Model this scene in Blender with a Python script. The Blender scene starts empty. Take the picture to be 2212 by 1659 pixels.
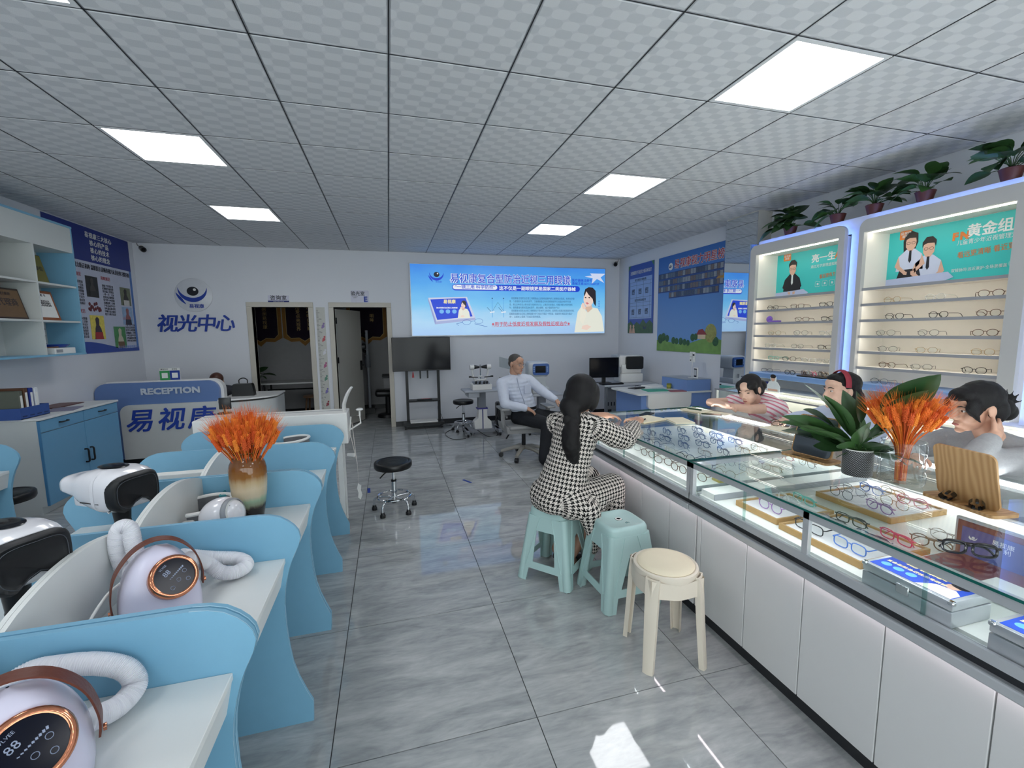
import bpy, bmesh, math, random
from mathutils import Matrix, Vector, Euler
import numpy as np
sc = bpy.context.scene
C = sc.collection
PI = math.pi
rnd = random.Random(7)
# ------------------------------------------------------------------ camera
CAM_H = 1.58
YAW, PITCH, ROLL, FPX = .268804, -.116508, -.0121981, 957.789
def cam_axes():
    cy, sy, cp, sp = math.cos(YAW), math.sin(YAW), math.cos(PITCH), math.sin(PITCH)
    fw = Vector((sy*cp, cy*cp, sp)); rt = Vector((cy, -sy, 0)); up = rt.cross(fw)
    cr, sr = math.cos(ROLL), math.sin(ROLL)
    return cr*rt + sr*up, -sr*rt + cr*up, fw
_rt, _up, _fw = cam_axes()
cd = bpy.data.cameras.new('camera'); cam = bpy.data.objects.new('camera', cd); C.objects.link(cam)
cd.sensor_fit = 'HORIZONTAL'; cd.sensor_width = 36.0; cd.lens = FPX/2212*36.0; cd.clip_start = .02; cd.clip_end = 200
cam.matrix_world = Matrix(((_rt.x, _up.x, -_fw.x, 0), (_rt.y, _up.y, -_fw.y, 0), (_rt.z, _up.z, -_fw.z, CAM_H), (0, 0, 0, 1)))
sc.camera = cam
# ------------------------------------------------------------------ light
vs = sc.view_settings
vs.view_transform = 'Standard'; vs.look = 'None'; vs.gamma = 1; vs.exposure = 0.22; vs.use_curve_mapping = False
w = bpy.data.worlds.new('daylight'); sc.world = w; w.use_nodes = True
bg = w.node_tree.nodes['Background']; bg.inputs[0].default_value = (.95, .97, 1.0, 1); bg.inputs[1].default_value = 3.2
sc.cycles.transparent_max_bounces = 32
PANEL_E = 8.0        # radiance of the ceiling light panels
LED_E = 7.0
# ------------------------------------------------------------------ materials
def lin(c):
    return tuple((v/255/12.92 if v/255 <= .04045 else ((v/255+.055)/1.055)**2.4) for v in c)
MATS = {}
def mat(name, rgb, rough=.5, metal=0, var=.06, scale=18, bump=.0, bscale=120, spec=.5, coat=0, alpha=1, trans=0):
    if name in MATS: return MATS[name]
    m = bpy.data.materials.new(name); m.use_nodes = True; MATS[name] = m
    nt = m.node_tree; N = nt.nodes; L = nt.links; b = N['Principled BSDF']
    c = lin(rgb)
    b.inputs['Roughness'].default_value = rough; b.inputs['Metallic'].default_value = metal
    b.inputs['Specular IOR Level'].default_value = spec; b.inputs['Coat Weight'].default_value = coat
    b.inputs['Alpha'].default_value = alpha; b.inputs['Transmission Weight'].default_value = trans
    tc = N.new('ShaderNodeTexCoord')
    nz = N.new('ShaderNodeTexNoise'); nz.inputs['Scale'].default_value = scale; nz.inputs['Detail'].default_value = 3
    L.new(tc.outputs['Object'], nz.inputs['Vector'])
    mx = N.new('ShaderNodeMix'); mx.data_type = 'RGBA'
    mx.inputs[6].default_value = tuple(max(0, v*(1-var)) for v in c)+(1,); mx.inputs[7].default_value = tuple(min(1, v*(1+var)) for v in c)+(1,)
    L.new(nz.outputs['Fac'], mx.inputs[0]); L.new(mx.outputs[2], b.inputs['Base Color'])
    if bump:
        n2 = N.new('ShaderNodeTexNoise'); n2.inputs['Scale'].default_value = bscale; L.new(tc.outputs['Object'], n2.inputs['Vector'])
        bp = N.new('ShaderNodeBump'); bp.inputs['Strength'].default_value = bump; bp.inputs['Distance'].default_value = .01
        L.new(n2.outputs['Fac'], bp.inputs['Height']); L.new(bp.outputs['Normal'], b.inputs['Normal'])
    return m
def emi(name, rgb, strength, var=.0):
    if name in MATS: return MATS[name]
    m = bpy.data.materials.new(name); m.use_nodes = True; MATS[name] = m
    b = m.node_tree.nodes['Principled BSDF']; c = lin(rgb)
    b.inputs['Base Color'].default_value = (.02, .02, .02, 1); b.inputs['Roughness'].default_value = .4
    b.inputs['Emission Color'].default_value = c+(1,); b.inputs['Emission Strength'].default_value = strength
    return m
def glassmat(name, tint=(1, 1, 1), rough=.0, ior=1.45, refl=1.0):
    if name in MATS: return MATS[name]
    m = bpy.data.materials.new(name); m.use_nodes = True; MATS[name] = m
    nt = m.node_tree; N = nt.nodes; L = nt.links
    for n in list(N):
        if n.type != 'OUTPUT_MATERIAL': N.remove(n)
    o = [n for n in N][0]
    t = N.new('ShaderNodeBsdfTransparent'); t.inputs[0].default_value = tint+(1,)
    g = N.new('ShaderNodeBsdfGlossy'); g.inputs['Roughness'].default_value = rough
    f = N.new('ShaderNodeFresnel'); ge = N.new('ShaderNodeNewGeometry')      # same reflectance on entering and leaving the sheet
    ma = N.new('ShaderNodeMath'); ma.operation = 'MULTIPLY_ADD'; ma.inputs[1].default_value = 1/ior-ior; ma.inputs[2].default_value = ior
    L.new(ge.outputs['Backfacing'], ma.inputs[0]); L.new(ma.outputs[0], f.inputs[0])
    mu = N.new('ShaderNodeMath'); mu.operation = 'MULTIPLY'; mu.inputs[1].default_value = refl; L.new(f.outputs[0], mu.inputs[0])
    ms = N.new('ShaderNodeMixShader'); L.new(mu.outputs[0], ms.inputs[0]); L.new(t.outputs[0], ms.inputs[1]); L.new(g.outputs[0], ms.inputs[2])
    L.new(ms.outputs[0], o.inputs[0])
    return m
# ------------------------------------------------------------------ mesh builder
def V(*a): return Vector(a)
class M:
    def __init__(s): s.v = []; s.f = []
    def add(s, vs, fs):
        n = len(s.v); s.v += [Vector(p) for p in vs]; s.f += [tuple(i+n for i in f) for f in fs]; return s
    def box(s, x0, y0, z0, x1, y1, z1):
        return s.add([(x0,y0,z0),(x1,y0,z0),(x1,y1,z0),(x0,y1,z0),(x0,y0,z1),(x1,y0,z1),(x1,y1,z1),(x0,y1,z1)],
                     [(3,2,1,0),(4,5,6,7),(0,1,5,4),(1,2,6,5),(2,3,7,6),(3,0,4,7)])
    def rbox(s, x0, y0, z0, x1, y1, z1, r=.01, seg=2, R=None):
        bm = bmesh.new(); bmesh.ops.create_cube(bm, size=1)
        for v in bm.verts: v.co = Vector(((v.co.x+.5)*(x1-x0)+x0, (v.co.y+.5)*(y1-y0)+y0, (v.co.z+.5)*(z1-z0)+z0))
        r = min(r, .49*min(x1-x0, y1-y0, z1-z0))
        bmesh.ops.bevel(bm, geom=bm.edges[:], offset=r, segments=seg, profile=.5, affect='EDGES')
        return s.bm(bm, R)
    def bm(s, bm, R=None):
        bm.verts.index_update()
        vs = [(R @ v.co if R else v.co.copy()) for v in bm.verts]; fs = [tuple(v.index for v in f.verts) for f in bm.faces]; bm.free()
        return s.add(vs, fs)
    def tube(s, pts, r, n=10, closed=False, caps=True, sq=None):
        pts = [Vector(p) for p in pts]; k = len(pts)
        rr = r if isinstance(r, (list, tuple)) else [r]*k
        rings = []; up = None
        for i, p in enumerate(pts):
            if closed: t = pts[(i+1) % k]-pts[i-1]
            else: t = pts[min(i+1, k-1)]-pts[max(i-1, 0)]
            t.normalize()
            if up is None:
                up = Vector((0, 0, 1)) if abs(t.z) < .9 else Vector((1, 0, 0))
            up = (up - t*up.dot(t))
            if up.length < 1e-6: up = t.orthogonal()
            up.normalize(); side = t.cross(up)
            ring = []
            for j in range(n):
                a = 2*PI*j/n; ca, sa = math.cos(a), math.sin(a)
                if sq: ca *= sq[0]; sa *= sq[1]
                ring.append(p+(side*ca+up*sa)*rr[i])
            rings.append(ring)
        vs = [q for ring in rings for q in ring]; fs = []
        m = k if closed else k-1
        for i in range(m):
            for j in range(n):
                a, b = i*n+j, i*n+(j+1) % n; c, d = ((i+1) % k)*n+(j+1) % n, ((i+1) % k)*n+j
                fs.append((a, b, c, d))
        if caps and not closed: fs += [tuple(range(n-1, -1, -1)), tuple((k-1)*n+j for j in range(n))]
        return s.add(vs, fs)
    def cyl(s, p0, p1, r0, r1=None, n=16): return s.tube([p0, p1], [r0, r0 if r1 is None else r1], n)
    def lathe(s, prof, n=24, c=(0, 0, 0), cap=True, R=None):
        c = Vector(c); vs = []; fs = []; k = len(prof)
        for (r, z) in prof:
            for j in range(n):
                a = 2*PI*j/n; p = Vector((r*math.cos(a), r*math.sin(a), z)); vs.append(c+(R @ p if R else p))
        for i in range(k-1):
            for j in range(n): fs.append((i*n+j, i*n+(j+1) % n, (i+1)*n+(j+1) % n, (i+1)*n+j))
        if cap:
            if prof[0][0] > 1e-5: fs.append(tuple(range(n-1, -1, -1)))
            if prof[-1][0] > 1e-5: fs.append(tuple((k-1)*n+j for j in range(n)))
        return s.add(vs, fs)
    def prism(s, poly, ax, t0, t1):
        # poly in the two other axes (in xyz order); extruded along ax
        def mk(p, t):
            return {'x': (t, p[0], p[1]), 'y': (p[0], t, p[1]), 'z': (p[0], p[1], t)}[ax]
        n = len(poly)
        area = sum(poly[i][0]*poly[(i+1) % n][1]-poly[(i+1) % n][0]*poly[i][1] for i in range(n))
        if area < 0: poly = poly[::-1]
        if ax == 'y': poly = poly[::-1]
        vs = [mk(p, t0) for p in poly]+[mk(p, t1) for p in poly]
        fs = [tuple(range(n-1, -1, -1)), tuple(range(n, 2*n))]+[(i, (i+1) % n, (i+1) % n+n, i+n) for i in range(n)]
        return s.add(vs, fs)
    def sph(s, c, r, n=16, m=10, R=None):
        if not isinstance(r, (tuple, list)): r = (r, r, r)
        c = Vector(c); vs = []; fs = []
        for i in range(1, m):
            th = PI*i/m
            for j in range(n):
                a = 2*PI*j/n; p = Vector((r[0]*math.sin(th)*math.cos(a), r[1]*math.sin(th)*math.sin(a), r[2]*math.cos(th)))
                vs.append(c+(R @ p if R else p))
        t = Vector((0, 0, r[2])); b = -t
        vs += [c+(R @ t if R else t), c+(R @ b if R else b)]; T = len(vs)-2
        for i in range(m-2):
            for j in range(n): fs.append((i*n+j, (i+1)*n+j, (i+1)*n+(j+1) % n, i*n+(j+1) % n))
        for j in range(n):
            fs.append((T, j, (j+1) % n)); fs.append((T+1, (m-2)*n+(j+1) % n, (m-2)*n+j))
        return s.add(vs, fs)
    def grid(s, fn, nu, nv, cu=False):
        vs = [fn(u/(nu if cu else nu-1), v/(nv-1)) for u in range(nu) for v in range(nv)]; fs = []
        for u in range(nu if cu else nu-1):
            for v in range(nv-1):
                u2 = (u+1) % nu; fs.append((u*nv+v, u2*nv+v, u2*nv+v+1, u*nv+v+1))
        return s.add(vs, fs)
    def xf(s, R): s.v = [R @ p for p in s.v]; return s
    def shift(s, d): d = Vector(d); s.v = [p+d for p in s.v]; return s
    def mesh(s, name, mt, smooth=40):
        me = bpy.data.meshes.new(name); me.from_pydata([tuple(p) for p in s.v], [], s.f); me.update()
        if mt: me.materials.append(mt)
        if smooth:
            me.polygons.foreach_set('use_smooth', [True]*len(me.polygons)); me.set_sharp_from_angle(angle=math.radians(smooth))
        return me
def link(name, me, parent=None, loc=None, rot=None):
    o = bpy.data.objects.new(name, me); C.objects.link(o)
    if parent is not None: o.parent = parent
    if loc is not None: o.location = loc
    if rot is not None: o.rotation_euler = rot
    return o
def ob(name, b, mt, parent=None, smooth=40, loc=None, rot=None, label=None):
    o = link(name, b.mesh(name, mt, smooth), parent, loc, rot)
    if label: o['label'] = label
    return o
def tag(o, label, cat, group=None):
    o['label'] = label; o['category'] = cat
    if group: o['group'] = group
    return o
def thing(name, label, cat, loc=(0, 0, 0), rz=0, group=None):
    o = bpy.data.objects.new(name, None); C.objects.link(o); o.location = loc; o.rotation_euler = (0, 0, rz); o.empty_display_size = .05
    return tag(o, label, cat, group)
def struct(o): o['kind'] = 'structure'; return o
def dup(root, loc, rz=None, label=None, group=None, rot=None):
    def cp(o, par):
        c = o.copy(); C.objects.link(c); c.parent = par
        for ch in list(o.children): cp(ch, c)
        return c
    r = cp(root, None); r.location = loc
    if rz is not None: r.rotation_euler = (0, 0, rz)
    if rot is not None: r.rotation_euler = rot
    if label: r['label'] = label
    if group: r['group'] = group
    return r
def cr(pts, n=6, closed=False):
    P = [Vector(p) for p in pts]; out = []; k = len(P)
    rng = range(k if closed else k-1)
    for i in rng:
        p0 = P[i-1] if (i > 0 or closed) else P[0]; p1 = P[i]; p2 = P[(i+1) % k]; p3 = P[(i+2) % k] if (closed or i+2 < k) else P[-1]
        for j in range(n):
            t = j/n
            out.append(.5*((2*p1)+(p2-p0)*t+(2*p0-5*p1+4*p2-p3)*t*t+(3*p1-p0-3*p2+p3)*t**3))
    if not closed: out.append(P[-1])
    return out
def rrect(x0, y0, x1, y1, r, seg=6, which=(1, 1, 1, 1)):
    out = []
    for (cx, cy, a0, on) in ((x0+r, y0+r, PI, which[0]), (x1-r, y0+r, 1.5*PI, which[1]), (x1-r, y1-r, 0, which[2]), (x0+r, y1-r, .5*PI, which[3])):
        if on:
            for i in range(seg+1):
                a = a0+.5*PI*i/seg; out.append((cx+r*math.cos(a), cy+r*math.sin(a)))
        else: out.append((cx+(-r if cx < (x0+x1)/2 else r), cy+(-r if cy < (y0+y1)/2 else r)))
    return out
FACE = {'B': (PI/2, 0, 0), 'L': (PI/2, 0, PI/2), 'R': (PI/2, 0, -PI/2), 'T': (0, 0, 0), 'F': (PI/2, 0, PI)}
def txt(parent, s, size, mt, loc, face='B', bold=0, ext=.0006, align='CENTER', shear=0, sx=1, space=1, name='lettering', width=None, rot=None, line=1):
    c = bpy.data.curves.new(name, 'FONT'); c.body = s; c.size = size; c.extrude = ext; c.align_x = align; c.align_y = 'CENTER'
    c.shear = shear; c.resolution_u = 2; c.space_character = space; c.space_line = line
    t = bpy.data.objects.new(name, c); C.objects.link(t)
    bpy.context.view_layer.update()
    me = bpy.data.meshes.new_from_object(t.evaluated_get(bpy.context.evaluated_depsgraph_get()))
    bpy.data.objects.remove(t); bpy.data.curves.remove(c)
    me.materials.clear(); me.materials.append(mt)
    if bold:       # thicken the strokes with shifted copies of the glyphs
        vs = [v.co.copy() for v in me.vertices]; fs = [tuple(p.vertices) for p in me.polygons]; n = len(vs); V2 = []; F2 = []
        for k, (dx, dy) in enumerate(((bold, bold), (-bold, bold), (bold, -bold), (-bold, -bold))):
            V2 += [(v.x+dx, v.y+dy, v.z+k*.00035) for v in vs]; F2 += [tuple(i+k*n for i in f) for f in fs]
        me = bpy.data.meshes.new(name); me.from_pydata(V2, [], F2); me.materials.append(mt)
    if width and len(me.vertices):
        xs = [v.co.x for v in me.vertices]; k = width/(max(xs)-min(xs)); sx = k
    if sx != 1:
        for v in me.vertices: v.co.x *= sx
    return link(name, me, parent, loc, rot or FACE[face])
# basic palette
WHITE = mat('white_laminate', (226, 228, 226), .35, var=.015)
OFFW = mat('warm_white_plastic', (232, 231, 228), .3, var=.015)
BLUE = mat('sky_blue_laminate', (124, 177, 206), .42, var=.03, bump=.02, bscale=400)
BLUE2 = mat('cornflower_laminate', (112, 146, 196), .4, var=.02)
BLACK = mat('black_plastic', (18, 19, 22), .35, var=.1)
BLACKM = mat('black_metal', (24, 25, 28), .4, metal=.2)
LEATHER = mat('black_leatherette', (16, 16, 18), .32, bump=.12, bscale=300)
CHROME = mat('chrome', (215, 217, 220), .08, metal=1, var=.02)
ALU = mat('brushed_aluminium', (198, 200, 204), .38, metal=.45, var=.03)
GREYP = mat('grey_plastic', (150, 154, 160), .4, var=.03)
SCREEN = mat('dark_screen', (12, 14, 22), .12, var=.02, spec=.22)
GLASS = glassmat('clear_glass', (.95, .985, .975))
GREEN_EDGE = mat('green_glass_edge', (20, 92, 84), .15, var=.1)
MIRROR = mat('mirror_glass', (226, 230, 234), .01, metal=1, var=0)
PAPER = mat('white_paper', (236, 236, 232), .7, var=.01)
INK = mat('dark_ink', (38, 40, 52), .6)
# ================================================================== the room
XL, XR, YB, YF, ZC = -3.46, 4.25, 7.70, -2.6, 2.907
WALLM = mat('painted_wall', (222, 224, 230), .85, var=.012, scale=3, bump=.03, bscale=250)
BASEM = mat('dark_baseboard', (30, 31, 36), .35)
def node_mat(name, rough=.5, spec=.5):
    m = bpy.data.materials.new(name); m.use_nodes = True; MATS[name] = m
    b = m.node_tree.nodes['Principled BSDF']; b.inputs['Roughness'].default_value = rough; b.inputs['Specular IOR Level'].default_value = spec
    nt = m.node_tree
    def N(t, **k):
        n = nt.nodes.new(t)
        for a, v in k.items(): setattr(n, a, v)
        return n
    def Ma(op, a, b2=None, c=None):
        n = N('ShaderNodeMath', operation=op)
        for i, x in enumerate((a, b2, c)):
            if x is None: continue
            if hasattr(x, 'links') or hasattr(x, 'is_linked'): nt.links.new(x, n.inputs[i])
            else: n.inputs[i].default_value = x
        return n.outputs[0]
    def Mix(f, a, b2):
        n = N('ShaderNodeMix', data_type='RGBA')
        for i, x in ((0, f), (6, a), (7, b2)):
            if hasattr(x, 'is_linked'): nt.links.new(x, n.inputs[i])
            elif isinstance(x, (int, float)): n.inputs[i].default_value = x
            else: n.inputs[i].default_value = lin(x)+(1,)
        return n.outputs[2]
    return m, b, nt, N, Ma, Mix
# ceiling tile: rows of pale and dark ovals pressed in the board
def tile_mat():
    m, b, nt, N, Ma, Mix = node_mat('ceiling_board', .85, .2)
    tc = N('ShaderNodeTexCoord'); sp = N('ShaderNodeSeparateXYZ'); nt.links.new(tc.outputs['Object'], sp.inputs[0])
    u = Ma('MULTIPLY', Ma('ADD', sp.outputs[0], 5.0), 1/.078); v = Ma('MULTIPLY', Ma('ADD', sp.outputs[1], 5.0), 1/.058)
    row = Ma('FLOOR', v); u2 = Ma('ADD', u, Ma('MULTIPLY', row, .12)); ce = Ma('FLOOR', u2)
    par = Ma('MODULO', Ma('ADD', ce, row), 2.0)
    fx = Ma('ABSOLUTE', Ma('SUBTRACT', Ma('FRACT', u2), .5)); fy = Ma('ABSOLUTE', Ma('SUBTRACT', Ma('FRACT', v), .5))
    d = Ma('ADD', Ma('POWER', Ma('MULTIPLY', fx, 2.0), 3.0), Ma('POWER', Ma('MULTIPLY', fy, 2.0), 3.0))
    k = Ma('LESS_THAN', d, .95)
    nz = N('ShaderNodeTexNoise'); nz.inputs['Scale'].default_value = 220; nt.links.new(tc.outputs['Object'], nz.inputs['Vector'])
    oval = Mix(par, (222, 223, 225), (206, 208, 211)); col = Mix(k, (214, 215, 218), oval)
    col2 = Mix(Ma('MULTIPLY', nz.outputs[0], .10), col, (170, 172, 176)); nt.links.new(col2, b.inputs['Base Color'])
    bp = N('ShaderNodeBump'); bp.inputs['Strength'].default_value = .15; bp.inputs['Distance'].default_value = .004; nt.links.new(nz.outputs[0], bp.inputs['Height']); nt.links.new(bp.outputs[0], b.inputs['Normal'])
    return m
TILEM = tile_mat()
ceil = struct(ob('ceiling', M().box(XL-.1, YF-.1, ZC+.014, XR+.1, YB+.1, ZC+.1), mat('ceiling_void', (90, 92, 96), .9), smooth=0))
gx = [.058+.6*c for c in range(-6, 8)]; gy = [2.362+.6*r for r in range(-8, 10)]
LIGHT_CELLS = {(c, r) for c in (-3, 3) for r in (-7, -4, -1, 2, 5)}
TILE_CACHE = {}
def ctile(x0, y0, x1, y1):
    key = (round(x1-x0, 3), round(y1-y0, 3))
    if key not in TILE_CACHE:
        a, c = key[0]/2, key[1]/2
        b = M(); e = .004
        b.add([(-a, -c, .012), (a, -c, .012), (a, c, .012), (-a, c, .012), (-a, -c, .004), (a, -c, .004), (a, c, .004), (-a, c, .004),
               (-a+e, -c+e, 0), (a-e, -c+e, 0), (a-e, c-e, 0), (-a+e, c-e, 0)],
              [(0, 1, 2, 3), (1, 0, 4, 5), (2, 1, 5, 6), (3, 2, 6, 7), (0, 3, 7, 4), (5, 4, 8, 9), (6, 5, 9, 10), (7, 6, 10, 11), (4, 7, 11, 8), (11, 10, 9, 8)])
        TILE_CACHE[key] = b.mesh('ceiling_tile', TILEM, 0)
    return link('ceiling_tile', TILE_CACHE[key], ceil, ((x0+x1)/2, (y0+y1)/2, ZC))
for i in range(len(gx)-1):
    for j in range(len(gy)-1):
        c, r = i-6, j-8
        if (c, r) in LIGHT_CELLS: continue
        x0, x1 = max(gx[i], XL)+.006, min(gx[i+1], XR)-.006; y0, y1 = max(gy[j], YF)+.006, min(gy[j+1], YB)-.006
        if x1-x0 > .03 and y1-y0 > .03: ctile(x0, y0, x1, y1)
GRIDM = mat('ceiling_grid_bar', (176, 178, 184), .5, metal=.3); SLOT = mat('ceiling_grid_slot', (26, 27, 30), .7)
for x in gx[1:-1]:
    g = ob('grid_bar', M().box(x-.006, YF, ZC+.002, x+.006, YB, ZC+.013), GRIDM, ceil, 0); ob('slot', M().box(x-.003, YF, ZC+.0005, x+.002, YB, ZC+.003), SLOT, g, 0)
for y in gy[:-1]:
    if YF < y < YB:
        g = ob('grid_bar', M().box(XL, y-.006, ZC+.002, XR, y+.006, ZC+.013), GRIDM, ceil, 0); ob('slot', M().box(XL, y-.002, ZC+.001, XR, y+.002, ZC+.003), SLOT, g, 0)
PANEL = emi('lit_diffuser', (250, 252, 255), PANEL_E)
LN = {(-3, 5): 'far left, nearest the wall logo', (-3, 2): 'above the blue desks on the left', (-3, -1): 'cut by the top left frame corner', (3, -1): 'largest and nearest, above the glass counter', (3, 2): 'right of centre, middle one of its row', (3, 5): 'far right, nearest the backlit sign'}
for (c, r) in sorted(LIGHT_CELLS):
    x, y = .058+.6*c+.3, 2.362+.6*r+.3
    t = thing('ceiling_light', 'square white LED panel light '+LN.get((c, r), 'out of frame, above the shop window, %s row %s' % ('left' if c < 0 else 'right', 'nearest' if r == -4 else 'farthest')), 'ceiling light', (x, y, ZC), group='LED panels in the ceiling')
    fr = M()
    for a in ((-.294, -.294, .294, -.272), (-.294, .272, .294, .294), (-.294, -.272, -.272, .272), (.272, -.272, .294, .272)): fr.box(a[0], a[1], -.001, a[2], a[3], .012)
    ob('light_frame', fr, mat('white_light_frame', (225, 226, 228), .4), t, 0); ob('diffuser', M().box(-.272, -.272, .001, .272, .272, .010), PANEL, t, 0)
# ---- floor
def floor_mat():
    m, b, nt, N, Ma, Mix = node_mat('polished_grey_stone', .035, .75)
    tc = N('ShaderNodeTexCoord'); oi = N('ShaderNodeObjectInfo')
    mp = N('ShaderNodeMapping'); mp.inputs['Rotation'].default_value = (0, 0, .28); mp.inputs['Scale'].default_value = (1.1, 4.2, 1)
    ad = N('ShaderNodeVectorMath', operation='ADD'); nt.links.new(tc.outputs['Object'], ad.inputs[0])
    cb = N('ShaderNodeCombineXYZ'); nt.links.new(Ma('MULTIPLY', oi.outputs['Random'], 40.0), cb.inputs[0]); nt.links.new(Ma('MULTIPLY', oi.outputs['Random'], 71.0), cb.inputs[1]); nt.links.new(cb.outputs[0], ad.inputs[1])
    nt.links.new(ad.outputs[0], mp.inputs[0])
    n1 = N('ShaderNodeTexNoise'); n1.inputs['Scale'].default_value = 2.6; n1.inputs['Detail'].default_value = 8; n1.inputs['Roughness'].default_value = .62; n1.inputs['Distortion'].default_value = .9; nt.links.new(mp.outputs[0], n1.inputs['Vector'])
    n2 = N('ShaderNodeTexNoise'); n2.inputs['Scale'].default_value = 14; n2.inputs['Detail'].default_value = 5; nt.links.new(mp.outputs[0], n2.inputs['Vector'])
    rp = N('ShaderNodeValToRGB'); rp.color_ramp.elements[0].position = .34; rp.color_ramp.elements[0].color = lin((146, 150, 152))+(1,); rp.color_ramp.elements[1].position = .66; rp.color_ramp.elements[1].color = lin((192, 194, 194))+(1,)
    nt.links.new(Ma('ADD', Ma('MULTIPLY', n1.outputs[0], .75), Ma('MULTIPLY', n2.outputs[0], .25)), rp.inputs[0]); nt.links.new(rp.outputs[0], b.inputs['Base Color'])
    return m
FLM = floor_mat()
floor = struct(ob('floor', M().box(XL-.1, YF-.1, -.08, XR+.1, YB+.12, -.004), mat('floor_grout', (70, 72, 74), .8), smooth=0))
fx = [.524+.8*k for k in range(-5, 6)]; fy = [2.375+.8*k for k in range(-7, 8)]; FC = {}
for i in range(len(fx)-1):
    for j in range(len(fy)-1):
        x0, x1, y0, y1 = max(fx[i], XL)+.0018, min(fx[i+1], XR)-.0018, max(fy[j], YF)+.0018, min(fy[j+1], YB)-.0018
        if x1-x0 < .02 or y1-y0 < .02: continue
        key = (round(x1-x0, 3), round(y1-y0, 3))
        if key not in FC: FC[key] = M().box(-key[0]/2, -key[1]/2, -.01, key[0]/2, key[1]/2, 0).mesh('floor_tile', FLM, 0)
        link('floor_tile', FC[key], floor, ((x0+x1)/2, (y0+y1)/2, 0))
# ---- walls
D1, D2, DH = (-2.0, -1.205), (-.83, -.015), 2.01
wb = M(); T = .14
for a, b_ in ((XL-.14, D1[0]), (D1[1], D2[0]), (D2[1], XR+.14)): wb.box(a, YB, -.02, b_, YB+T, ZC+.05)
for d in (D1, D2): wb.box(d[0], YB, DH, d[1], YB+T, ZC+.05)
struct(ob('wall_back', wb, WALLM, smooth=0))
struct(ob('wall_left', M().box(XL-.14, YF-.1, -.02, XL, YB, ZC+.05), WALLM, smooth=0))
struct(ob('wall_right', M().box(XR, YF-.1, -.02, XR+.14, YB, ZC+.05), WALLM, smooth=0))
col = struct(ob('wall_column', M().box(4.06, 4.23, 0, XR, 4.72, ZC), mat('column_paint', (205, 203, 196), .8), smooth=0))
# shop front behind the viewer
wf = M().box(XL, YF-.14, 2.55, XR, YF, ZC+.05).box(XL, YF-.14, -.02, XR, YF, .12)
for x in (-3.46, -1.55, .38, 2.3, 4.17): wf.box(x, YF-.1, .12, x+.08, YF-.02, 2.55)
struct(ob('wall_front', wf, mat('grey_window_frame', (90, 92, 96), .5), smooth=0))
for k, (a, b_) in enumerate(((-3.38, -1.55), (-1.47, .38), (.46, 2.3), (2.38, 4.17))):
    struct(ob('window_%d' % (k+1), M().box(a, YF-.065, .12, b_, YF-.055, 2.55), GLASS, smooth=0))
# baseboards
for n, bb in (('back', [(XL, YB-.012, 0, D1[0]-.07, YB, .085), (D1[1]+.07, YB-.012, 0, D2[0]-.07, YB, .085), (D2[1]+.07, YB-.012, 0, XR, YB, .085)]),
              ('left', [(XL, YF, 0, XL+.012, YB-.012, .085)]), ('right', [(XR-.012, YF, 0, XR, 4.23, .085), (XR-.012, 4.72, 0, XR, YB-.012, .085)])):
    b = M()
    for q in bb: b.box(*q)
    struct(ob('baseboard_'+n, b, BASEM, smooth=0))
# door trims
FRM = mat('beige_door_casing', (196, 190, 178), .45, var=.02)
for k, d in enumerate((D1, D2)):
    b = M()
    for (x0, x1) in ((d[0]-.075, d[0]), (d[1], d[1]+.075)): b.rbox(x0, YB-.02, 0, x1, YB+T+.02, DH, .004, 1)
    b.rbox(d[0]-.075, YB-.02, DH, d[1]+.075, YB+T+.02, DH+.075, .004, 1)
    struct(ob('trim_%d' % (k+1), b, FRM, smooth=0))
# rooms behind the doors
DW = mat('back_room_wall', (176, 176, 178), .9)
struct(ob('wall_rear', M().box(XL-.14, 9.75, 0, 1.9, 9.85, 2.9), DW, smooth=0))
struct(ob('wall_middle', M().box(-1.06, YB+T, 0, -.98, 9.75, 2.9), DW, smooth=0))
struct(ob('wall_rear_side', M().box(1.8, YB+T, 0, 1.9, 9.75, 2.9).box(XL-.14, YB+T, 0, XL, 9.75, 2.9), DW, smooth=0))
struct(ob('ceiling', M().box(XL-.14, YB+T, 2.6, 1.9, 9.85, 2.65), DW, smooth=0))
struct(ob('floor', M().box(XL-.14, YB-.0, -.05, 1.9, 9.85, -.0008), FLM, smooth=0))
struct(ob('baseboard_rear', M().box(XL, 9.735, 0, 1.8, 9.75, .09), BASEM, smooth=0))
dl = bpy.data.objects.new('door_2', None); C.objects.link(dl); struct(dl); dl.location = (D2[0]+.01, YB+T, 0); dl.rotation_euler = (0, 0, PI/2-.447)
DOORM = mat('door_leaf_paint', (186, 184, 178), .45, var=.01)
ob('door_leaf', M().rbox(0, 0, .008, .79, .04, 1.99, .003, 1), DOORM, dl, 0)
hb = M().box(.70, -.012, .93, .76, 0, 1.10); hb.tube([(.73, -.03, 1.02), (.73, -.05, 1.02), (.62, -.05, 1.02)], .008)
ob('door_handle', hb, BLACKM, dl)
for z in (.25, 1.1, 1.75): ob('hinge', M().box(-.01, -.004, z, .025, .0, z+.1), BLACKM, dl, 0)
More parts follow.
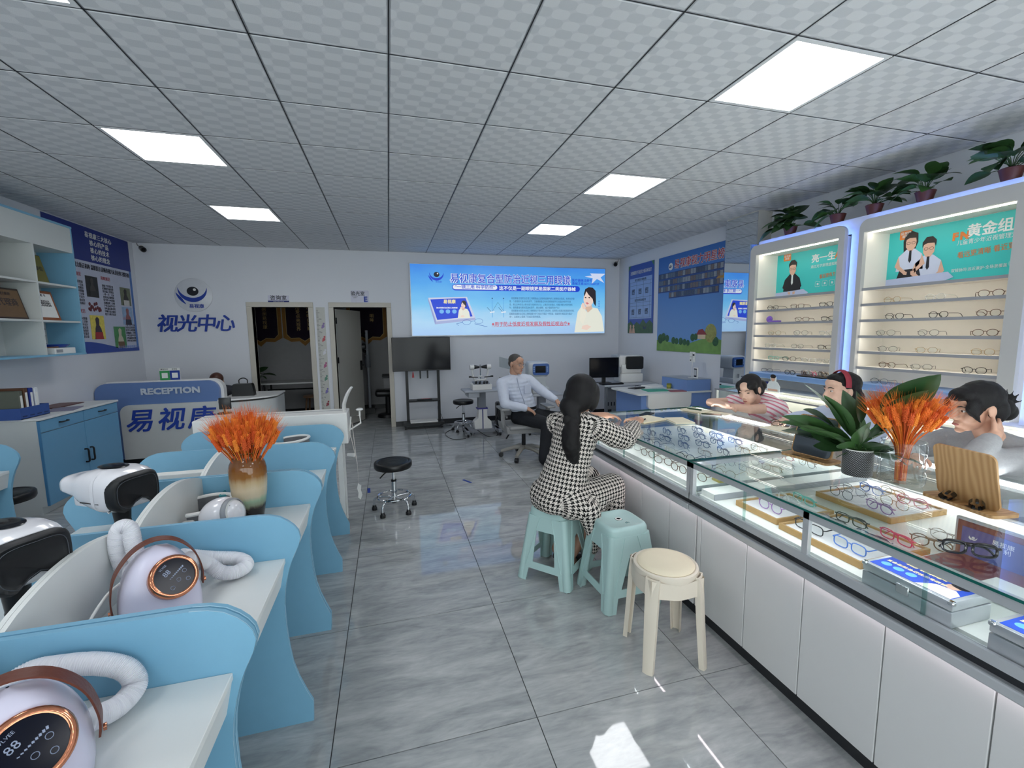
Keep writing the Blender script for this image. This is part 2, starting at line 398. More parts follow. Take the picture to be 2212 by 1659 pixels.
# ================================================================== eye logo (used on the wall, the posters and the light box)
NAVY = mat('navy_print', (28, 62, 160), .45); NAVYD = mat('deep_navy_print', (24, 38, 112), .5); PUPIL = mat('black_print', (14, 18, 30), .4)
def crescent(n=16, r=1.0, cx=0, cz=0, a0=195, a1=345, thick=.34):
    out = []; inn = []
    for i in range(n+1):
        a = math.radians(a0+(a1-a0)*i/n); t = math.sin(PI*i/n)
        out.append((cx+r*math.cos(a), cz+r*math.sin(a))); inn.append((cx+(r-thick*t)*math.cos(a), cz+(r-thick*t)*math.sin(a)+.02*r))
    return out+inn[::-1][1:-1]
def eye_logo(parent, loc, R, face, blue, black, white, d=.0015):
    # flat printed emblem: dark pupil over a blue crescent
    def put(nm, b, mt): return ob(nm, b, mt, parent, 0, loc, FACE[face])
    def flat(poly, z): return M().prism([(x*R, y*R) for x, y in poly], 'z', z, z+d)
    put('crescent', flat(crescent(22, .80, -.03, .37, 172, 368, .25), .001), blue)
    put('crescent', flat(crescent(14, .98, .02, .30, 188, 243, .15), .001), blue)
    put('pupil', flat([(-.02+.32*math.cos(a*PI/14), .24+.28*math.sin(a*PI/14)) for a in range(28)], .001), black)
    put('pupil_glint', flat([(.09+.08*math.cos(a*PI/8), .34+.08*math.sin(a*PI/8)) for a in range(16)], .003), white)
# ---- round logo on the back wall and the four characters under it
t = thing('eye_logo_sign', 'round white wall sign with blue crescent and black pupil emblem', 'sign', (-2.755, YB, 2.18))
ob('disc', M().lathe([(.235, 0), (.245, .004), (.245, .016), (.238, .02), (0, .02)], 48, R=Matrix.Rotation(PI/2, 3, 'X')), mat('sign_white_acrylic', (214, 216, 222), .3), t)
eye_logo(t, (0, -.021, 0), .235, 'B', NAVY, PUPIL, PAPER)
txt(t, '易视康', .065, NAVY, (.03, -.022, -.165), bold=.0012)
t = thing('wall_characters', 'four large blue brush-style characters mounted under the round eye logo', 'lettering', (-2.76, YB, 1.75))
for i, ch in enumerate('视光中心'):
    txt(t, ch, .27, NAVY, (-.375+.25*i, -.012, 0), bold=.0035, ext=.008, shear=.18, name='character')
# ---- cctv cameras
def cctv(loc, dx, label):
    t = thing('security_camera', label, 'camera', loc)
    b = M().cyl((0, 0, .05), (0, -.05, .03), .012); b.lathe([(.03, 0), (.03, .012), (0, .012)], 14, (0, 0, .05), R=Matrix.Rotation(PI/2, 3, 'X'))
    ob('bracket', b, OFFW, t)
    b = M().cyl((dx*.02, -.05, .03), (dx*.09, -.16, -.01), .034, .036, 18); ob('housing', b, BLACK, t)
    ob('lens', M().cyl((dx*.09, -.16, -.01), (dx*.096, -.169, -.0135), .024, .02, 14), SCREEN, t)
    ob('cable', M().tube(cr([(0, -.01, .05), (-dx*.04, -.01, .07), (-dx*.05, -.008, ZC-loc[2])]), .004, 6), BLACK, t)
cctv((-3.35, YB, 2.80), 1, 'small black bullet camera in the left corner beside the blue poster')
cctv((4.17, YB, 2.80), -1, 'small black bullet camera in the right corner beside the light box')
# ---- poster on the left wall
t = thing('wall_poster', 'tall navy and white eye-care notice on the left wall', 'poster', (XL, 6.85, 1.385))
W2 = .73
ob('panel', M().box(0, -.9, 0, .006, W2-.01, 1.51), mat('poster_pale_print', (196, 200, 218), .5), t, 0)
ob('header', M().box(.006, -.9, 1.10, .0075, W2-.01, 1.51), mat('poster_navy_print', (26, 44, 128), .5), t, 0)
ob('side_band', M().box(.006, W2-.06, 0, .0075, W2-.01, 1.10), mat('poster_blue_band', (72, 118, 190), .5), t, 0)
wv = [(-.9, 0)]+[(-.9+(W2+.89)*i/20, .09+.05*math.sin(i/20*5.5)) for i in range(21)]+[(W2-.01, 0)]
ob('wave', M().prism(wv, 'x', .007, .0085), mat('poster_blue_wave', (38, 70, 160), .5), t, 0)
for i, s in enumerate(('易视康三大核心', '核心的产品', '核心的技术', '核心的理念')):
    txt(t, s, .072, PAPER, (.009, .05-.0*i, 1.42-.088*i), 'L', bold=.001, space=1.15)
txt(t, '青少年视力矫正机构 温馨提示:清晰的视力从良好的习惯开始', .066, INK, (.008, .02, 1.035), 'L', width=1.28, bold=.0006)
RED = mat('red_print', (176, 52, 60), .5)
for y, z, s in ((.10, .93, '用眼规范'), (.50, .44, '阅读规范'), (-.47, .93, '饮食规范'), (-.47, .50, '坐姿规范')): txt(t, s, .05, RED, (.008, y, z), 'L')
LINES = ['用眼卫生要注意', '定期检查很重要', '坐姿端正背要直', '一拳一尺一寸远', '光线充足照明好', '看书半小时要歇', '远眺放松三分钟', '户外活动不可少', '多吃蔬菜和水果', '早睡早起身体好', '视力下降早就诊']
for y, z, n, k in ((.13, .87, 11, 0), (.55, .38, 7, 3), (-.47, .87, 8, 2), (-.47, .44, 7, 5)):
    txt(t, '\n'.join((LINES+LINES)[k:k+n]), .034, INK, (.008, y, z-.019*n), 'L', line=1.05)
def pic(par, y0, z0, y1, z1, c1, c2, c3, nm):
    ob('picture', M().box(.0065, y0, z0, .0085, y1, z1), mat('print_'+nm, c1, .5, var=.3, scale=30), par, 0)
    f = M().prism([(y0+(y1-y0)*a, z0+(z1-z0)*b) for a, b in ((.2, 0), (.3, .45), (.38, .6), (.36, .85), (.5, .95), (.64, .85), (.6, .6), (.72, .45), (.85, 0))], 'x', .0085, .0095)
    ob('picture_figure', f, mat('figure_'+nm, c2, .5), par, 0)
    ob('picture_table', M().box(.0095, y0+(y1-y0)*.25, z0, .0105, y1-(y1-y0)*.2, z0+(z1-z0)*.3), mat('table_'+nm, c3, .5), par, 0)
pic(t, -.30, .68, -.07, .93, (24, 26, 28), (60, 56, 50), (40, 38, 36), 'lamp'); pic(t, -.30, .17, -.03, .46, (226, 208, 90), (60, 50, 60), (168, 40, 44), 'desk')
pic(t, .40, .62, .64, .86, (110, 116, 90), (40, 36, 34), (210, 206, 200), 'reading'); pic(t, .40, .36, .64, .60, (150, 178, 210), (150, 90, 90), (40, 44, 60), 'street'); pic(t, .16, .05, .42, .33, (70, 140, 80), (200, 190, 170), (110, 78, 44), 'study')
b = M()
for i in range(14): b.sph((.008, -.29+.018*i % .22+rnd.uniform(0, .01), .52+rnd.uniform(0, .09)), (.002, .022, .022), 8, 6)
ob('picture_berries', b, mat('berry_print', (104, 34, 40), .5, var=.4), t)
txt(t, '青少年视觉健康管理专家', .045, mat('pale_blue_print', (120, 150, 210), .5), (.010, .46, .055), 'L')
# ================================================================== open wall cabinet (upper left)
y0, y1, z0, z1 = 4.12, 5.82, 1.40, 2.72
XF = -3.14
t = thing('wall_cabinet', 'white and pale blue open wall cabinet with cubby holes on the left wall', 'cabinet', (XL, y0, z0))
dX = XF-XL; H = z1-z0; Lh = y1-y0
PALEW = mat('cabinet_white', (206, 210, 208), .45, var=.015)
ob('back_panel', M().box(.002, 0, 0, .014, Lh, H), PALEW, t, 0)
ob('header', M().box(.014, 0, 1.05, dX, Lh-.018, H-.02), PALEW, t, 0)
ob('top_panel', M().box(.002, 0, H-.02, dX+.006, Lh, H), BLUE, t, 0)
ob('bottom_panel', M().box(.002, 0, 0, dX+.006, Lh, .018), BLUE, t, 0)
ob('end_panel', M().box(.002, Lh-.018, .018, dX+.002, Lh, H-.02), BLUE, t, 0)
for z in (.34, .70): ob('shelf', M().box(.014, 0, z-.009, dX-.004, Lh-.018, z+.009), PALEW, t, 0)
for y in (0, .565, 1.13): ob('upright', M().box(.014, y, .018, dX-.002, y+.018, 1.05), PALEW, t, 0)
for y in (.01, .575):   # blue inner faces and peg holes
    pass
b = M()
for yy in (1.20, 1.66):
    for zz in (.06, .12, .2, .27): b.cyl((.0145, yy, zz), (.016, yy, zz), .006, n=8)
ob('peg_hole', b, mat('hole_grey', (110, 116, 120), .7), t)
# plaques and frames leaning in the cubbies
def leaning(name, label, cat, y, z, w, h, frame, face, lean=.22, txts=(), x=-3.22, fw=.018):
    t = thing(name, label, cat, (x, y, z), group='plaques in the wall cabinet')
    R = (0, -lean, 0)
    ob('frame', M().rbox(-.018, -w/2, 0, 0, w/2, h, .004, 1), frame, t, 0, rot=R)
    f = ob('face', M().box(0, -w/2+fw, fw, .002, w/2-fw, h-fw), face, t, 0, rot=R)
    for s, sz, zz, m in txts: txt(f, s, sz, m, (.003, 0, zz), 'L')
    return t
BRONZE = mat('bronze_plaque', (120, 92, 64), .35, metal=.4, var=.12); GOLDP = mat('olive_gold_plaque', (126, 120, 58), .35, metal=.4, var=.1); DWOOD = mat('dark_wood_frame', (48, 30, 24), .4)
OWOOD = mat('orange_wood_frame', (150, 84, 42), .4, var=.15)
leaning('award_plaque', 'bronze award plaque in dark wood frame, middle row of wall cabinet', 'plaque', 4.98, 1.75, .50, .285, DWOOD, BRONZE, txts=(('授权代理商', .075, .15, INK), ('中国青少年视力防控', .03, .23, INK)))
leaning('certificate_frame', 'orange wood framed certificate with red-stamped white page, middle row of wall cabinet', 'frame', 5.50, 1.75, .32, .30, OWOOD, PAPER, txts=(('授 权 书', .03, .25, INK), ('兹授权本中心为\n视力健康管理服务\n合作单位特此证明', .022, .17, INK)), fw=.03)
leaning('award_plaque', 'olive gold plaque leaning in the top right cubby of wall cabinet', 'plaque', 5.43, 2.11, .26, .28, DWOOD, GOLDP, txts=(('先进单位', .05, .14, INK),), fw=.008)
leaning('award_plaque', 'dark plaque with red certificate, top row of wall cabinet at the frame edge', 'plaque', 4.76, 2.11, .36, .26, DWOOD, mat('maroon_certificate', (120, 40, 40), .5))
leaning('folder', 'teal folder standing behind the bronze plaque', 'folder', 4.95, 1.752, .44, .31, mat('teal_folder', (40, 130, 150), .5), mat('teal_folder_face', (50, 140, 160), .5), x=-3.32, lean=.15)
leaning('picture_frame', 'dark frame half hidden behind the orange certificate frame', 'frame', 5.40, 1.752, .22, .25, DWOOD, mat('teal_picture', (34, 74, 84), .5), x=-3.33, lean=.1)
t = thing('storage_box', 'flat white carton in bottom right cubby of wall cabinet', 'box', (-3.27, 5.55, 1.418))
ob('carton', M().rbox(-.11, -.15, 0, .11, .15, .06, .003, 1), PAPER, t, 0); ob('print', M().box(.1101, -.13, .015, .111, -.04, .045), mat('grey_print', (150, 152, 156), .6), t, 0)
t = tag(ob('blue_dish', M().lathe([(.02, 0), (.09, .006), (.115, .03), (.11, .032), (.085, .012), (0, .01)], 24), mat('cobalt_glaze', (30, 70, 170), .2), loc=(-3.26, 5.57, 1.48)), 'shallow cobalt blue dish on top of the white carton', 'dish')
t = tag(ob('cable_bundle', M().tube(cr([(.05*math.cos(i*.9)*(1+.2*math.sin(i)), .09*math.sin(i*.9), .008+.003*(i % 3)) for i in range(12)], 5), .005, 6), mat('tan_cable', (120, 84, 66), .6), loc=(-3.25, 5.5, 1.478)), 'tangled tan cable on the white carton in the cubby', 'cable')
# ================================================================== base cabinet with blue doors
t = thing('base_cabinet', 'white floor cabinet with two sky blue doors and drawers, left wall', 'cabinet', (XL+.016, 4.80, 0))
DX = XF = -2.99-XL-.016
DEEP = mat('cabinet_blue_front', (104, 160, 196), .38, var=.03)
ob('body', M().box(.012, 0, .075, DX-.018, 1.17, .855), PALEW, t, 0); ob('plinth', M().box(.012, .0, 0, DX-.06, 1.17, .075), PALEW, t, 0)
ob('worktop', M().rbox(.0, -.006, .855, DX+.012, 1.176, .876, .003, 1), WHITE, t, 0)
for i in range(2):
    d = ob('drawer', M().rbox(DX-.018, .006+.584*i, .745, DX, .584*(i+1)-.003*i, .85, .002, 1), DEEP, t, 0)
    ob('handle', M().tube(cr([(DX, .29+.584*i-.05, .80), (DX+.022, .29+.584*i-.045, .80), (DX+.025, .29+.584*i, .80), (DX+.022, .29+.584*i+.045, .80), (DX, .29+.584*i+.05, .80)], 4), .0065, 8), BLACKM, d)
    d = ob('door', M().rbox(DX-.018, .006+.584*i, .08, DX, .584*(i+1)-.003*i, .738, .002, 1), DEEP, t, 0)
    yy = .584+(-.042 if i == 0 else .042)
    ob('handle', M().tube(cr([(DX, yy, .335), (DX+.028, yy, .34), (DX+.03, yy, .40), (DX+.028, yy, .46), (DX, yy, .465)], 4), .0085, 8), BLACKM, d)
ob('edge_strip', M().box(DX-.018, -.003, .08, DX+.0, .005, .85), mat('blue_edge', (70, 130, 175), .4), t, 0)
# file rack and binders on it
t = thing('file_rack', 'dark blue plastic file rack on the base cabinet', 'rack', (-3.25, 4.93, .876))
FB = mat('blue_rack_plastic', (50, 82, 150), .4)
b = M().box(-.16, -.16, 0, .16, .18, .006)
for x in (-.16, .155): b.box(x, -.16, 0, x+.005, .18, .10 if x > 0 else .2)
for i in range(5): b.box(-.155, -.16+.084*i, .006, .155, -.156+.084*i, .10)
ob('tray', b, FB, t, 0)
for i in range(4): ob('label_slot', M().box(.1602, -.14+.084*i, .02, .1615, -.09+.084*i, .03), mat('rack_dark', (26, 44, 90), .5), t, 0)
for i, (c, h, lb, cat) in enumerate((((92, 96, 84), .24, 'grey-green binder at the left end of the blue file rack', 'binder'), ((92, 60, 40), .26, 'brown binder in the blue file rack', 'binder'), ((30, 52, 140), .255, 'blue binder with white spine label in the file rack', 'binder'), ((224, 228, 232), .25, 'white binder standing right of the blue binder', 'binder'))):
    t = thing('binder', lb, cat, (-3.24, 4.815+.060*i, .884), group='binders in the rack'); bm_ = mat('binder_%d' % i, c, .45)
    ob('cover', M().rbox(-.13, -.022, 0, .14, .022, h, .004, 1), bm_, t, 0)
    ob('spine_label', M().box(.1402, -.012, .07, .1412, .012, h-.04), PAPER, t, 0)
t = thing('water_bottle', 'clear plastic bottle behind the blue file rack', 'bottle', (-3.33, 5.07, .884))
ob('bottle_body', M().lathe([(.03, 0), (.036, .01), (.036, .14), (.014, .18), (.014, .2)], 20), glassmat('clear_plastic', (.92, .95, .97)), t); ob('cap', M().lathe([(.016, .2), (.016, .22), (0, .22)], 16), mat('cap_grey', (200, 206, 212), .4), t)
t = tag(ob('open_folder', M().box(-.12, -.2, 0, .1, .22, .006).box(-.115, -.19, .006, .095, .21, .009), mat('maroon_folder', (104, 66, 66), .5), loc=(-3.32, 5.62, .876), smooth=0), 'thin maroon-edged folder lying at the back of the cabinet top', 'folder')
t = tag(ob('clipboard', M().rbox(-.11, -.15, 0, .11, .15, .006, .002, 1), mat('purple_grey_board', (128, 124, 148), .5), loc=(-3.12, 5.35, .876), rot=(0, 0, .25), smooth=0), 'grey clipboard lying on the white cabinet top', 'clipboard')
t = tag(ob('paper_sheet', M().box(-.1, -.14, 0, .1, .14, .002), mat('pale_green_paper', (214, 224, 190), .7), loc=(-3.3, 5.24, .876), rot=(0, 0, .3), smooth=0), 'pale green paper sheet near the wall on the cabinet top', 'paper')
# ================================================================== reception desk
RY = 6.45
t = thing('reception_desk', 'curved reception desk with blue sign panel and white front', 'desk', (-2.45, RY, 0))
SL = mat('slate_blue_laminate', (98, 126, 178), .4, var=.02); RW = mat('reception_white', (206, 208, 206), .4, var=.015)
ob('plinth', M().box(-.98, .03, 0, .75, .5, .07), BASEM, t, 0)
bluep = rrect(-1.0, .07, .325, 1.015, .13, 8, (0, 0, 1, 1))
ob('sign_panel', M().prism(bluep, 'y', 0, .06), SL, t, 0)
ob('side_cap', M().prism(rrect(-.9, .5, .36, 1.03, .14, 8, (0, 0, 1, 0)), 'y', .055, .16), OFFW, t, 0)
ob('front_panel', M().prism([(-.75, .07), (.31, .07), (.31, .745)]+[(-.65-.10*math.sin(i*PI/16), .645+.10*math.cos(i*PI/16)) for i in range(9)], 'y', -.03, 0), RW, t, 0)
arc = [(.30, -.03)]+[(.30+.62*math.sin(a), .35-.38*math.cos(a)) for a in [i*PI/24 for i in range(13)]]+[(.92, .75), (.30, .75)]
ob('curved_end', M().prism(arc, 'z', .07, .72), RW, t, 30)
ob('worktop', M().prism([(x*1.02, y-.01) for x, y in arc], 'z', .745, .765), OFFW, t, 30)
ob('back_counter', M().box(-1.0, .06, .07, .3, .45, .74), RW, t, 0)
txt(t, 'RECEPTION', .105, mat('silver_letters', (196, 204, 216), .35), (-.205, -.005, .90), bold=.004, ext=.004, width=.635)
for i, ch in enumerate('易视康'): txt(t, ch, .30, NAVY, (-.56+.33*i, -.036, .53), bold=.004, ext=.005, shear=.2, name='character')
t = thing('payment_stand', 'green and blue payment code stand on the reception desk', 'sign', (-2.69, RY+.10, 1.03))
ob('stand', M().box(-.11, 0, 0, .11, .012, .15), PAPER, t, 0)
for x, c, nm in ((-.055, (52, 150, 84), 'green'), (.055, (36, 62, 150), 'blue')):
    p = ob('card', M().box(x-.054, -.003, .0, x+.054, 0, .118), mat('code_'+nm, c, .5), t, 0); ob('code_window', M().box(x-.032, -.0045, .025, x+.032, -.003, .09), PAPER, p, 0)
    txt(p, '微信支付' if nm == 'green' else '支付宝', .02, INK, (x, -.004, .135))
t = thing('handbag', 'black leather handbag on the right end of the reception desk', 'bag', (-1.93, RY+.3, .766))
ob('bag_body', M().prism(cr([(-.13, 0, 0), (.13, 0, 0), (.12, .08, 0), (.09, .155, 0), (-.09, .155, 0), (-.125, .08, 0)], 4, True) and [(-.135, 0), (.135, 0), (.13, .06), (.115, .15), (.1, .165), (-.1, .165), (-.12, .15), (-.13, .06)], 'y', -.055, .055), LEATHER, t)
ob('bag_handle', M().tube(cr([(-.05, 0, .16), (-.05, 0, .21), (-.02, 0, .235), (.02, 0, .235), (.05, 0, .21), (.05, 0, .16)], 5), .007, 8), LEATHER, t)
ob('bag_flap', M().prism([(-.12, .08), (.12, .08), (.105, .165), (-.105, .165)], 'y', -.062, -.055), LEATHER, t, 0)
t = thing('glasses_display', 'black desk stand with screen on the white bench beside the orange wheat', 'stand', (-1.30, 4.02, .955))
ob('stand_foot', M().lathe([(.05, 0), (.05, .008), (.008, .014), (.006, .04)], 20), BLACKM, t); ob('stand_screen', M().rbox(-.035, -.012, .035, .05, .012, .13, .006, 2), BLACK, t)
# ================================================================== blue training desks (three double bays, back to back)
XS, XE = -.91, -.366        # spine and front edge
half = [(.0, .03), (-.0, 0)]
edge = [(-.364, 0), (-.361, .086), (-.384, .14), (-.407, .204), (-.424, .27), (-.433, .341), (-.439, .43), (-.440, .521), (-.434, .58), (-.423, .635), (-.410, .68), (-.397, .714), (-.374, .762), (-.366, .792), (-.372, .82), (-.386, .842), (-.406, .862), (-.435, .882), (-.47, .893), (-.51, .897)]
prof = [(x-XS, z) for x, z in edge]
outline = prof+[(-x, z) for x, z in prof[::-1]]
EDGEW = mat('pale_edge_band', (176, 214, 232), .4)
def board(par, y, th=.016):
    d = ob('divider', M().prism([(x, z) for x, z in outline], 'y', y, y+th), BLUE, par, 30)
    for sgn in (1, -1):
        pts = [(sgn*(x+.0006), z) for x, z in prof]; n_ = len(pts)
        ob('edge_band', M().add([(p[0], y, p[1]) for p in pts]+[(p[0], y+.003, p[1]) for p in pts], [(i, i+1, i+1+n_, i+n_) for i in range(n_-1)]), EDGEW, d, 0)
def deskunit(y0, label):
    t = thing('training_desk', label, 'desk', (XS, y0, 0), group='blue double-sided training desks')
    for k in range(3): board(t, [0, .5865, 1.17][k])
    for k in range(2):
        a, b_ = [.016, .6025][k], [.5865, 1.17][k]
        for s in (1, -1):
            def ex(x0, x1): return (x0, x1) if s > 0 else (-x1, -x0)
            x0, x1 = ex(.012, .485)
            ob('desktop', M().rbox(x0, a, .695, x1, b_, .715, .002, 1), WHITE, t, 0)
            pr_ = [(.472, .695), (.482, .695), (.462, .60), (.452, .60)]
            ob('front_rail', M().prism([(s*x, z) for x, z in pr_], 'y', a, b_), WHITE, t, 0)
            x0, x1 = ex(.0005, .012)
            pts = [(a, .04), (b_, .04)]+[(a+(b_-a)*(1-i/14), .893+.062*math.sin(PI*i/14)**.8) for i in range(15)]
            ob('spine_board', M().prism(pts, 'x', x0, x1), WHITE, t, 30)
    return t
for y0, lb in ((.04, 'nearest blue curved-end training desk at the bottom left'), (1.231, 'middle blue training desk with brown vase and hose machine'), (2.424, 'farthest blue training desk in front of the white bench')): deskunit(y0, lb)
# another desk row by the left wall, cut by the frame
t = thing('training_desk', 'second row blue training desk cut off by the left frame edge', 'desk', (-2.93, 3.02, 0), group='blue double-sided training desks')
for y in (0, .6):
    ob('divider', M().prism(outline, 'y', y, y+.016), BLUE, t, 30)
ob('desktop', M().rbox(.012, .016, .695, .485, .6, .715, .002, 1), WHITE, t, 0); ob('desktop', M().rbox(-.485, .016, .695, -.012, .6, .715, .002, 1), WHITE, t, 0)
for s in (1, -1): ob('front_rail', M().prism([(s*x, z) for x, z in [(.472, .695), (.482, .695), (.462, .60), (.452, .60)]], 'y', .016, .6), WHITE, t, 0)
ob('spine_board', M().box(-.012, .016, .04, .012, .6, .93), WHITE, t, 0)
# ---- swivel stools
def lathe_seat(t, z, r=.165):
    prof = [(.0, z-.07), (r*.7, z-.068), (r*.95, z-.06), (r, z-.045), (r, z-.012), (r*.96, z-.003), (r*.86, z), (r*.8, z-.006), (r*.74, z-.001), (r*.66, z-.006), (r*.6, z-.002), (r*.5, z-.008), (r*.42, z-.004), (r*.2, z-.01), (0, z-.008)]
    ob('seat', M().lathe(prof, 40), LEATHER, t, 50)
def roll_stool(label, loc, rz=0, h=.50):
    t = thing('rolling_stool', label, 'stool', loc, rz, 'black rolling stools'); lathe_seat(t, h)
    b = M().cyl((0, 0, .22), (0, 0, h-.06), .014, n=14); ob('gas_lift', b, CHROME, t)
    ob('column', M().cyl((0, 0, .10), (0, 0, .27), .026, n=16).cyl((0, 0, .27), (0, 0, .275), .028, .02, 16), CHROME, t)
    ob('collar', M().cyl((0, 0, .268), (0, 0, .285), .024, n=14), BLACK, t)
    ob('lever', M().tube(cr([(0, 0, h-.075), (-.08, -.03, h-.085), (-.14, -.05, h-.12)], 4), .006, 8), BLACK, t)
    ob('foot_ring', M().tube([(.145*math.cos(a*PI/20), .145*math.sin(a*PI/20), .135) for a in range(40)], .010, 8, True), CHROME, t)
    for k in range(5):
        a = 2*PI*k/5; ca, sa = math.cos(a), math.sin(a)
        l = ob('leg', M().tube(cr([(0, 0, .125), (.08*ca, .08*sa, .125), (.145*ca, .145*sa, .12), (.178*ca, .178*sa, .095), (.185*ca, .185*sa, .045)], 5), .011, 10), CHROME, t)
        ob('caster', M().lathe([(.016, .046), (.018, .03), (.024, .024), (.024, .004), (.016, 0), (0, 0)], 12, (.185*ca, .185*sa, 0)), BLACK, l)
    return t
roll_stool('black round stool with chrome footring and castors, alone on open floor', (-.01, 3.99, 0), .35, .455)
roll_stool('black swivel stool cut off by the left frame edge beside the cabinet', (-2.72, 3.95, 0), .9, .47)
roll_stool('black round stool half hidden behind the white instrument table', (1.12, 7.05, 0), .2, .50)
# ---- brown glazed vase with orange wheat
def wheat(par, n, stem_len, spread, base_z, base_r, seed, ear=.085, lean=0, cols=((226, 110, 32), (206, 84, 26), (238, 138, 44))):
    r = random.Random(seed)
    ms = [mat('orange_wheat_%d' % i, c, .7, var=.2, scale=60) for i, c in enumerate(cols)]
    kinds = []
    for k in range(3):
        e = M(); L = ear
        for i in range(9):
            for s in range(4):
                a = s*PI/2+(i % 2)*PI/4; z = L*i/9; rr = .0062*(1.15-.5*i/9)
                c = Vector((rr*math.cos(a), rr*math.sin(a), z))
                e.sph(c, (.0042, .0042, .008), 5, 4)
        for i in range(10):
            a = i*.63; z0 = L*(.15+.08*i); e.tube([(0, 0, z0), (.012*math.cos(a), .012*math.sin(a), z0+.03), (.02*math.cos(a), .02*math.sin(a), z0+.065)], [.0006, .0005, .0002], 3, caps=False)
        kinds.append(e)
    for i in range(n):
        a = r.uniform(0, 2*PI); q = math.sqrt(r.random()); k = r.randrange(3)
        b0 = Vector((base_r*.6*q*math.cos(a), base_r*.6*q*math.sin(a), base_z)); sp = spread*q
        L = stem_len*(1-.13*q*q)*r.uniform(.87, 1.04)
        tip = b0+Vector((sp*math.cos(a), sp*math.sin(a), L)); mid = b0+Vector((sp*.16*math.cos(a), sp*.16*math.sin(a), L*.62))
        d = (tip-mid).normalized()
        st = M().tube(cr([b0, mid, tip], 4), .0017, 5)
        Rm = Vector((0, 0, 1)).rotation_difference(d).to_matrix() @ Matrix.Rotation(r.uniform(0, 6), 3, 'Z')
        o = ob('wheat_stalk', st, ms[k], par, 40)
        key = 'wheat_ear_%d_%s' % (k, ear)
        me = bpy.data.meshes.get(key) or kinds[k].mesh(key, ms[k], 60)
        e = link('wheat_ear', me, o, tip); e.rotation_euler = Rm.to_euler()
def glaze_mat():
    m, b, nt, N, Ma, Mix = node_mat('drip_glaze', .08, .6)
    tc = N('ShaderNodeTexCoord'); sp = N('ShaderNodeSeparateXYZ'); nt.links.new(tc.outputs['Object'], sp.inputs[0])
    mp = N('ShaderNodeMapping'); mp.inputs['Scale'].default_value = (60, 60, 4); nt.links.new(tc.outputs['Object'], mp.inputs[0])
    nz = N('ShaderNodeTexNoise'); nz.inputs['Scale'].default_value = 1.0; nz.inputs['Detail'].default_value = 4; nt.links.new(mp.outputs[0], nz.inputs['Vector'])
    h = Ma('ADD', Ma('DIVIDE', sp.outputs[2], .30), Ma('MULTIPLY', Ma('SUBTRACT', nz.outputs[0], .5), .10))
    r = N('ShaderNodeValToRGB'); nt.links.new(h, r.inputs[0]); e = r.color_ramp.elements
    e[0].position = .0; e[0].color = lin((22, 18, 18))+(1,); e[1].position = 1; e[1].color = lin((104, 62, 22))+(1,)
    for p, c in ((.20, (24, 20, 20)), (.225, (70, 66, 56)), (.27, (128, 138, 116)), (.34, (142, 166, 140)), (.40, (190, 178, 152)), (.52, (206, 188, 158)), (.64, (186, 160, 122)), (.72, (142, 96, 46)), (.84, (124, 74, 24))):
        n = e.new(p); n.color = lin(c)+(1,)
    nt.links.new(r.outputs[0], b.inputs['Base Color']); return m
t = thing('ceramic_vase', 'brown and cream drip-glazed vase holding orange wheat on the blue desk', 'vase', (-.665, 2.285, .716))
ob('vase_body', M().lathe([(r_*.86, z_*1.08) for r_, z_ in [(.055, 0), (.062, .004), (.075, .06), (.086, .12), (.092, .18), (.092, .225), (.086, .25), (.072, .272), (.064, .282), (.064, .29), (.080, .302), (.078, .306), (.060, .296), (.058, .27), (.07, .2), (.05, .03), (0, .02)]], 48), glaze_mat(), t, 60)
t2 = thing('wheat_bunch', 'dense bunch of dyed orange wheat in the brown ceramic vase', 'dried plant', (-.665, 2.285, .75))
wheat(t2, 170, .405, .085, .0, .050, 3, .058)
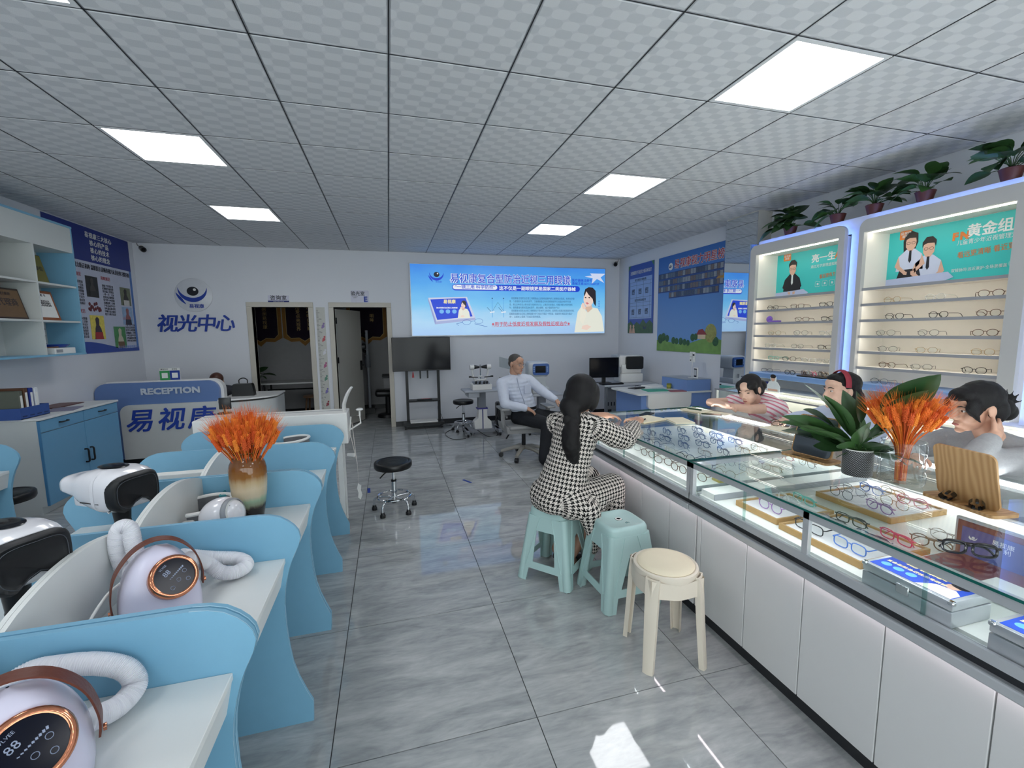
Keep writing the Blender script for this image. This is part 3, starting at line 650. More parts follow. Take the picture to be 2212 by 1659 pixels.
# ---- hose (eye steam) machines: body, leather handle, copper-rimmed touch dial, white hose
LILAC = mat('lilac_white_plastic', (218, 214, 234), .25, var=.01); COPPER = mat('rose_copper', (214, 140, 108), .12, metal=1, var=.03); TAN = mat('brown_leather', (104, 52, 36), .45, bump=.1)
HOSE = mat('white_hose', (226, 226, 232), .55, var=.02)
DIAL = mat('dial_glass', (6, 10, 28), .12, spec=.15)
DIALP = mat('dial_print', (150, 160, 186), .4)
def ribbed(par, pts, r, n=150):
    P_ = cr(pts, 16); b = M(); k = len(P_)
    # resample and rib
    rr = [r*(1+.05*math.sin(i*2.2)) for i in range(k*3)]
    PP = []
    for i in range(k-1):
        for j in range(3): PP.append(P_[i].lerp(P_[i+1], j/3))
    PP.append(P_[-1])
    return ob('hose', b.tube(PP, rr[:len(PP)], 14), HOSE, par, 80)
def steam_machine(label, loc, rz, hoses):
    t = thing('steam_machine', label, 'machine', loc, rz, 'white hose machines on the blue desks')
    # rounded tapering body: superellipse sections (dial faces -y, tilted back)
    def sec(u, v):
        z = .180*v**.92; s = [.98, 1.03, 1.02, .97, .89, .78, .62, .40, .001]; k = (1.0-.06*(1-v)**4)*max(.001, 1-v**2.1)**.55
        a = 2*PI*u; ca, sa = math.cos(a), math.sin(a); e = .62
        x = abs(ca)**e*(1 if ca > 0 else -1)*.088*k; y = abs(sa)**e*(1 if sa > 0 else -1)*.082*k
        return Vector((x, y+.012*v, z))
    b = M().grid(sec, 36, 15, True); b.f.append(tuple(i*15 for i in range(36))[::-1])
    ob('machine_body', b, LILAC, t, 60)
    Rd = Matrix.Translation((.026, -.056, .112)) @ Matrix.Rotation(.28, 4, 'Z') @ Matrix.Rotation(-.55, 4, 'X') @ Matrix.Rotation(PI/2, 4, 'X')
    d = ob('dial_rim', M().lathe([(.044, -.02), (.052, -.012), (.053, .004), (.049, .010), (.043, .008)], 40, cap=False).xf(Rd), COPPER, t, 80)
    ob('dial_face', M().lathe([(.044, .0), (.044, .006), (0, .006)], 40).xf(Rd), DIAL, d)
    def dp(b_, nm='dial_mark'): ob(nm, b_.xf(Rd), DIALP, d, 0)
    for (x, y) in ((.022, .004), (.005, -.012), (.024, -.018), (-.012, -.026)):
        dp(M().tube([(x+.0045*math.cos(a*PI/8), y+.0045*math.sin(a*PI/8), .0066) for a in range(16)], .0005, 4, True))
    b = M()
    for i in range(9): b.box(-.012+.004*i, -.004+.0022*i, .006, -.009+.004*i, -.0025+.0022*i+.0004*i, .0066)
    dp(b)
    tx = txt(d, '88', .017, DIALP, (0, 0, 0), 'T', name='dial_digits'); tx.matrix_local = Rd @ Matrix.Translation((-.014, .012, .0066)) @ Matrix.Rotation(.5, 4, 'Z')
    tx = txt(d, 'VLVEE', .007, DIALP, (0, 0, 0), 'T', name='dial_name'); tx.matrix_local = Rd @ Matrix.Translation((-.018, .028, .0066)) @ Matrix.Rotation(.5, 4, 'Z')
    # strap handle over the top
    P_ = cr([(-.092, -.015, .03), (-.094, -.012, .08), (-.082, -.005, .135), (-.045, .006, .180), (.0, .01, .196), (.045, .014, .180), (.080, .018, .135), (.094, .02, .08), (.092, .022, .04)], 5)
    b = M(); w_ = .0145
    vs_ = []; 
    for i, p in enumerate(P_):
        tn = (P_[min(i+1, len(P_)-1)]-P_[max(0, i-1)]).normalized(); nrm = tn.cross(Vector((0, 1, 0))).normalized()
        for q in ((-w_, -.0015), (w_, -.0015), (w_, .0015), (-w_, .0015)): vs_.append(p+Vector((0, q[0], 0))+nrm*q[1])
    fs_ = []
    for i in range(len(P_)-1):
        for j in range(4): fs_.append((i*4+j, i*4+(j+1) % 4, i*4+4+(j+1) % 4, i*4+4+j))
    h = ob('handle_strap', b.add(vs_, fs_), TAN, t, 40)
    for s in (-1, 1): ob('rivet', M().cyl((s*.096, -.01 if s < 0 else .022, .046), (s*.1005, -.01 if s < 0 else .022, .046), .006, n=12), COPPER, h)
    t.scale = (1.22, 1.22, 1.22); Ri = Matrix.Rotation(-rz, 3, 'Z')
    for k, hp in enumerate(hoses): ribbed(t, [Ri @ ((Vector(p)-Vector(loc))/1.22) for p in hp], .0195)
    ob('power_cord', M().tube(cr([(-.07, .03, .10), (-.10, .0, .09), (-.135, -.03, .05), (-.145, -.05, .015), (-.12, -.06, .005), (-.08, -.05, .006)], 6), .0035, 8), OFFW, t)
    return t
steam_machine('lilac-white machine with brown strap and copper dial between two blue dividers', (-.722, 1.55, .716), .50,
              [[(-.66, 1.60, .86), (-.64, 1.68, .80), (-.60, 1.69, .755), (-.555, 1.70, .745), (-.535, 1.735, .750), (-.575, 1.775, .758), (-.66, 1.775, .775), (-.72, 1.70, .83)],
               [(-.79, 1.63, .86), (-.85, 1.65, .82), (-.872, 1.66, .86), (-.876, 1.66, .92), (-.862, 1.66, .965), (-.838, 1.66, .96), (-.826, 1.65, .90), (-.80, 1.62, .83)]])
steam_machine('copper-dialled white hose machine cropped by the bottom left corner', (-.705, .965, .716), .40,
              [[(-.66, 1.00, .80), (-.655, 1.07, .765), (-.625, 1.12, .750), (-.610, 1.16, .765), (-.630, 1.172, .80), (-.68, 1.174, .825), (-.75, 1.174, .835), (-.82, 1.17, .83), (-.855, 1.10, .80), (-.80, 1.02, .79)]])
# ---- goggle-like vision trainers on tripods
BLKF = mat('black_face_rubber', (14, 16, 20), .5); GLOSSW = mat('gloss_white_shell', (232, 231, 236), .18, var=.01, coat=.5)
def trainer(label, loc, rz, lift=.04):
    t = thing('vision_trainer', label, 'vision trainer', loc, rz, 'white goggle vision trainers')
    # local: face towards +x, nose towards -x
    secs = [(-.20, .045, .030, .185), (-.185, .058, .042, .183), (-.12, .066, .050, .180), (-.06, .078, .068, .182), (.0, .088, .082, .180), (.05, .093, .086, .178), (.10, .090, .080, .178), (.122, .084, .072, .178)]
    n = 40
    def f(u, v):
        q = v*(len(secs)-1); i = min(len(secs)-2, int(q)); k = q-i; a_ = [secs[i][j]*(1-k)+secs[i+1][j]*k for j in range(4)]
        a = 2*PI*u; ca, sa = math.cos(a), math.sin(a); e = .6
        y = abs(ca)**e*(1 if ca > 0 else -1)*a_[1]; z = abs(sa)**e*(1 if sa > 0 else -1)*a_[2]
        if sa < 0: z *= (.86 if a_[0] > -.08 else .55)
        if a_[0] > .08 and sa < -.5 and abs(y) < .05: z += .028*(1-abs(y)/.05)*(a_[0]-.08)/.04
        return Vector((a_[0]+(.012*(1-(y/.09)**2) if a_[0] < -.15 else 0)-(.03*(y/.09)**2 if a_[0] > .05 else 0), y, a_[3]+z))
    b = M().grid(f, n, 24, True); b.f.append(tuple(i*24 for i in range(n))); b.f.append(tuple(i*24+23 for i in range(n))[::-1])
    ob('trainer_shell', b, GLOSSW, t, 60)
    # black face pad with nose cut-out
    gp = []
    for i in range(44):
        a = 2*PI*i/44; ca, sa = math.cos(a), math.sin(a); y = abs(ca)**.6*(1 if ca > 0 else -1)*.086; z = abs(sa)**.62*(1 if sa > 0 else -1)*.068
        if sa < -.5: z += .042*max(0, 1-(abs(y)/.048)**2)
        gp.append((y, z))
    vs_ = []
    for (sx_, xo) in ((1.0, .100), (1.0, .132), (.90, .142), (.74, .136), (.70, .1325)):
        for (y, z) in gp: vs_.append((xo-.03*(y*sx_/.09)**2, y*sx_, .178+z*sx_))
    k = len(gp); fs_ = [(r*k+i, r*k+(i+1) % k, (r+1)*k+(i+1) % k, (r+1)*k+i) for r in range(4) for i in range(k)]+[tuple(4*k+i for i in range(k))]
    ob('face_pad', M().add(vs_, fs_), BLKF, t, 60)
    ob('pad_seam', M().tube([(.1405-.03*(y*.80/.09)**2, y*.80, .178+z*.80) for y, z in gp], .0009, 4, True), mat('seam_grey', (70, 74, 82), .6), t)
    ob('top_screen', M().sph((.015, 0, .2635), (.058, .038, .0045), 24, 8), SCREEN, t)
    ob('side_slot', M().rbox(-.03, -.0905, .150, .06, -.0865, .154, .001, 1), BLACK, t, 0)
    ob('nose_block', M().rbox(-.13, -.05, .115, -.05, .05, .16, .008, 2), GLOSSW, t)
    ob('button', M().cyl((.09, -.075, .125), (.09, -.082, .122), .005, n=10), CHROME, t)
    for c_ in t.children: c_.location.z = lift
    b = M().cyl((.03, 0, .06), (.03, 0, .115+lift), .022, .03, 14).sph((.03, 0, .085), .026, 12, 8).sph((.03, 0, .085+lift*.7), .024, 12, 8); tr = ob('tripod_head', b, BLACK, t)
    for k_ in range(3):
        a = 2*PI*k_/3+.4; ca, sa = math.cos(a), math.sin(a)
        ob('tripod_leg', M().tube([(.03, 0, .066), (.03+.05*ca, .05*sa, .045), (.03+.12*ca, .12*sa, .006)], [.011, .010, .008], 8), BLACK, tr)
    return t
trainer('white goggle-shaped trainer on tripod, middle bay left of the spine', (-1.135, 2.17, .716), -.52, .035).scale = (1.12,)*3
trainer('larger white goggle-shaped trainer with black face pad at left frame edge', (-1.075, 1.53, .716), -.55, .055).scale = (1.1,)*3
# ---- head-worn massagers on desks
GREYF = mat('grey_felt', (112, 114, 118), .8, bump=.1)
def headset(label, loc, rz, globe=True):
    t = thing('eye_massager', label, 'headset', loc, rz, 'grey headband massagers')
    def band(u, v):
        a = -2.3+4.6*u; r = .085; z = .012+.075*v*(1-.18*abs(a)/2.3)
        return Vector((r*math.cos(a)*1.05-.01, r*math.sin(a), z))
    b = M().grid(band, 30, 5); b.grid(lambda u, v: band(u, v)*1 if False else Vector((band(u, v).x*.93, band(u, v).y*.93, band(u, v).z)), 30, 5)
    ob('headband', b, GREYF, t, 60)
    P_ = [band(i/29, 1.0) for i in range(30)]
    ob('white_trim', M().tube([p+Vector((0, 0, .002)) for p in P_], .007, 8), OFFW, t)
    ob('buckle', M().rbox(-.085, -.085, .03, -.05, -.06, .06, .005, 1), OFFW, t)
    if globe:
        c = Vector((.02, -.115, .062))
        ob('control_pod', M().sph(c, (.068, .06, .062), 28, 18), GLOSSW, t, 80)
        Rd = Matrix.Translation(c+Vector((.045, -.045, .012))) @ Matrix.Rotation(-PI/4, 4, 'Z') @ Matrix.Rotation(PI/2, 4, 'Y')
        Rd = Matrix.Translation(c) @ Vector((.6, -.75, .25)).to_track_quat('Z', 'Y').to_matrix().to_4x4()
        d = ob('pod_rim', M().lathe([(.046, .028), (.052, .036), (.050, .048), (.045, .050)], 32, cap=False).xf(Rd), GREYP, t, 80)
        ob('pod_face', M().lathe([(.046, .046), (.030, .050), (0, .051)], 32).xf(Rd), OFFW, d)
        ob('pod_screen', M().box(-.014, -.014, .0505, .014, .014, .053).xf(Rd), SCREEN, d, 0)
        x = txt(d, '护眼仪', .012, INK, (0, 0, 0), 'T'); x.matrix_local = Rd @ Matrix.Translation((0, .026, .0505))
        x = txt(d, '开始  暂停', .008, INK, (0, 0, 0), 'T'); x.matrix_local = Rd @ Matrix.Translation((0, -.026, .0505))
    ob('cord', M().tube(cr([(.03, -.10, .02), (.12, -.09, .015), (.17, -.02, .006), (.20, .05, .005)], 6), .004, 8), OFFW, t)
    return t
headset('grey headband massager with white control pod beside the brown vase', (-.835, 2.25, .716), .55).scale = (1.3,)*3
headset('grey headband massager with round control pod half hidden behind the brown vase', (-.80, 2.76, .716), .1)
headset('grey visor massager on the farthest blue desk below the white bench', (-.70, 3.47, .716), -.1, False).scale = (1.35,)*3
t = thing('storage_basket', 'small teal plastic basket behind the massager and vase', 'basket', (-.755, 2.366, .716))
TEAL = mat('teal_plastic', (54, 150, 160), .4)
b = M().box(-.05, -.04, 0, .05, .04, .004)
for q in ((-.05, -.04, .004, .05, -.036, .11), (-.05, .036, .004, .05, .04, .11), (-.05, -.036, .004, -.046, .036, .11), (.046, -.036, .004, .05, .036, .11)): b.box(*q)
ob('basket_wall', b, TEAL, t, 0); ob('basket_rim', M().tube([(-.05, -.04, .11), (.05, -.04, .11), (.05, .04, .11), (-.05, .04, .11)], .004, 6, True), TEAL, t)
# ---- papers and cushions on the left desk halves
tag(ob('document_box', M().rbox(-.19, -.01, 0, .20, .05, .155, .003, 1), PAPER, loc=(-1.13, 2.62, .716), smooth=0), 'long white upright carton in the left bay behind the trainer', 'box')
t = thing('rolled_poster', 'white rolled poster with pink edges on the far left desk', 'poster', (-1.18, 3.18, .716))
ob('roll', M().grid(lambda u, v: Vector((-.20+.36*v, .06*math.cos(u*5.2)*(.6+.1*u), .062+.06*math.sin(u*5.2)*(.9))), 26, 4), mat('pale_blue_print_sheet', (214, 222, 236), .6), t, 60)
ob('pink_edge', M().box(-.30, -.05, .0, -.20, .05, .012), mat('pink_print', (206, 96, 180), .6), t, 0); ob('flap', M().prism([(-.27, .0), (-.19, .1), (-.15, .1), (-.18, .0)], 'y', -.05, .05), PAPER, t, 0)
# ---- white optical bench behind the last desk with chin rest
t = thing('optical_bench', 'long white optical bench standing behind the last blue desk', 'bench', (-.88, 3.86, 0))
ob('beam', M().rbox(-.55, -.12, .70, .53, .13, .95, .004, 1), OFFW, t, 0)
ob('top_groove', M().box(-.53, .03, .9505, .50, .05, .952), mat('groove_grey', (170, 172, 176), .5), t, 0)
for x in (-.50, .44):
    for y in (-.08, .08): ob('leg', M().box(x, y-.02, 0, x+.04, y+.02, .70), OFFW, t, 0)
t = thing('chin_rest', 'white curved chin and forehead rest at the right end of the bench', 'chin rest', (-.36, 3.86, .70))
P_ = cr([(0, 0, .20), (-.02, 0, .28), (0, 0, .36), (.03, 0, .42), (.05, 0, .445)], 6)
ob('forehead_arm', M().tube(P_, [.02+.022*math.sin(PI*(.25+.7*i/len(P_))) for i in range(len(P_))], 10, sq=(1.6, .35)), OFFW, t)
ob('bracket', M().tube([(.01, 0, .05), (.03, 0, .20), (.10, 0, .205), (.105, 0, .14), (.02, 0, .09)], .007, 8), OFFW, t)
ob('chin_cup', M().sph((.10, 0, .255), (.03, .04, .012), 16, 8).cyl((.10, 0, .20), (.10, 0, .25), .008, n=10), OFFW, t)
b = M().tube([(.015, -.02, .08), (.06, -.03, -.18), (.062, -.03, -.2)], .003, 6).tube([(.035, 0, .15), (.06, -.03, -.2)], .003, 6)
ob('hanging_cord', b.tube([(.062, -.03, -.2), (.066, -.03, -.37)], .0015, 5), mat('cord_cream', (206, 200, 196), .7), t)
b = M().prism([(.03+.5*x, z) for x, z in ((.06, -.37), (.11, -.39), (.10, -.43), (.12, -.47), (.09, -.51), (.05, -.49), (.06, -.45), (.04, -.41))], 'y', -.036, -.026); ob('hanging_occluder', b, OFFW, t)
ob('knob', M().cyl((-.01, -.03, -.115), (.045, -.05, -.118), .014, .018, 12), OFFW, t)
# ================================================================== back wall: backlit sign
LBK = .74
def lb_mat():
    m, b, nt, N, Ma, Mix = node_mat('backlit_sky_print', .3)
    tc = N('ShaderNodeTexCoord'); sp = N('ShaderNodeSeparateXYZ'); nt.links.new(tc.outputs['Object'], sp.inputs[0])
    nz = N('ShaderNodeTexNoise'); nz.inputs['Scale'].default_value = 1.6; nz.inputs['Detail'].default_value = 5
    mp = N('ShaderNodeMapping'); mp.inputs['Scale'].default_value = (1, 1, 2.5); nt.links.new(tc.outputs['Object'], mp.inputs[0]); nt.links.new(mp.outputs[0], nz.inputs['Vector'])
    h = Ma('ADD', Ma('DIVIDE', sp.outputs[2], 1.18), Ma('MULTIPLY', Ma('SUBTRACT', nz.outputs[0], .5), .35))
    r = N('ShaderNodeValToRGB'); nt.links.new(h, r.inputs[0]); e = r.color_ramp.elements
    e[0].position = 0; e[0].color = lin((168, 206, 250))+(1,); e[1].position = 1; e[1].color = lin((64, 144, 240))+(1,)
    for p, c in ((.2, (176, 220, 252)), (.45, (120, 202, 250)), (.75, (84, 172, 246))): n = e.new(p); n.color = lin(c)+(1,)
    b.inputs['Base Color'].default_value = (.02, .02, .02, 1)
    nt.links.new(r.outputs[0], b.inputs['Emission Color']); b.inputs['Emission Strength'].default_value = LBK
    return m
LX, LZ, LW, LHh = .387, 1.54, 3.54, 1.18
t = thing('light_box_sign', 'large glowing sky blue light box sign with woman portrait on back wall', 'sign', (LX, YB, LZ))
fr = M()
for q in ((-.012, -.055, -.012, LW+.012, 0, 0), (-.012, -.055, LHh, LW+.012, 0, LHh+.012), (-.012, -.055, 0, 0, 0, LHh), (LW, -.055, 0, LW+.012, 0, LHh)): fr.box(*q)
ob('sign_frame', fr, ALU, t, 0)
ob('glowing_panel', M().box(0, -.05, 0, LW, -.002, LHh), lb_mat(), t, 0)
def E(n, c, k=1): return emi('lit_'+n, c, LBK*k)
eB, eW, eK, eR, eI, eS, eH, eC = E('blue', (20, 66, 214)), E('white', (240, 246, 255)), E('black', (24, 28, 44)), E('red', (206, 62, 84)), E('grey_blue', (40, 92, 140)), E('skin', (246, 220, 206)), E('hair', (40, 34, 40)), E('cream', (238, 240, 226))
def u(x, y): return (x-100)/1668*LW, LHh-(y-122)/600*LHh     # helper on the drawing of the sign (1668 x 600 units)
def lt(s, x, y, size, m, **k):
    a, c = u(x, y); return txt(t, s, size, m, (a, -.0525, c), **k)
yy = -.0510
def lp(nm, pts, m, d=.0008, off=0): return ob(nm, M().prism([u(*p) for p in pts], 'y', yy-off-d, yy-off), m, t, 0)
a, c = u(305, 225); eye_logo(t, (a, -.051, c), .150, 'B', eB, eK, eW); lt('易视康', 318, 268, .035, eB)
x = lt('易视康复合型防治近视三用眼镜', 925, 240, .17, eW, width=2.205, bold=.006, ext=.0002); x.location.y = -.0512
lt('易视康复合型防治近视三用眼镜', 925, 240, .17, eB, width=2.18, bold=.0012)
lt('医疗器械注册号\n黄械注准20212160737', 1455, 248, .058, eB, align='LEFT', width=.54, line=1.0, bold=.0006)
def pill(x0, y0, x1, y1): r = (y1-y0)/2; return [(x0+r+r*math.cos(i*PI/8+PI/2), y0+r-r*math.sin(i*PI/8+PI/2)) for i in range(9)]+[(x1-r+r*math.cos(i*PI/8-PI/2), y0+r-r*math.sin(i*PI/8-PI/2)) for i in range(9)]
lp('blue_pill', pill(424, 284, 1530, 338), eB); lp('white_pill', pill(430, 289, 795, 328), eW, off=.001)
lt('“一镜三用 科学防控”', 612, 308, .07, eB, width=.70, bold=.001); lt('这不仅是一副眼镜更是国家二类医疗器械', 1150, 315, .075, eW, width=1.44, bold=.0015)
PAR = ['    易视康复合型防治近视三用眼镜由凸透镜和底朝内的三棱镜组合而成，利用光学原', '理，凸透镜替代晶状体的调节，三棱镜使看近时的双眼视线平行为看远时的平行状', '线，通过这种改变人眼光线行进路径的方法，让看近变成看远，在缩小瞳孔时同时放松', '时，使佩戴者的眼状肌放松调节，集合缓解，减少视疲劳的产生！', '    易视康复合型防治近视三用眼镜在不影响学习的同时，起到防止低度近视发展的作用。', '配戴易视康防治近视三用眼镜看书学习相当于看远一样轻松，彻底将闲“看近变为看远”', '色”，从根本上阻断了形成近视的根源。']
for i, s in enumerate(PAR): lt(s, 895, 402+27.5*i, .042, eI, align='LEFT', width=1.20*min(1, len(s)/37))
lt('※用于防止低度近视发展及假性近视治疗※', 1090, 632, .085, eR, width=1.47, bold=.001); lp('underline', [(742, 652), (1440, 646), (1440, 648), (742, 654)], eR)
# silver product box with glasses
eL, eD = E('silver', (206, 214, 240)), E('case_blue', (26, 70, 220)); eY = E('gold', (248, 236, 170))
lp('case_lid', [(232, 402), (542, 392), (608, 572), (290, 604)], eL); lp('case_side', [(232, 402), (290, 604), (280, 628), (230, 420)], E('silver_shade', (150, 164, 216))); lp('case_front', [(290, 604), (608, 572), (604, 592), (280, 628)], E('silver_mid', (170, 182, 226)))
lp('case_label', [(248, 416), (530, 402), (584, 560), (298, 590)], eD, off=.001)
lt('易视康', 400, 435, .07, eY, bold=.002).location.y = -.0535; lt('复合型防治近视三用眼镜', 378, 487, .03, eW, width=.36, bold=.0006).location.y = -.0535
for x_ in (335, 385, 437): lp('round_icon', [(x_+18*math.cos(i*PI/10), 518+18*math.sin(i*PI/10)) for i in range(20)], E('icon', (120, 190, 250)), off=.0018)
def portrait(ox, oy, k):
    f = lambda pts: [(ox+(x-1500)*k, oy+(y-290)*k) for x, y in pts]
    lp('portrait_blouse', f([(1480, 712), (1500, 580), (1510, 520), (1545, 470), (1600, 520), (1650, 480), (1700, 490), (1740, 560), (1762, 690), (1762, 706)]), eC, off=.0018)
    lp('portrait_hair', f([(1568, 350), (1580, 310), (1612, 292), (1650, 296), (1678, 325), (1682, 420), (1680, 470), (1660, 440), (1650, 400), (1610, 360), (1590, 330), (1572, 380)]), eH, off=.0034)
    lp('portrait_face', f([(1566, 380), (1575, 345), (1600, 325), (1640, 350), (1662, 385), (1652, 440), (1625, 470), (1592, 474), (1572, 445), (1564, 412)]), eS, off=.0026)
    lp('portrait_neck', f([(1590, 465), (1640, 455), (1650, 490), (1606, 528), (1580, 490)]), E('skin_shade', (226, 192, 170)), off=.0022)
    lp('portrait_hand', f([(1542, 455), (1560, 440), (1580, 470), (1588, 560), (1560, 640), (1530, 600)]), E('sleeve', (244, 242, 226)), off=.003)
    lp('portrait_fingers', f([(1545, 462), (1553, 436), (1566, 440), (1586, 478), (1576, 500), (1556, 490)]), eS, off=.0038)
    lp('portrait_arm', f([(1555, 650), (1600, 640), (1640, 660), (1600, 690), (1545, 680)]), eS, off=.0034)
    for ex in (1583, 1618): lp('portrait_eye', f([(ex-10, 388), (ex, 382), (ex+11, 390), (ex, 394)]), eH, off=.0036)
    lp('portrait_mouth', f([(1583, 436), (1600, 432), (1616, 444), (1598, 452)]), E('lips', (220, 120, 130)), off=.0036)
portrait(1500, 290, 1.0); portrait(470, 424, .36)
for i, s in enumerate('易视康三用镜形象大使'): lt(s, 1712, 425+22*i, .032, eB)
# diagram of light paths
for sx in (0, 96):
    lp('ray', [(748+sx, 405), (753+sx, 405), (753+sx, 570), (748+sx, 570)], E('ray', (100, 176, 240)))
    lp('ray_dot', [(751+sx+6*math.cos(i*PI/6), 403+6*math.sin(i*PI/6)) for i in range(12)], eI, off=.001); lp('lens_shape', [(730+sx, 520), (770+sx, 516), (768+sx, 526), (730+sx, 530)], eW, off=.001)
    lp('ray', [(705+sx, 482), (708+sx, 480), (742+sx, 520), (739+sx, 522)], eI, off=.001)
lp('ray', [(797, 436), (799, 436), (756, 510), (753, 510)], eI); lp('ray', [(797, 436), (799, 436), (845, 510), (842, 510)], eI)
lp('sun_star', [(1575, 195), (1640, 185), (1625, 165), (1765, 165), (1765, 170), (1725, 200), (1760, 250), (1690, 215), (1640, 262), (1650, 210)], E('cloud', (214, 226, 252)))
gl = M()
for cx_, cz_ in (u(535, 610), u(635, 602)): gl.tube([(cx_+.072*math.cos(i*PI/14), -.053, cz_+.042*math.sin(i*PI/14)) for i in range(28)], .003, 5, True)
gl.tube([(*u(570, 605)[:1], -.053, u(570, 605)[1]), (u(600, 600)[0], -.053, u(600, 600)[1])], .003, 5); gl.tube([(u(468, 640)[0], -.053, u(468, 640)[1]), (u(450, 625)[0], -.053, u(450, 625)[1]), (u(500, 610)[0], -.053, u(500, 610)[1])], .004, 5).tube([(u(600, 625)[0], -.053, u(600, 625)[1]), (u(705, 652)[0], -.053, u(705, 652)[1])], .004, 5)
ob('printed_glasses', gl, E('specs', (70, 110, 190)), t)
# ---- room name plates and height chart
t = thing('door_plate', 'small white and navy name plate above the left doorway', 'sign', (-1.62, YB, 2.13))
ob('plate', M().box(-.148, -.006, -.055, .148, 0, .058), mat('plate_lilac', (206, 206, 222), .4), t, 0); ob('navy_strip', M().box(-.148, -.008, -.055, .148, -.006, -.022), NAVYD, t, 0)
txt(t, '咨询室', .075, INK, (0, -.008, .018), bold=.001, space=1.15); txt(t, 'CONSULTING ROOM', .016, PAPER, (0, -.0095, -.038))
t = thing('door_plate', 'rounded white name plate with blue E above the right doorway', 'sign', (-.42, YB, 2.18))
ob('plate', M().prism(rrect(-.14, -.10, .14, .10, .02), 'y', -.006, 0), mat('plate_lilac', (206, 206, 222), .4), t, 0)
txt(t, '验光室', .072, INK, (-.03, -.008, .045), bold=.001); txt(t, 'E', .115, NAVY, (.085, -.008, -.045), bold=.006); txt(t, 'OPTOMETRY\nROOM', .016, INK, (-.075, -.008, -.01))
t = thing('height_chart', 'pale height chart strip with cartoon stickers between the two doorways', 'chart', (-1.03, YB, .20))
ob('strip', M().box(-.066, -.003, 0, .066, 0, 1.81), mat('chart_pale', (196, 196, 190), .6, var=.08), t, 0)
b = M()
for i in range(88): b.box(-.062, -.004, .02+.02*i, -.062+(.05 if i % 5 == 0 else .03), -.003, .024+.02*i)
o = ob('scale_marks', b, INK, t, 0); o['kind'] = 'stuff'
for i, cc in enumerate(((150, 70, 80), (120, 110, 170), (90, 140, 120), (170, 90, 130), (220, 220, 226), (190, 80, 90), (140, 120, 170))):
    b = M().sph((.028, -.003, .25+.21*i), (.022, .002, .026), 10, 6).sph((.04, -.003, .29+.21*i), (.014, .002, .016), 8, 6).sph((.012, -.003, .225+.21*i), (.012, .002, .012), 8, 6)
    ob('sticker', b, mat('sticker_%d' % i, cc, .5), t)
for i in range(8): txt(t, str(50+20*i), .028, INK, (-.01, -.004, .15+.21*i))
# ================================================================== posters on the right wall
t = thing('notice_poster', 'narrow blue and green chart poster on the right wall by the corner', 'poster', (XR-.003, 6.94, 1.535))
ob('panel', M().box(-.006, -.40, 0, 0, .40, 1.19), mat('chart_blue', (58, 88, 170), .5), t, 0); ob('table_area', M().box(-.0075, -.35, .25, -.006, .35, .96), mat('chart_pale_blue', (150, 176, 220), .5), t, 0)
ob('forest', M().prism([(-.40, 0), (-.40, .16), (-.3, .22), (-.2, .16), (-.1, .24), (0, .15), (.1, .2), (.2, .14), (.3, .21), (.40, .17), (.40, 0)], 'x', -.0085, -.0065), mat('chart_green', (52, 92, 66), .5, var=.4, scale=20), t, 0)
ob('corner_leaf', M().prism([(-.40, 1.19), (-.40, 1.10), (-.32, 1.19)], 'x', -.0075, -.006).prism([(.40, 1.19), (.40, 1.10), (.32, 1.19)], 'x', -.0075, -.006), mat('leaf_green_print', (80, 130, 90), .5), t, 0)
txt(t, '近视眼防控与屈光分级基本知识', .07, PAPER, (-.0085, 0, 1.05), 'R', width=.66); txt(t, '屈光状态分级标准', .045, INK, (-.0085, 0, .92), 'R'); txt(t, '散光及常见病症状', .045, INK, (-.0085, 0, .57), 'R')
b = M()
for z in (.89, .83, .62, .53, .47, .27): b.box(-.0088, -.34, z, -.0078, .34, z+.003)
for y in (-.30, -.1, .12, .33): b.box(-.0088, y, .27, -.0078, y+.002, .89)
ob('table_lines', b, INK, t, 0)
for y in (-.2, .01, .23):
    for z in (.72, .37): txt(t, '近视度数\n眼轴增长\n视力下降\n及时检查', .024, INK, (-.0085, y, z), 'R')
for y in (-.02+.22, .30): ob('child_print', M().sph((-.009, y, .12), (.001, .03, .03), 10, 6).prism([(y-.05, 0), (y-.03, .09), (y+.03, .09), (y+.05, 0)], 'x', -.0095, -.0085), mat('skin_print', (206, 166, 146), .5), t)
eye_logo(t, (-.0095, -.17, .10), .06, 'R', NAVYD, PUPIL, PAPER)
t = thing('star_poster', 'big blue sky honour-board poster with rows of photos on right wall', 'poster', (XR-.003, 5.67, 1.252))
def sky_mat():
    m, b, nt, N, Ma, Mix = node_mat('printed_sky', .45)
    tc = N('ShaderNodeTexCoord'); sp = N('ShaderNodeSeparateXYZ'); nt.links.new(tc.outputs['Object'], sp.inputs[0])
    nt.links.new(Mix(Ma('DIVIDE', sp.outputs[2], 1.47), (112, 156, 212), (52, 108, 186)), b.inputs['Base Color']); return m
ob('panel', M().box(-.006, -.74, 0, 0, .74, 1.47), sky_mat(), t, 0)
ob('meadow', M().prism([(-.74, 0), (-.74, .19), (-.55, .22), (-.35, .2), (-.1, .14), (.2, .12), (.45, .15), (.6, .2), (.74, .17), (.74, 0)], 'x', -.0075, -.006), mat('meadow_print', (118, 158, 82), .5, var=.35, scale=8), t, 0)
TG = mat('tree_print', (48, 92, 56), .5, var=.5, scale=30)
for (y, z, r) in ((.64, .19, .07), (.56, .22, .06), (.46, .2, .05), (.30, .17, .05), (.22, .16, .045), (.12, .16, .05), (.03, .15, .045), (-.05, .14, .04), (-.15, .22, .05), (-.22, .23, .045), (-.62, .17, .06)):
    ob('printed_tree', M().sph((-.008, y, z), (.001, r, r*1.1), 12, 8), TG, t)
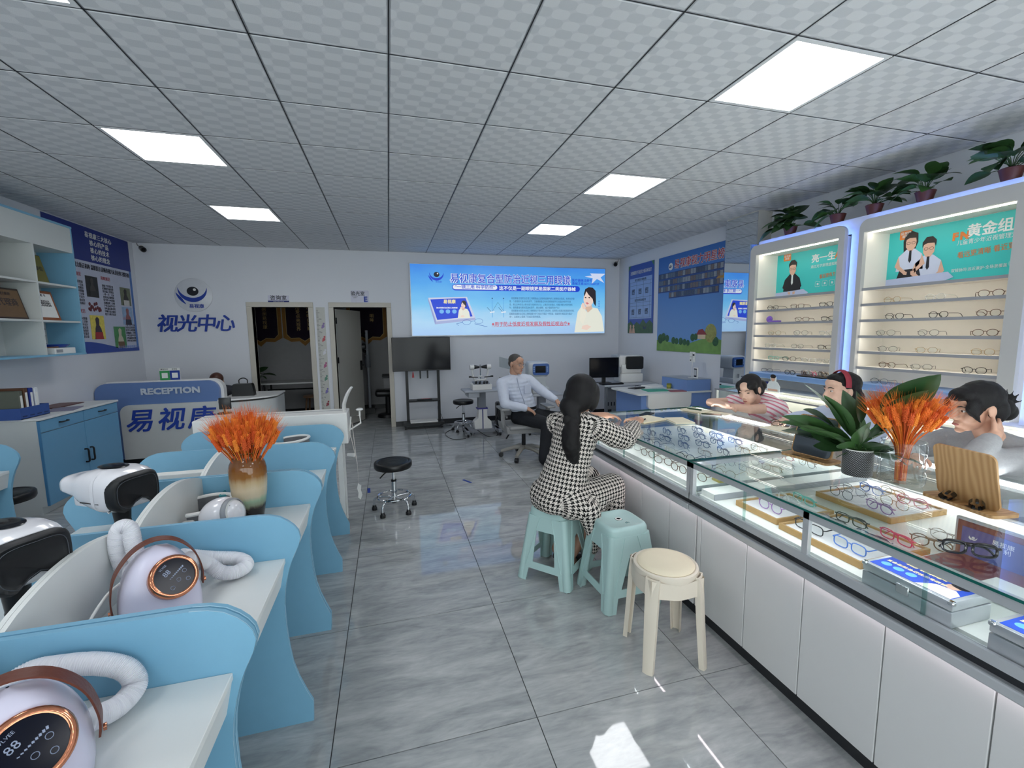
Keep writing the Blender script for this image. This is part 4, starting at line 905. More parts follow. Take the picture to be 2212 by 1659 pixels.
ob('printed_tree', M().sph((-.008, -.52, .28), (.0012, .12, .13), 14, 8), mat('autumn_tree_print', (150, 150, 84), .5, var=.5, scale=30), t)
ob('printed_house', M().prism([(-.42, .2), (-.42, .27), (-.34, .33), (-.26, .27), (-.26, .2)], 'x', -.0088, -.0078), mat('house_wall_print', (214, 190, 160), .5), t, 0); ob('printed_roof', M().prism([(-.45, .26), (-.36, .34), (-.28, .33), (-.23, .26)], 'x', -.0098, -.0088), mat('house_roof_print', (140, 52, 58), .5), t, 0)
ob('printed_kite', M().prism([(-.74, .99), (-.74, 1.06), (-.66, 1.07), (-.58, 1.0)], 'x', -.0075, -.006), mat('kite_print', (170, 130, 60), .5), t, 0)
eye_d = ob('logo_disc', M().lathe([(.055, 0), (.055, .001), (0, .001)], 24, (-.0065, .42, 1.30), R=Matrix.Rotation(-PI/2, 3, 'Y')), PAPER, t); eye_logo(t, (-.0085, .42, 1.30), .042, 'R', NAVYD, PUPIL, PAPER)
txt(t, '易视康视力明星榜', .145, PAPER, (-.0075, -.20, 1.31), 'R', width=1.06, bold=.005); txt(t, '易视康视力明星榜', .145, mat('crimson_print', (176, 40, 60), .5), (-.0085, -.20, 1.31), 'R', width=1.05, bold=.001)
PH = [mat('portrait_photo_%d' % i, c, .5, var=.55, scale=90) for i, c in enumerate(((96, 108, 122), (70, 80, 100), (140, 146, 152), (112, 100, 96)))]
BAND = mat('photo_band', (44, 66, 124), .5)
for r_ in range(4):
    z = 1.13-.10*r_; n = 24 if r_ < 3 else 18; y0_ = .72 if r_ < 3 else .44
    ob('photo_band', M().box(-.0072, y0_-.0605*n, z-.012, -.006, y0_+.01, z+.085), BAND, t, 0)
    for i in range(n):
        y = y0_-.06*i; p = ob('photo', M().box(-.0085, y-.053, z+.004, -.0072, y, z+.075), PH[rnd.randrange(4)], t, 0)
# mirror on the column
t = thing('wall_mirror', 'tall frameless mirror on the column reflecting the light box', 'mirror', (4.06, 4.475, .02))
ob('mirror_pane', M().box(-.010, -.243, 0, -.001, .243, 2.87), MIRROR, t, 0)
# ================================================================== TV on wheeled stand
t = thing('tv_stand', 'black wheeled TV stand with shelf against the back wall', 'stand', (.51, 7.50, 0))
for x in (-.27, .25): ob('post', M().box(x, .02, .07, x+.045, .06, 1.0), BLACKM, t, 0)
ob('shelf', M().rbox(-.25, -.12, .45, .27, .10, .475, .006, 1), BLACKM, t, 0); ob('base_frame', M().box(-.33, -.15, .06, .33, .10, .10), BLACKM, t, 0); ob('base_tray', M().rbox(-.22, -.13, .10, .23, .08, .125, .004, 1), OFFW, t, 0)
for x in (-.04, .08): ob('bracket', M().box(x, -.01, .83, x+.025, .01, 1.0), BLACKM, t, 0)
for x in (-.30, .30):
    for y in (-.11, .07): ob('caster', M().cyl((x-.012, y, .03), (x+.012, y, .03), .03, n=14).box(x-.01, y-.012, .03, x+.01, y+.012, .065), BLACK, t)
ob('cable', M().tube(cr([(.26, .05, .95), (.28, .03, .6), (.25, .05, .3), (.30, .03, .2), (.36, 0, .03), (.45, -.05, .008)], 6), .004, 6), BLACK, t)
t = thing('television', 'flat black television switched off on the wheeled stand', 'television', (.51, 7.40, .965))
ob('housing', M().rbox(-.47, 0, 0, .47, .05, .55, .006, 1), BLACK, t, 0); ob('screen', M().box(-.458, -.002, .018, .458, .001, .54), SCREEN, t, 0)
t = thing('remote_box', 'long dark box with red strip on the TV stand shelf', 'box', (.53, 7.45, .476)); ob('box_body', M().rbox(-.12, -.03, 0, .13, .03, .018, .003, 1), BLACK, t, 0); ob('red_strip', M().box(-.05, -.031, .018, .10, .0, .020), RED, t, 0)
t = tag(ob('tassel', M().lathe([(.003, .10), (.01, .07), (.018, .0), (0, 0)], 10), RED, loc=(.36, 7.39, .86)), 'tiny red tassel hanging under the television', 'ornament')
# ================================================================== instruments
LG = mat('instrument_grey', (176, 180, 188), .4, var=.02); MG = mat('instrument_mid_grey', (128, 132, 140), .45); VIO = mat('violet_trim', (74, 70, 150), .5)
t = thing('instrument_table', 'grey motorised instrument table with white tapering pedestal on castors', 'table', (1.345, 6.74, 0))
ob('tabletop', M().rbox(-.28, -.20, .675, .32, .20, .705, .012, 2), LG, t); ob('drawer_box', M().rbox(-.22, -.18, .60, -.05, .15, .675, .01, 2), LG, t)
ob('column', M().box(-.045, -.04, .40, .075, .05, .675), MG, t, 0); ob('collar', M().box(-.065, -.06, .395, .10, .07, .415), VIO, t, 0)
ob('pedestal', M().prism([(-.11, .09), (.16, .09), (.15, .20), (.09, .26), (.08, .395), (-.045, .395), (-.055, .26), (-.12, .20)], 'y', -.07, .08), OFFW, t, 0); ob('groove', M().box(.008, -.0715, .09, .024, -.07, .395), NAVYD, t, 0)
b = M().box(-.25, -.14, .05, .27, .10, .09)
for x in (-.27, .23): b.box(x, -.24, .05, x+.05, .22, .09)
ob('base', b, MG, t, 0)
for x in (-.245, .255):
    for y in (-.21, .19): ob('caster', M().cyl((x-.014, y, .028), (x+.014, y, .028), .028, n=14).box(x-.01, y-.01, .03, x+.01, y+.01, .052), BLACK, t)
ob('power_cord', M().tube(cr([(.29, .1, .66), (.34, .0, .45), (.26, -.05, .30), (.18, -.1, .12), (.22, -.2, .01), (.05, -.26, .008), (-.1, -.2, .10)], 6), .006, 6), BLACK, t)
t = thing('synoptophore', 'white twin-tube eye training instrument with black eyepieces on grey table', 'instrument', (1.35, 6.74, .706))
ob('base_box', M().rbox(-.15, -.13, 0, .15, .10, .085, .004, 1), OFFW, t, 0); ob('control_panel', M().add([(-.13, -.12, .086), (.13, -.12, .086), (.13, .06, .115), (-.13, .06, .115)], [(0, 1, 2, 3)]), MG, t, 0)
for s in (-1, 1):
    a = ob('arm', M().tube(cr([(s*.07, .02, .12), (s*.11, .03, .20), (s*.125, .02, .30), (s*.125, .0, .34)], 5), .016, 10), OFFW, t)
    ob('lamp_housing', M().cyl((s*.10, 0, .345), (s*.165, 0, .345), .04, .038, 18), OFFW, a); ob('eyepiece', M().cyl((s*.015, -.01, .345), (s*.10, 0, .345), .017, .034, 16), BLACK, a)
    ob('rod', M().cyl((s*.05, -.05, .19), (s*.17, -.05, .195), .008, n=8), BLACK, t); ob('rod_knob', M().cyl((s*.15, -.05, .20), (s*.19, -.05, .20), .013, n=10), BLACK, t)
    for k in range(2): ob('dial', M().cyl((s*(.035+.05*k), -.10+.03*k, .10), (s*(.035+.05*k), -.12+.03*k, .12), .018, n=12), BLACK, t)
ob('bow', M().tube(cr([(-.09, -.02, .13), (-.05, -.06, .15), (0, -.07, .15), (.05, -.06, .15), (.09, -.02, .13)], 5), .014, 8), OFFW, t); ob('chin_post', M().cyl((0, 0, .10), (0, 0, .38), .008, n=8), CHROME, t); ob('chin_cup', M().sph((0, -.02, .20), (.03, .02, .012), 12, 6), OFFW, t)
t = thing('travel_case', 'black hard equipment case with stickers standing behind the man', 'case', (1.80, 7.05, 0))
ob('shell', M().rbox(-.14, -.09, .025, .14, .09, .44, .035, 3), BLACK, t); ob('front_panel', M().rbox(-.095, -.096, .08, .10, -.085, .38, .01, 2), BLACKM, t)
for i, (x, z, w_, h_, cc) in enumerate(((-.01, .33, .09, .02, (150, 150, 150)), (-.03, .26, .05, .025, (190, 186, 180)), (.0, .20, .06, .015, (130, 130, 132)), (.02, .17, .03, .03, (160, 160, 160)), (-.04, .11, .04, .05, (170, 120, 110)))): ob('sticker', M().box(x-w_/2, -.098, z, x+w_/2, -.096, z+h_), mat('case_sticker_%d' % i, cc, .5), t, 0)
for x in (-.1, .1): ob('wheel', M().cyl((x-.015, .04, .025), (x+.015, .04, .025), .025, n=12), BLACK, t)
# second table with autorefractor behind the man
t = thing('instrument_table', 'grey instrument table carrying the blue-screened device behind the man', 'table', (2.27, 6.55, 0))
ob('tabletop', M().rbox(-.28, -.22, .60, .30, .22, .63, .012, 2), LG, t); ob('column', M().box(-.05, -.05, .35, .07, .05, .60), MG, t, 0); ob('collar', M().box(-.07, -.07, .345, .09, .07, .36), VIO, t, 0)
ob('pedestal', M().prism([(-.13, .09), (.15, .09), (.08, .30), (.07, .345), (-.05, .345), (-.06, .30)], 'y', -.08, .08), OFFW, t, 0); ob('base', M().box(-.26, -.2, .05, .28, -.15, .09).box(-.26, .15, .05, .28, .2, .09).box(-.03, -.15, .05, .05, .15, .09), MG, t, 0)
for x in (-.24, .26):
    for y in (-.175, .175): ob('caster', M().cyl((x-.014, y, .026), (x+.014, y, .026), .026, n=12).box(x-.01, y-.01, .03, x+.01, y+.01, .052), BLACK, t)
t = thing('autorefractor', 'rounded grey eye tester with blue-framed screen behind the man', 'instrument', (2.22, 6.55, .632), -.15)
LIGHTG = mat('tester_shell', (196, 200, 204), .35)
ob('tester_base', M().rbox(-.14, -.16, 0, .16, .18, .10, .02, 2), LIGHTG, t)
ob('tester_neck', M().prism([(-.09, .1), (.11, .1), (.10, .26), (.13, .32), (-.13, .32), (-.10, .26)], 'y', -.11, .10), LIGHTG, t, 30)
ob('tester_head', M().rbox(-.17, -.14, .26, .16, .20, .49, .05, 3), LIGHTG, t)
s_ = ob('screen_bezel', M().prism(rrect(-.10, .29, .155, .465, .035), 'y', -.155, -.12), mat('bezel_blue', (52, 92, 160), .35), t, 40); ob('screen', M().box(-.06, -.157, .325, .10, -.154, .43), SCREEN, s_, 0)
for z in (.34, .37, .40):
    for x in (-.08, .125): ob('key', M().box(x-.008, -.157, z, x+.008, -.1545, z+.018), mat('key_pale', (150, 180, 220), .4), s_, 0)
ob('joystick', M().cyl((.02, -.15, .10), (.02, -.15, .17), .012, .016, 10), GREYP, t)
# table with monitor and boxy tester
t = thing('computer_table', 'pale grey table under the monitor in the back right corner', 'table', (3.72, 6.62, 0))
ob('tabletop', M().rbox(-.46, -.32, .70, .50, .30, .725, .004, 1), mat('table_grey_white', (196, 200, 206), .45), t, 0); ob('modesty_panel', M().box(-.36, -.12, .30, -.16, -.10, .66), mat('table_panel_grey', (140, 144, 150), .5), t, 0)
for x in (-.42, .44):
    for y in (-.28, .24): ob('leg', M().box(x-.02, y-.02, 0, x+.02, y+.02, .70), mat('table_leg_grey', (120, 124, 130), .5), t, 0)
for x in (-.31, -.25, -.20): ob('slot_label', M().box(x, -.123, .36, x+.02, -.12, .42), INK, t, 0)
t = thing('computer_monitor', 'flat black desktop monitor on the corner table', 'monitor', (3.40, 6.62, .726), -.12)
ob('monitor_panel', M().rbox(-.25, -.015, .09, .25, .02, .42, .006, 1), BLACK, t, 0); ob('screen', M().box(-.242, -.0165, .10, .242, -.0145, .412), SCREEN, t, 0); ob('neck', M().box(-.03, .0, .0, .03, .03, .20), BLACK, t, 0); ob('foot', M().rbox(-.11, -.07, 0, .11, .09, .012, .004, 1), BLACK, t, 0)
t = thing('field_tester', 'boxy white tester with tilted black visor right of the monitor', 'instrument', (3.88, 6.68, .726), -.15)
ob('tester_body', M().rbox(-.18, -.16, 0, .20, .2, .15, .02, 2).rbox(-.16, -.13, .15, .18, .2, .30, .02, 2), OFFW, t); ob('tester_head', M().rbox(-.21, -.10, .24, .19, .22, .45, .04, 3), OFFW, t)
ob('dust_cover', M().rbox(-.235, -.09, .1, -.16, .23, .46, .03, 2), mat('cover_grey', (170, 178, 186), .3), t); ob('visor', M().prism(rrect(-.09, .22, .205, .43, .03), 'y', -.145, -.09), BLACK, t, 40)
tag(ob('computer_mouse', M().sph((0, 0, .014), (.03, .05, .018), 14, 8), BLACK, loc=(3.60, 6.40, .722)), 'black mouse on the corner table in front of the monitor', 'mouse')
tag(ob('keyboard', M().rbox(-.19, -.06, 0, .19, .06, .018, .004, 1), BLACK, loc=(3.42, 6.40, .726), smooth=0), 'black keyboard below the monitor on the corner table', 'keyboard')
t = thing('computer_tower', 'grey computer tower standing under the corner table', 'computer', (3.66, 6.45, 0)); ob('tower_case', M().rbox(-.09, -.2, .0, .09, .22, .43, .004, 1), MG, t, 0); txt(t, '视\n力\n检\n查', .045, INK, (.01, -.202, .25))
# ================================================================== blue and white consulting desk on the right
BD = mat('desk_periwinkle', (116, 148, 204), .42, var=.02)
t = thing('consulting_desk', 'white-topped desk with periwinkle sides and rounded white front panel', 'desk', (3.6, 5.42, 0))
ob('desktop', M().prism(rrect(-.50, -.36, .62, .42, .05, 6, (1, 0, 0, 1)), 'z', .735, .755), WHITE, t, 0); ob('pedestal', M().box(-.44, -.32, 0, -.20, .34, .735), BD, t, 0)
ob('back_panel', M().box(-.20, -.24, .05, .26, -.20, .735), BD, t, 0); ob('front_panel', M().prism(rrect(-.36, .545, .30, .735, .06, 6, (1, 1, 0, 0)), 'y', -.36, -.32), OFFW, t, 0); ob('side_cabinet', M().box(.26, -.34, 0, .62, .36, .735), BD, t, 0)
t = thing('desk_hutch', 'periwinkle raised block with glass top at the right of white desk', 'cabinet', (4.04, 5.42, .756))
ob('block', M().box(-.18, -.32, 0, .19, .26, .15), BD, t, 0); ob('glass_top', M().box(-.19, -.33, .151, .195, .27, .159), GLASS, t, 0)
tag(ob('black_folder', M().rbox(-.10, -.07, 0, .10, .07, .008, .002, 1).prism([(-.1, -.07), (.1, -.07), (.14, -.04), (.14, .02), (.1, .04)], 'z', .008, .016), BLACK, loc=(3.40, 5.62, .756), rot=(0, 0, .25), smooth=0), 'black folded folder on the white desk', 'folder')
tag(ob('green_folder', M().rbox(-.16, -.11, 0, .16, .11, .01, .002, 1), mat('sea_green_folder', (58, 160, 136), .5), loc=(3.52, 5.32, .756), rot=(0, 0, -.15), smooth=0), 'sea green folder lying on the white desk', 'folder')
tag(ob('document_stack', M().box(-.15, -.1, 0, .15, .1, .012).box(-.13, -.09, .012, .16, .11, .02), PAPER, loc=(3.74, 5.72, .756), rot=(0, 0, .2), smooth=0), 'loose white documents at the back of the white desk', 'paper')
tag(ob('red_notebook', M().rbox(-.11, -.07, 0, .11, .07, .01, .002, 1), mat('dusty_red_cover', (150, 90, 96), .5), loc=(3.74, 5.16, .756), rot=(0, 0, -.2), smooth=0), 'dusty red notebook at the right edge of the white desk', 'notebook')
t = thing('pen_cup', 'small olive pen cup on the white desk', 'cup', (3.82, 5.45, .756)); ob('cup', M().lathe([(.03, 0), (.032, .07), (.028, .07), (.026, .005), (0, .005)], 16), mat('olive_cup', (120, 124, 50), .5), t); ob('cup_band', M().lathe([(.033, .03), (.033, .045)], 16, cap=False), mat('yellow_band', (190, 180, 60), .5), t)
t = thing('table_sign', 'white table sign on a stalk standing on the tall blue counter', 'sign', (4.08, 5.30, .916)); ob('stalk', M().cyl((0, 0, 0), (0, 0, .22), .006, n=8).lathe([(.05, 0), (.05, .006), (0, .008)], 16), OFFW, t); ob('sign_card', M().box(-.004, -.055, .22, .004, .055, .36), PAPER, t, 0)
b = M().box(-.0055, -.045, .305, -.004, -.01, .33).box(-.0055, .02, .235, -.004, .045, .25).box(-.0055, -.05, .288, -.004, .05, .291).box(-.0055, -.001, .24, -.004, .002, .35); ob('sign_print', b, INK, t, 0)
t = thing('phone_stand_card', 'small white framed card with dark screen print beside table sign', 'sign', (4.06, 5.19, .916)); ob('card_frame', M().rbox(-.01, -.045, 0, .006, .045, .15, .004, 1), PAPER, t, 0); ob('card_print', M().box(-.0115, -.028, .02, -.01, .028, .135), INK, t, 0); ob('card_window', M().box(-.0125, -.024, .04, -.0115, .024, .12), mat('card_grey', (190, 194, 198), .5), t, 0)
# ================================================================== behind the doors
t = thing('folding_table', 'white-topped folding table in the dark room behind the left doorway', 'table', (-1.75, 8.95, 0)); ob('tabletop', M().box(-.55, -.25, .70, .6, .3, .725), WHITE, t, 0)
for x in (-.42, .46): ob('leg_frame', M().tube([(x, -.2, 0), (x, -.2, .70)], .016, 6).tube([(x, .25, 0), (x, .25, .70)], .016, 6).tube([(x, -.2, .3), (x, .25, .3)], .012, 6), BLACKM, t)
ob('cross_bar', M().tube([(-.42, 0, .58), (.46, 0, .58)], .014, 6), BLACKM, t)
GOLD = mat('gold_thread', (176, 150, 92), .5, metal=.2); FRG = mat('ochre_fringe', (150, 104, 36), .7, var=.2); BAN = mat('dark_velvet', (34, 18, 40), .9)
def banner(x, label, lines, w_=.66):
    t = thing('honour_banner', label, 'banner', (x, 9.745, 1.42), group='velvet banners in the back rooms')
    def sh(o): return [(-w_/2-o, .95), (-w_/2-o, .16-o), (-w_/2+.08, .08-o), (-.1, .09-o), (0, .02-o*1.4), (.1, .09-o), (w_/2-.08, .08-o), (w_/2+o, .16-o), (w_/2+o, .95)]
    ob('fringe', M().prism(sh(.06), 'y', -.012, -.004), FRG, t, 0); ob('gold_border', M().prism(sh(.0), 'y', -.016, -.012), GOLD, t, 0); ob('cloth', M().prism(sh(-.012), 'y', -.020, -.016), BAN, t, 0)
    for i, s in enumerate(lines): txt(t, '\n'.join(s), .085, GOLD, (.10-.2*i, -.022, .48), line=1.0)
banner(-2.42, 'velvet honour banner at the left inside the left doorway', ('感谢易视康', '还我好视力')); banner(-1.62, 'velvet honour banner at the right inside the left doorway', ('用心呵护双眸', '用爱点亮视界'))
banner(-.42, 'dark banner above the arm lamp inside the right doorway', ('明眸',)); banner(.42, 'dark banner at the right inside the right doorway', ('光明',))
def leaf(L, W, n=6, droop=.3):
    def f(u, v):
        x = L*u; w_ = W*math.sin(PI*min(1, u*.96+.04))**.8*(1-.3*u); y = (v-.5)*2*w_; return Vector((x, y, -droop*L*u*u+.18*abs(y)))
    return M().grid(f, n+2, 5)
LEAFM = mat('dark_green_leaf', (44, 74, 40), .35, var=.25, scale=30); LEAFM2 = mat('mid_green_leaf', (62, 98, 52), .35, var=.25, scale=30)
def plant(t, n, Lr, zr, seed, ml=(LEAFM, LEAFM2), up=(.2, 1.1), W=.32, stem=.12, ang=(0, 2*PI)):
    r = random.Random(seed)
    for i in range(n):
        L = r.uniform(*Lr); a = r.uniform(*ang); el = r.uniform(*up); m = ml[r.randrange(len(ml))]
        z0 = zr+r.uniform(0, .02); s = stem*r.uniform(.5, 1.2)
        p = Vector((s*math.cos(a)*math.cos(el), s*math.sin(a)*math.cos(el), z0+s*math.sin(el)))
        Rm = Matrix.Translation(p) @ Matrix.Rotation(a+r.uniform(-.3, .3), 4, 'Z') @ Matrix.Rotation(-el*.6, 4, 'Y') @ Matrix.Rotation(r.uniform(-.5, .5), 4, 'X')
        o = ob('leaf', leaf(L, L*W, droop=r.uniform(.2, .7)).xf(Rm), m, t, 80); ob('leaf_stem', M().tube([(0, 0, z0-.02), (p.x*.5, p.y*.5, z0+(p.z-z0)*.6), p], .0025, 5), m, o)
t = thing('potted_plant', 'dark leafy plant on the table behind the left doorway', 'plant', (-2.35, 8.9, .726)); ob('pot', M().lathe([(.05, 0), (.07, .09), (.064, .09), (.05, .01), (0, .01)], 18), MG, t); plant(t, 12, (.16, .26), .09, 5)
t = thing('wood_stool', 'small wooden stool under the folding table behind the left doorway', 'stool', (-1.42, 8.9, 0)); ob('seat', M().lathe([(.15, .42), (.16, .43), (.16, .45), (.15, .455), (0, .455)], 20), mat('stool_wood', (130, 100, 76), .5), t)
for k in range(4): a = k*PI/2+.6; ob('leg', M().cyl((.16*math.cos(a), .16*math.sin(a), 0), (.10*math.cos(a), .10*math.sin(a), .43), .016, .018, 8), mat('stool_wood', (130, 100, 76), .5), t)
t = thing('ophthalmic_unit', 'dark pole-mounted eye examination arm inside the right doorway', 'instrument', (-.42, 9.3, 0))
ob('pole', M().cyl((0, 0, .0), (0, 0, 1.65), .028, n=10), LG, t); ob('lamp_arm', M().tube(cr([(0, 0, 1.6), (-.15, -.05, 1.55), (-.22, -.1, 1.4)], 5), .012, 8), BLACKM, t); ob('phoropter', M().rbox(-.22, -.12, 1.28, -.02, -.04, 1.38, .02, 2).sph((-.05, -.1, 1.24), .035, 12, 8), BLACK, t); ob('counterweight', M().cyl((.0, -.06, .92), (.0, -.06, 1.16), .055, n=14), MG, t); ob('base_box', M().box(-.1, -.12, 0, .1, .12, .1), BLACKM, t, 0)
t = thing('exam_chair', 'black padded examination chair inside the right doorway', 'chair', (-.05, 8.75, 0)); ob('seat', M().rbox(-.24, -.18, .40, .18, .2, .52, .05, 3), LEATHER, t); ob('footrest', M().tube([(.05, -.1, .38), (.32, -.25, .02)], .02, 8), LG, t); ob('pedestal', M().cyl((0, 0, .05), (0, 0, .4), .06, n=14).lathe([(.22, 0), (.2, .05), (.06, .07)], 20), BLACKM, t)
t = thing('work_counter', 'white work counter with laptop case inside the right doorway', 'counter', (.62, 9.35, 0)); ob('counter_body', M().box(-.75, -.2, .30, .6, .38, .70), DW, t, 0); ob('counter_top', M().box(-.78, -.24, .70, .6, .39, .735), BLACKM, t, 0)
t = thing('tool_case', 'dark grey tool case on the counter inside the right doorway', 'case', (.22, 9.25, .736)); ob('case_body', M().rbox(-.18, -.1, 0, .2, .1, .14, .01, 2), MG, t); ob('case_label', M().box(-.05, -.102, .06, .05, -.1, .10), mat('label_ochre', (150, 140, 80), .5), t, 0); ob('open_lid', M().prism([(.10, .14), (.12, .14), (.02, .34), (0, .34)], 'y', -.09, .09), BLACKM, t, 0)
# ---- floor stickers
for x, y, rz, lb in ((-.258, 4.58, .05, 'short blue tape strip on the floor left of the rolling stool'), (.745, 4.56, .5, 'short blue tape strip on the floor right of the rolling stool')):
    tag(ob('floor_tape', M().box(-.014, -.07, 0, .014, .07, .0008), mat('blue_tape', (34, 62, 150), .5), loc=(x, y, .0005), rot=(0, 0, rz), smooth=0), lb, 'tape')
# ================================================================== eyeglasses
FRAMES = {'black': mat('frame_black', (22, 22, 26), .25), 'brown': mat('frame_tortoise', (84, 56, 36), .3, var=.35, scale=80), 'grey': mat('frame_gunmetal', (72, 76, 86), .25, metal=.7), 'gold': mat('frame_gold', (170, 140, 90), .25, metal=.8),
          'navy': mat('frame_navy', (34, 46, 84), .3), 'blue': mat('frame_blue', (72, 116, 196), .3), 'pink': mat('frame_pink', (206, 110, 140), .3), 'magenta': mat('frame_magenta', (196, 40, 96), .3), 'purple': mat('frame_purple', (150, 110, 170), .3),
          'jet': mat('frame_jet', (14, 14, 17), .25), 'clear': mat('frame_clear', (206, 208, 206), .15, alpha=.55), 'teal': mat('frame_teal', (90, 180, 170), .3), 'silver': mat('frame_silver', (170, 172, 178), .2, metal=.9)}
LENS = glassmat('spectacle_lens', (.93, .96, .97), ior=1.3)
def rim_pts(cx, shape, n=20):
    out = []
    for i in range(n):
        a = 2*PI*i/n; e = .62 if shape == 'square' else .92
        ca, sa = math.cos(a), math.sin(a)
        out.append(Vector((cx+abs(ca)**e*(1 if ca > 0 else -1)*.0265, 0, .022+abs(sa)**e*(1 if sa > 0 else -1)*(.019 if shape == 'square' else .0225))))
    return out
GCACHE = {}
def glasses_meshes(shape, colr, pose):
    k = (shape, colr, pose)
    if k in GCACHE: return GCACHE[k]
    m = FRAMES[colr]; thick = .0036 if colr == 'jet' else .0022 if colr in ('black', 'brown', 'navy', 'blue', 'pink', 'magenta', 'purple', 'teal', 'clear') else .0014
    f = M()
    for s in (-1, 1): f.tube(rim_pts(s*.034, shape), thick, 6, True)
    f.tube(cr([(-.009, 0, .028), (0, -.001, .032), (.009, 0, .028)], 4), thick, 6)
    for s in (-1, 1): f.tube([(s*.059, 0, .030), (s*.067, .002, .031), (s*.068, .008, .031)], thick, 6)
    front = f.mesh('glasses_front', m, 60)
    def temple(s):
        if pose == 'open': P_ = cr([(s*.068, .006, .031), (s*.069, .06, .031), (s*.068, .10, .029), (s*.066, .125, .018), (s*.064, .14, .003)], 4)
        else: P_ = cr([(s*.067, .006, .030), (s*.02, .010+.004*(s+1), .030), (-s*.03, .012+.004*(s+1), .028), (-s*.05, .012+.004*(s+1), .018), (-s*.06, .013+.004*(s+1), .006)], 4)
        return M().tube(P_, thick*.95, 6).mesh('temple', m, 60)
    lens = [M().add([tuple(p) for p in rim_pts(s*.034, shape)], [tuple(range(20))]).mesh('lens', LENS, 0) for s in (-1, 1)]
    GCACHE[k] = (front, temple(-1), temple(1), lens)
    return GCACHE[k]
def glasses(label, group, loc, rz, shape='round', colr='black', pose='open', tilt=0, lens=True):
    fm, t0, t1, ln = glasses_meshes(shape, colr, pose)
    t = thing('eyeglasses', label, 'eyeglasses', loc, rz, group)
    if tilt: t.rotation_euler = (tilt, 0, rz)
    fo = link('glasses_front', fm, t); link('temple', t0, t); link('temple', t1, t)
    if lens:
        for l in ln: link('lens', l, fo)
    return t
# ================================================================== glass display counters
CX0, CX1, CZG = 1.50, 2.65, .895
PANW = mat('counter_panel_white', (212, 212, 212), .45, var=.01); DARKS = mat('counter_dark_strip', (34, 36, 40), .5); CASEW = mat('case_floor_white', (232, 232, 228), .5, var=.02)
LEDW = emi('led_strip_white', (250, 250, 255), LED_E*2.4); LEDR = emi('led_strip_rear', (250, 250, 255), LED_E*6); LEDP = emi('led_strip_pinkish', (255, 238, 246), LED_E*1.6)
def counter(y0, y1, label, seams, joints, posts):
    t = thing('display_counter', label, 'counter', (CX0, y0, 0), group='glass-topped display counters')
    L = y1-y0; W = CX1-CX0
    ob('toe_kick', M().box(.09, .02, 0, W-.09, L-.02, .08), DARKS, t, 0)
    ob('carcass', M().box(.072, .012, .08, W-.05, L-.012, .64), PANW, t, 0)
    ys = [0]+[s-y0 for s in sorted(seams) if y0 < s < y1]+[L]
    for a, b_ in zip(ys[:-1], ys[1:]): ob('front_panel', M().rbox(.054, a+.002, .08, .070, b_-.002, .605, .002, 1), PANW, t, 0)
    ob('rear_panel', M().box(W-.05, .0, .08, W-.03, L, .64), PANW, t, 0)
    ob('end_panel', M().box(.056, L-.012, .08, W-.03, L, .64), PANW, t, 0)
    ob('lower_rail', M().rbox(-.008, 0, .628, .06, L, .662, .006, 2), ALU, t, 0)
    ob('panel_led', M().box(.036, .01, .6255, .046, L-.01, .6275), LEDP, t, 0)
    ob('dark_strip', M().box(.012, .002, .662, .05, L-.002, .690), DARKS, t, 0)
    ob('track_rail', M().box(-.002, 0, .690, .05, L, .700).box(-.002, 0, .700, .012, L, .722).box(.026, 0, .700, .032, L, .715), ALU, t, 0)
    ob('case_floor', M().box(.05, .01, .662, W-.02, L-.01, .716), CASEW, t, 0)
    ob('rear_rail', M().box(W-.03, 0, .64, W, L, .722), ALU, t, 0); ob('end_rail', M().box(.05, L-.014, .64, W-.03, L, .722), ALU, t, 0)
    ob('top_rail', M().box(0, 0, .862, .022, L, CZG-.001), ALU, t, 0); ob('top_rail', M().box(W-.022, 0, .868, W, L, CZG-.001), ALU, t, 0); ob('top_rail', M().box(.022, L-.018, .872, W-.022, L, CZG-.001), ALU, t, 0)
    ob('top_rail', M().box(.022, 0, .872, W-.022, .012, CZG-.001), ALU, t, 0)
    ob('case_led', M().box(.023, .02, .874, .036, L-.02, .884), LEDW, t, 0); ob('case_led', M().box(W-.036, .02, .874, W-.023, L-.02, .884), LEDR, t, 0)
    for (x, y) in [(0, 0), (0, L-.022), (W-.022, 0), (W-.022, L-.022)]: ob('corner_post', M().box(x, y, .70, x+.022, y+.022, CZG-.002), ALU, t, 0)
    for p in posts: ob('post', M().box(.0, p-y0-.012, .70, .018, p-y0+.012, CZG-.002), ALU, t, 0)
    js = [0]+[j-y0 for j in sorted(joints)]+[L]
    for i, (a, b_) in enumerate(zip(js[:-1], js[1:])):
        x = .006 if i % 2 else .016
        ob('sliding_pane', M().box(x, a+.003, .714, x+.005, b_-.003, .868), GLASS, t, 0)
        ob('pane_grip', M().box(x-.002, a+.006, .70, x+.007, a+.014, .868), glassmat('pane_edge', (.75, .86, .85), refl=1.5), t, 0)
    ob('rear_pane', M().box(W-.012, .02, .722, W-.007, L-.02, .868), GLASS, t, 0); ob('end_pane', M().box(.02, L-.010, .722, W-.02, L-.005, .872), GLASS, t, 0)
    ob('glass_top', M().box(-.012, 0, CZG, W+.004, L, CZG+.008), GLASS, t, 0)
    for q in ((-.0135, 0, CZG, -.012, L, CZG+.008), (-.012, -.0008, CZG, W, 0, CZG+.008), (-.012, L, CZG, W, L+.0008, CZG+.008)): ob('glass_edge', M().box(*q), GREEN_EDGE, t, 0)
    return t
counter(1.94, 3.33, 'far glass-topped counter full of spectacles where the woman in checks sits', [2.475+.3*k for k in range(-2, 3)]+[2.18], [2.27, 2.64, 3.0], [])
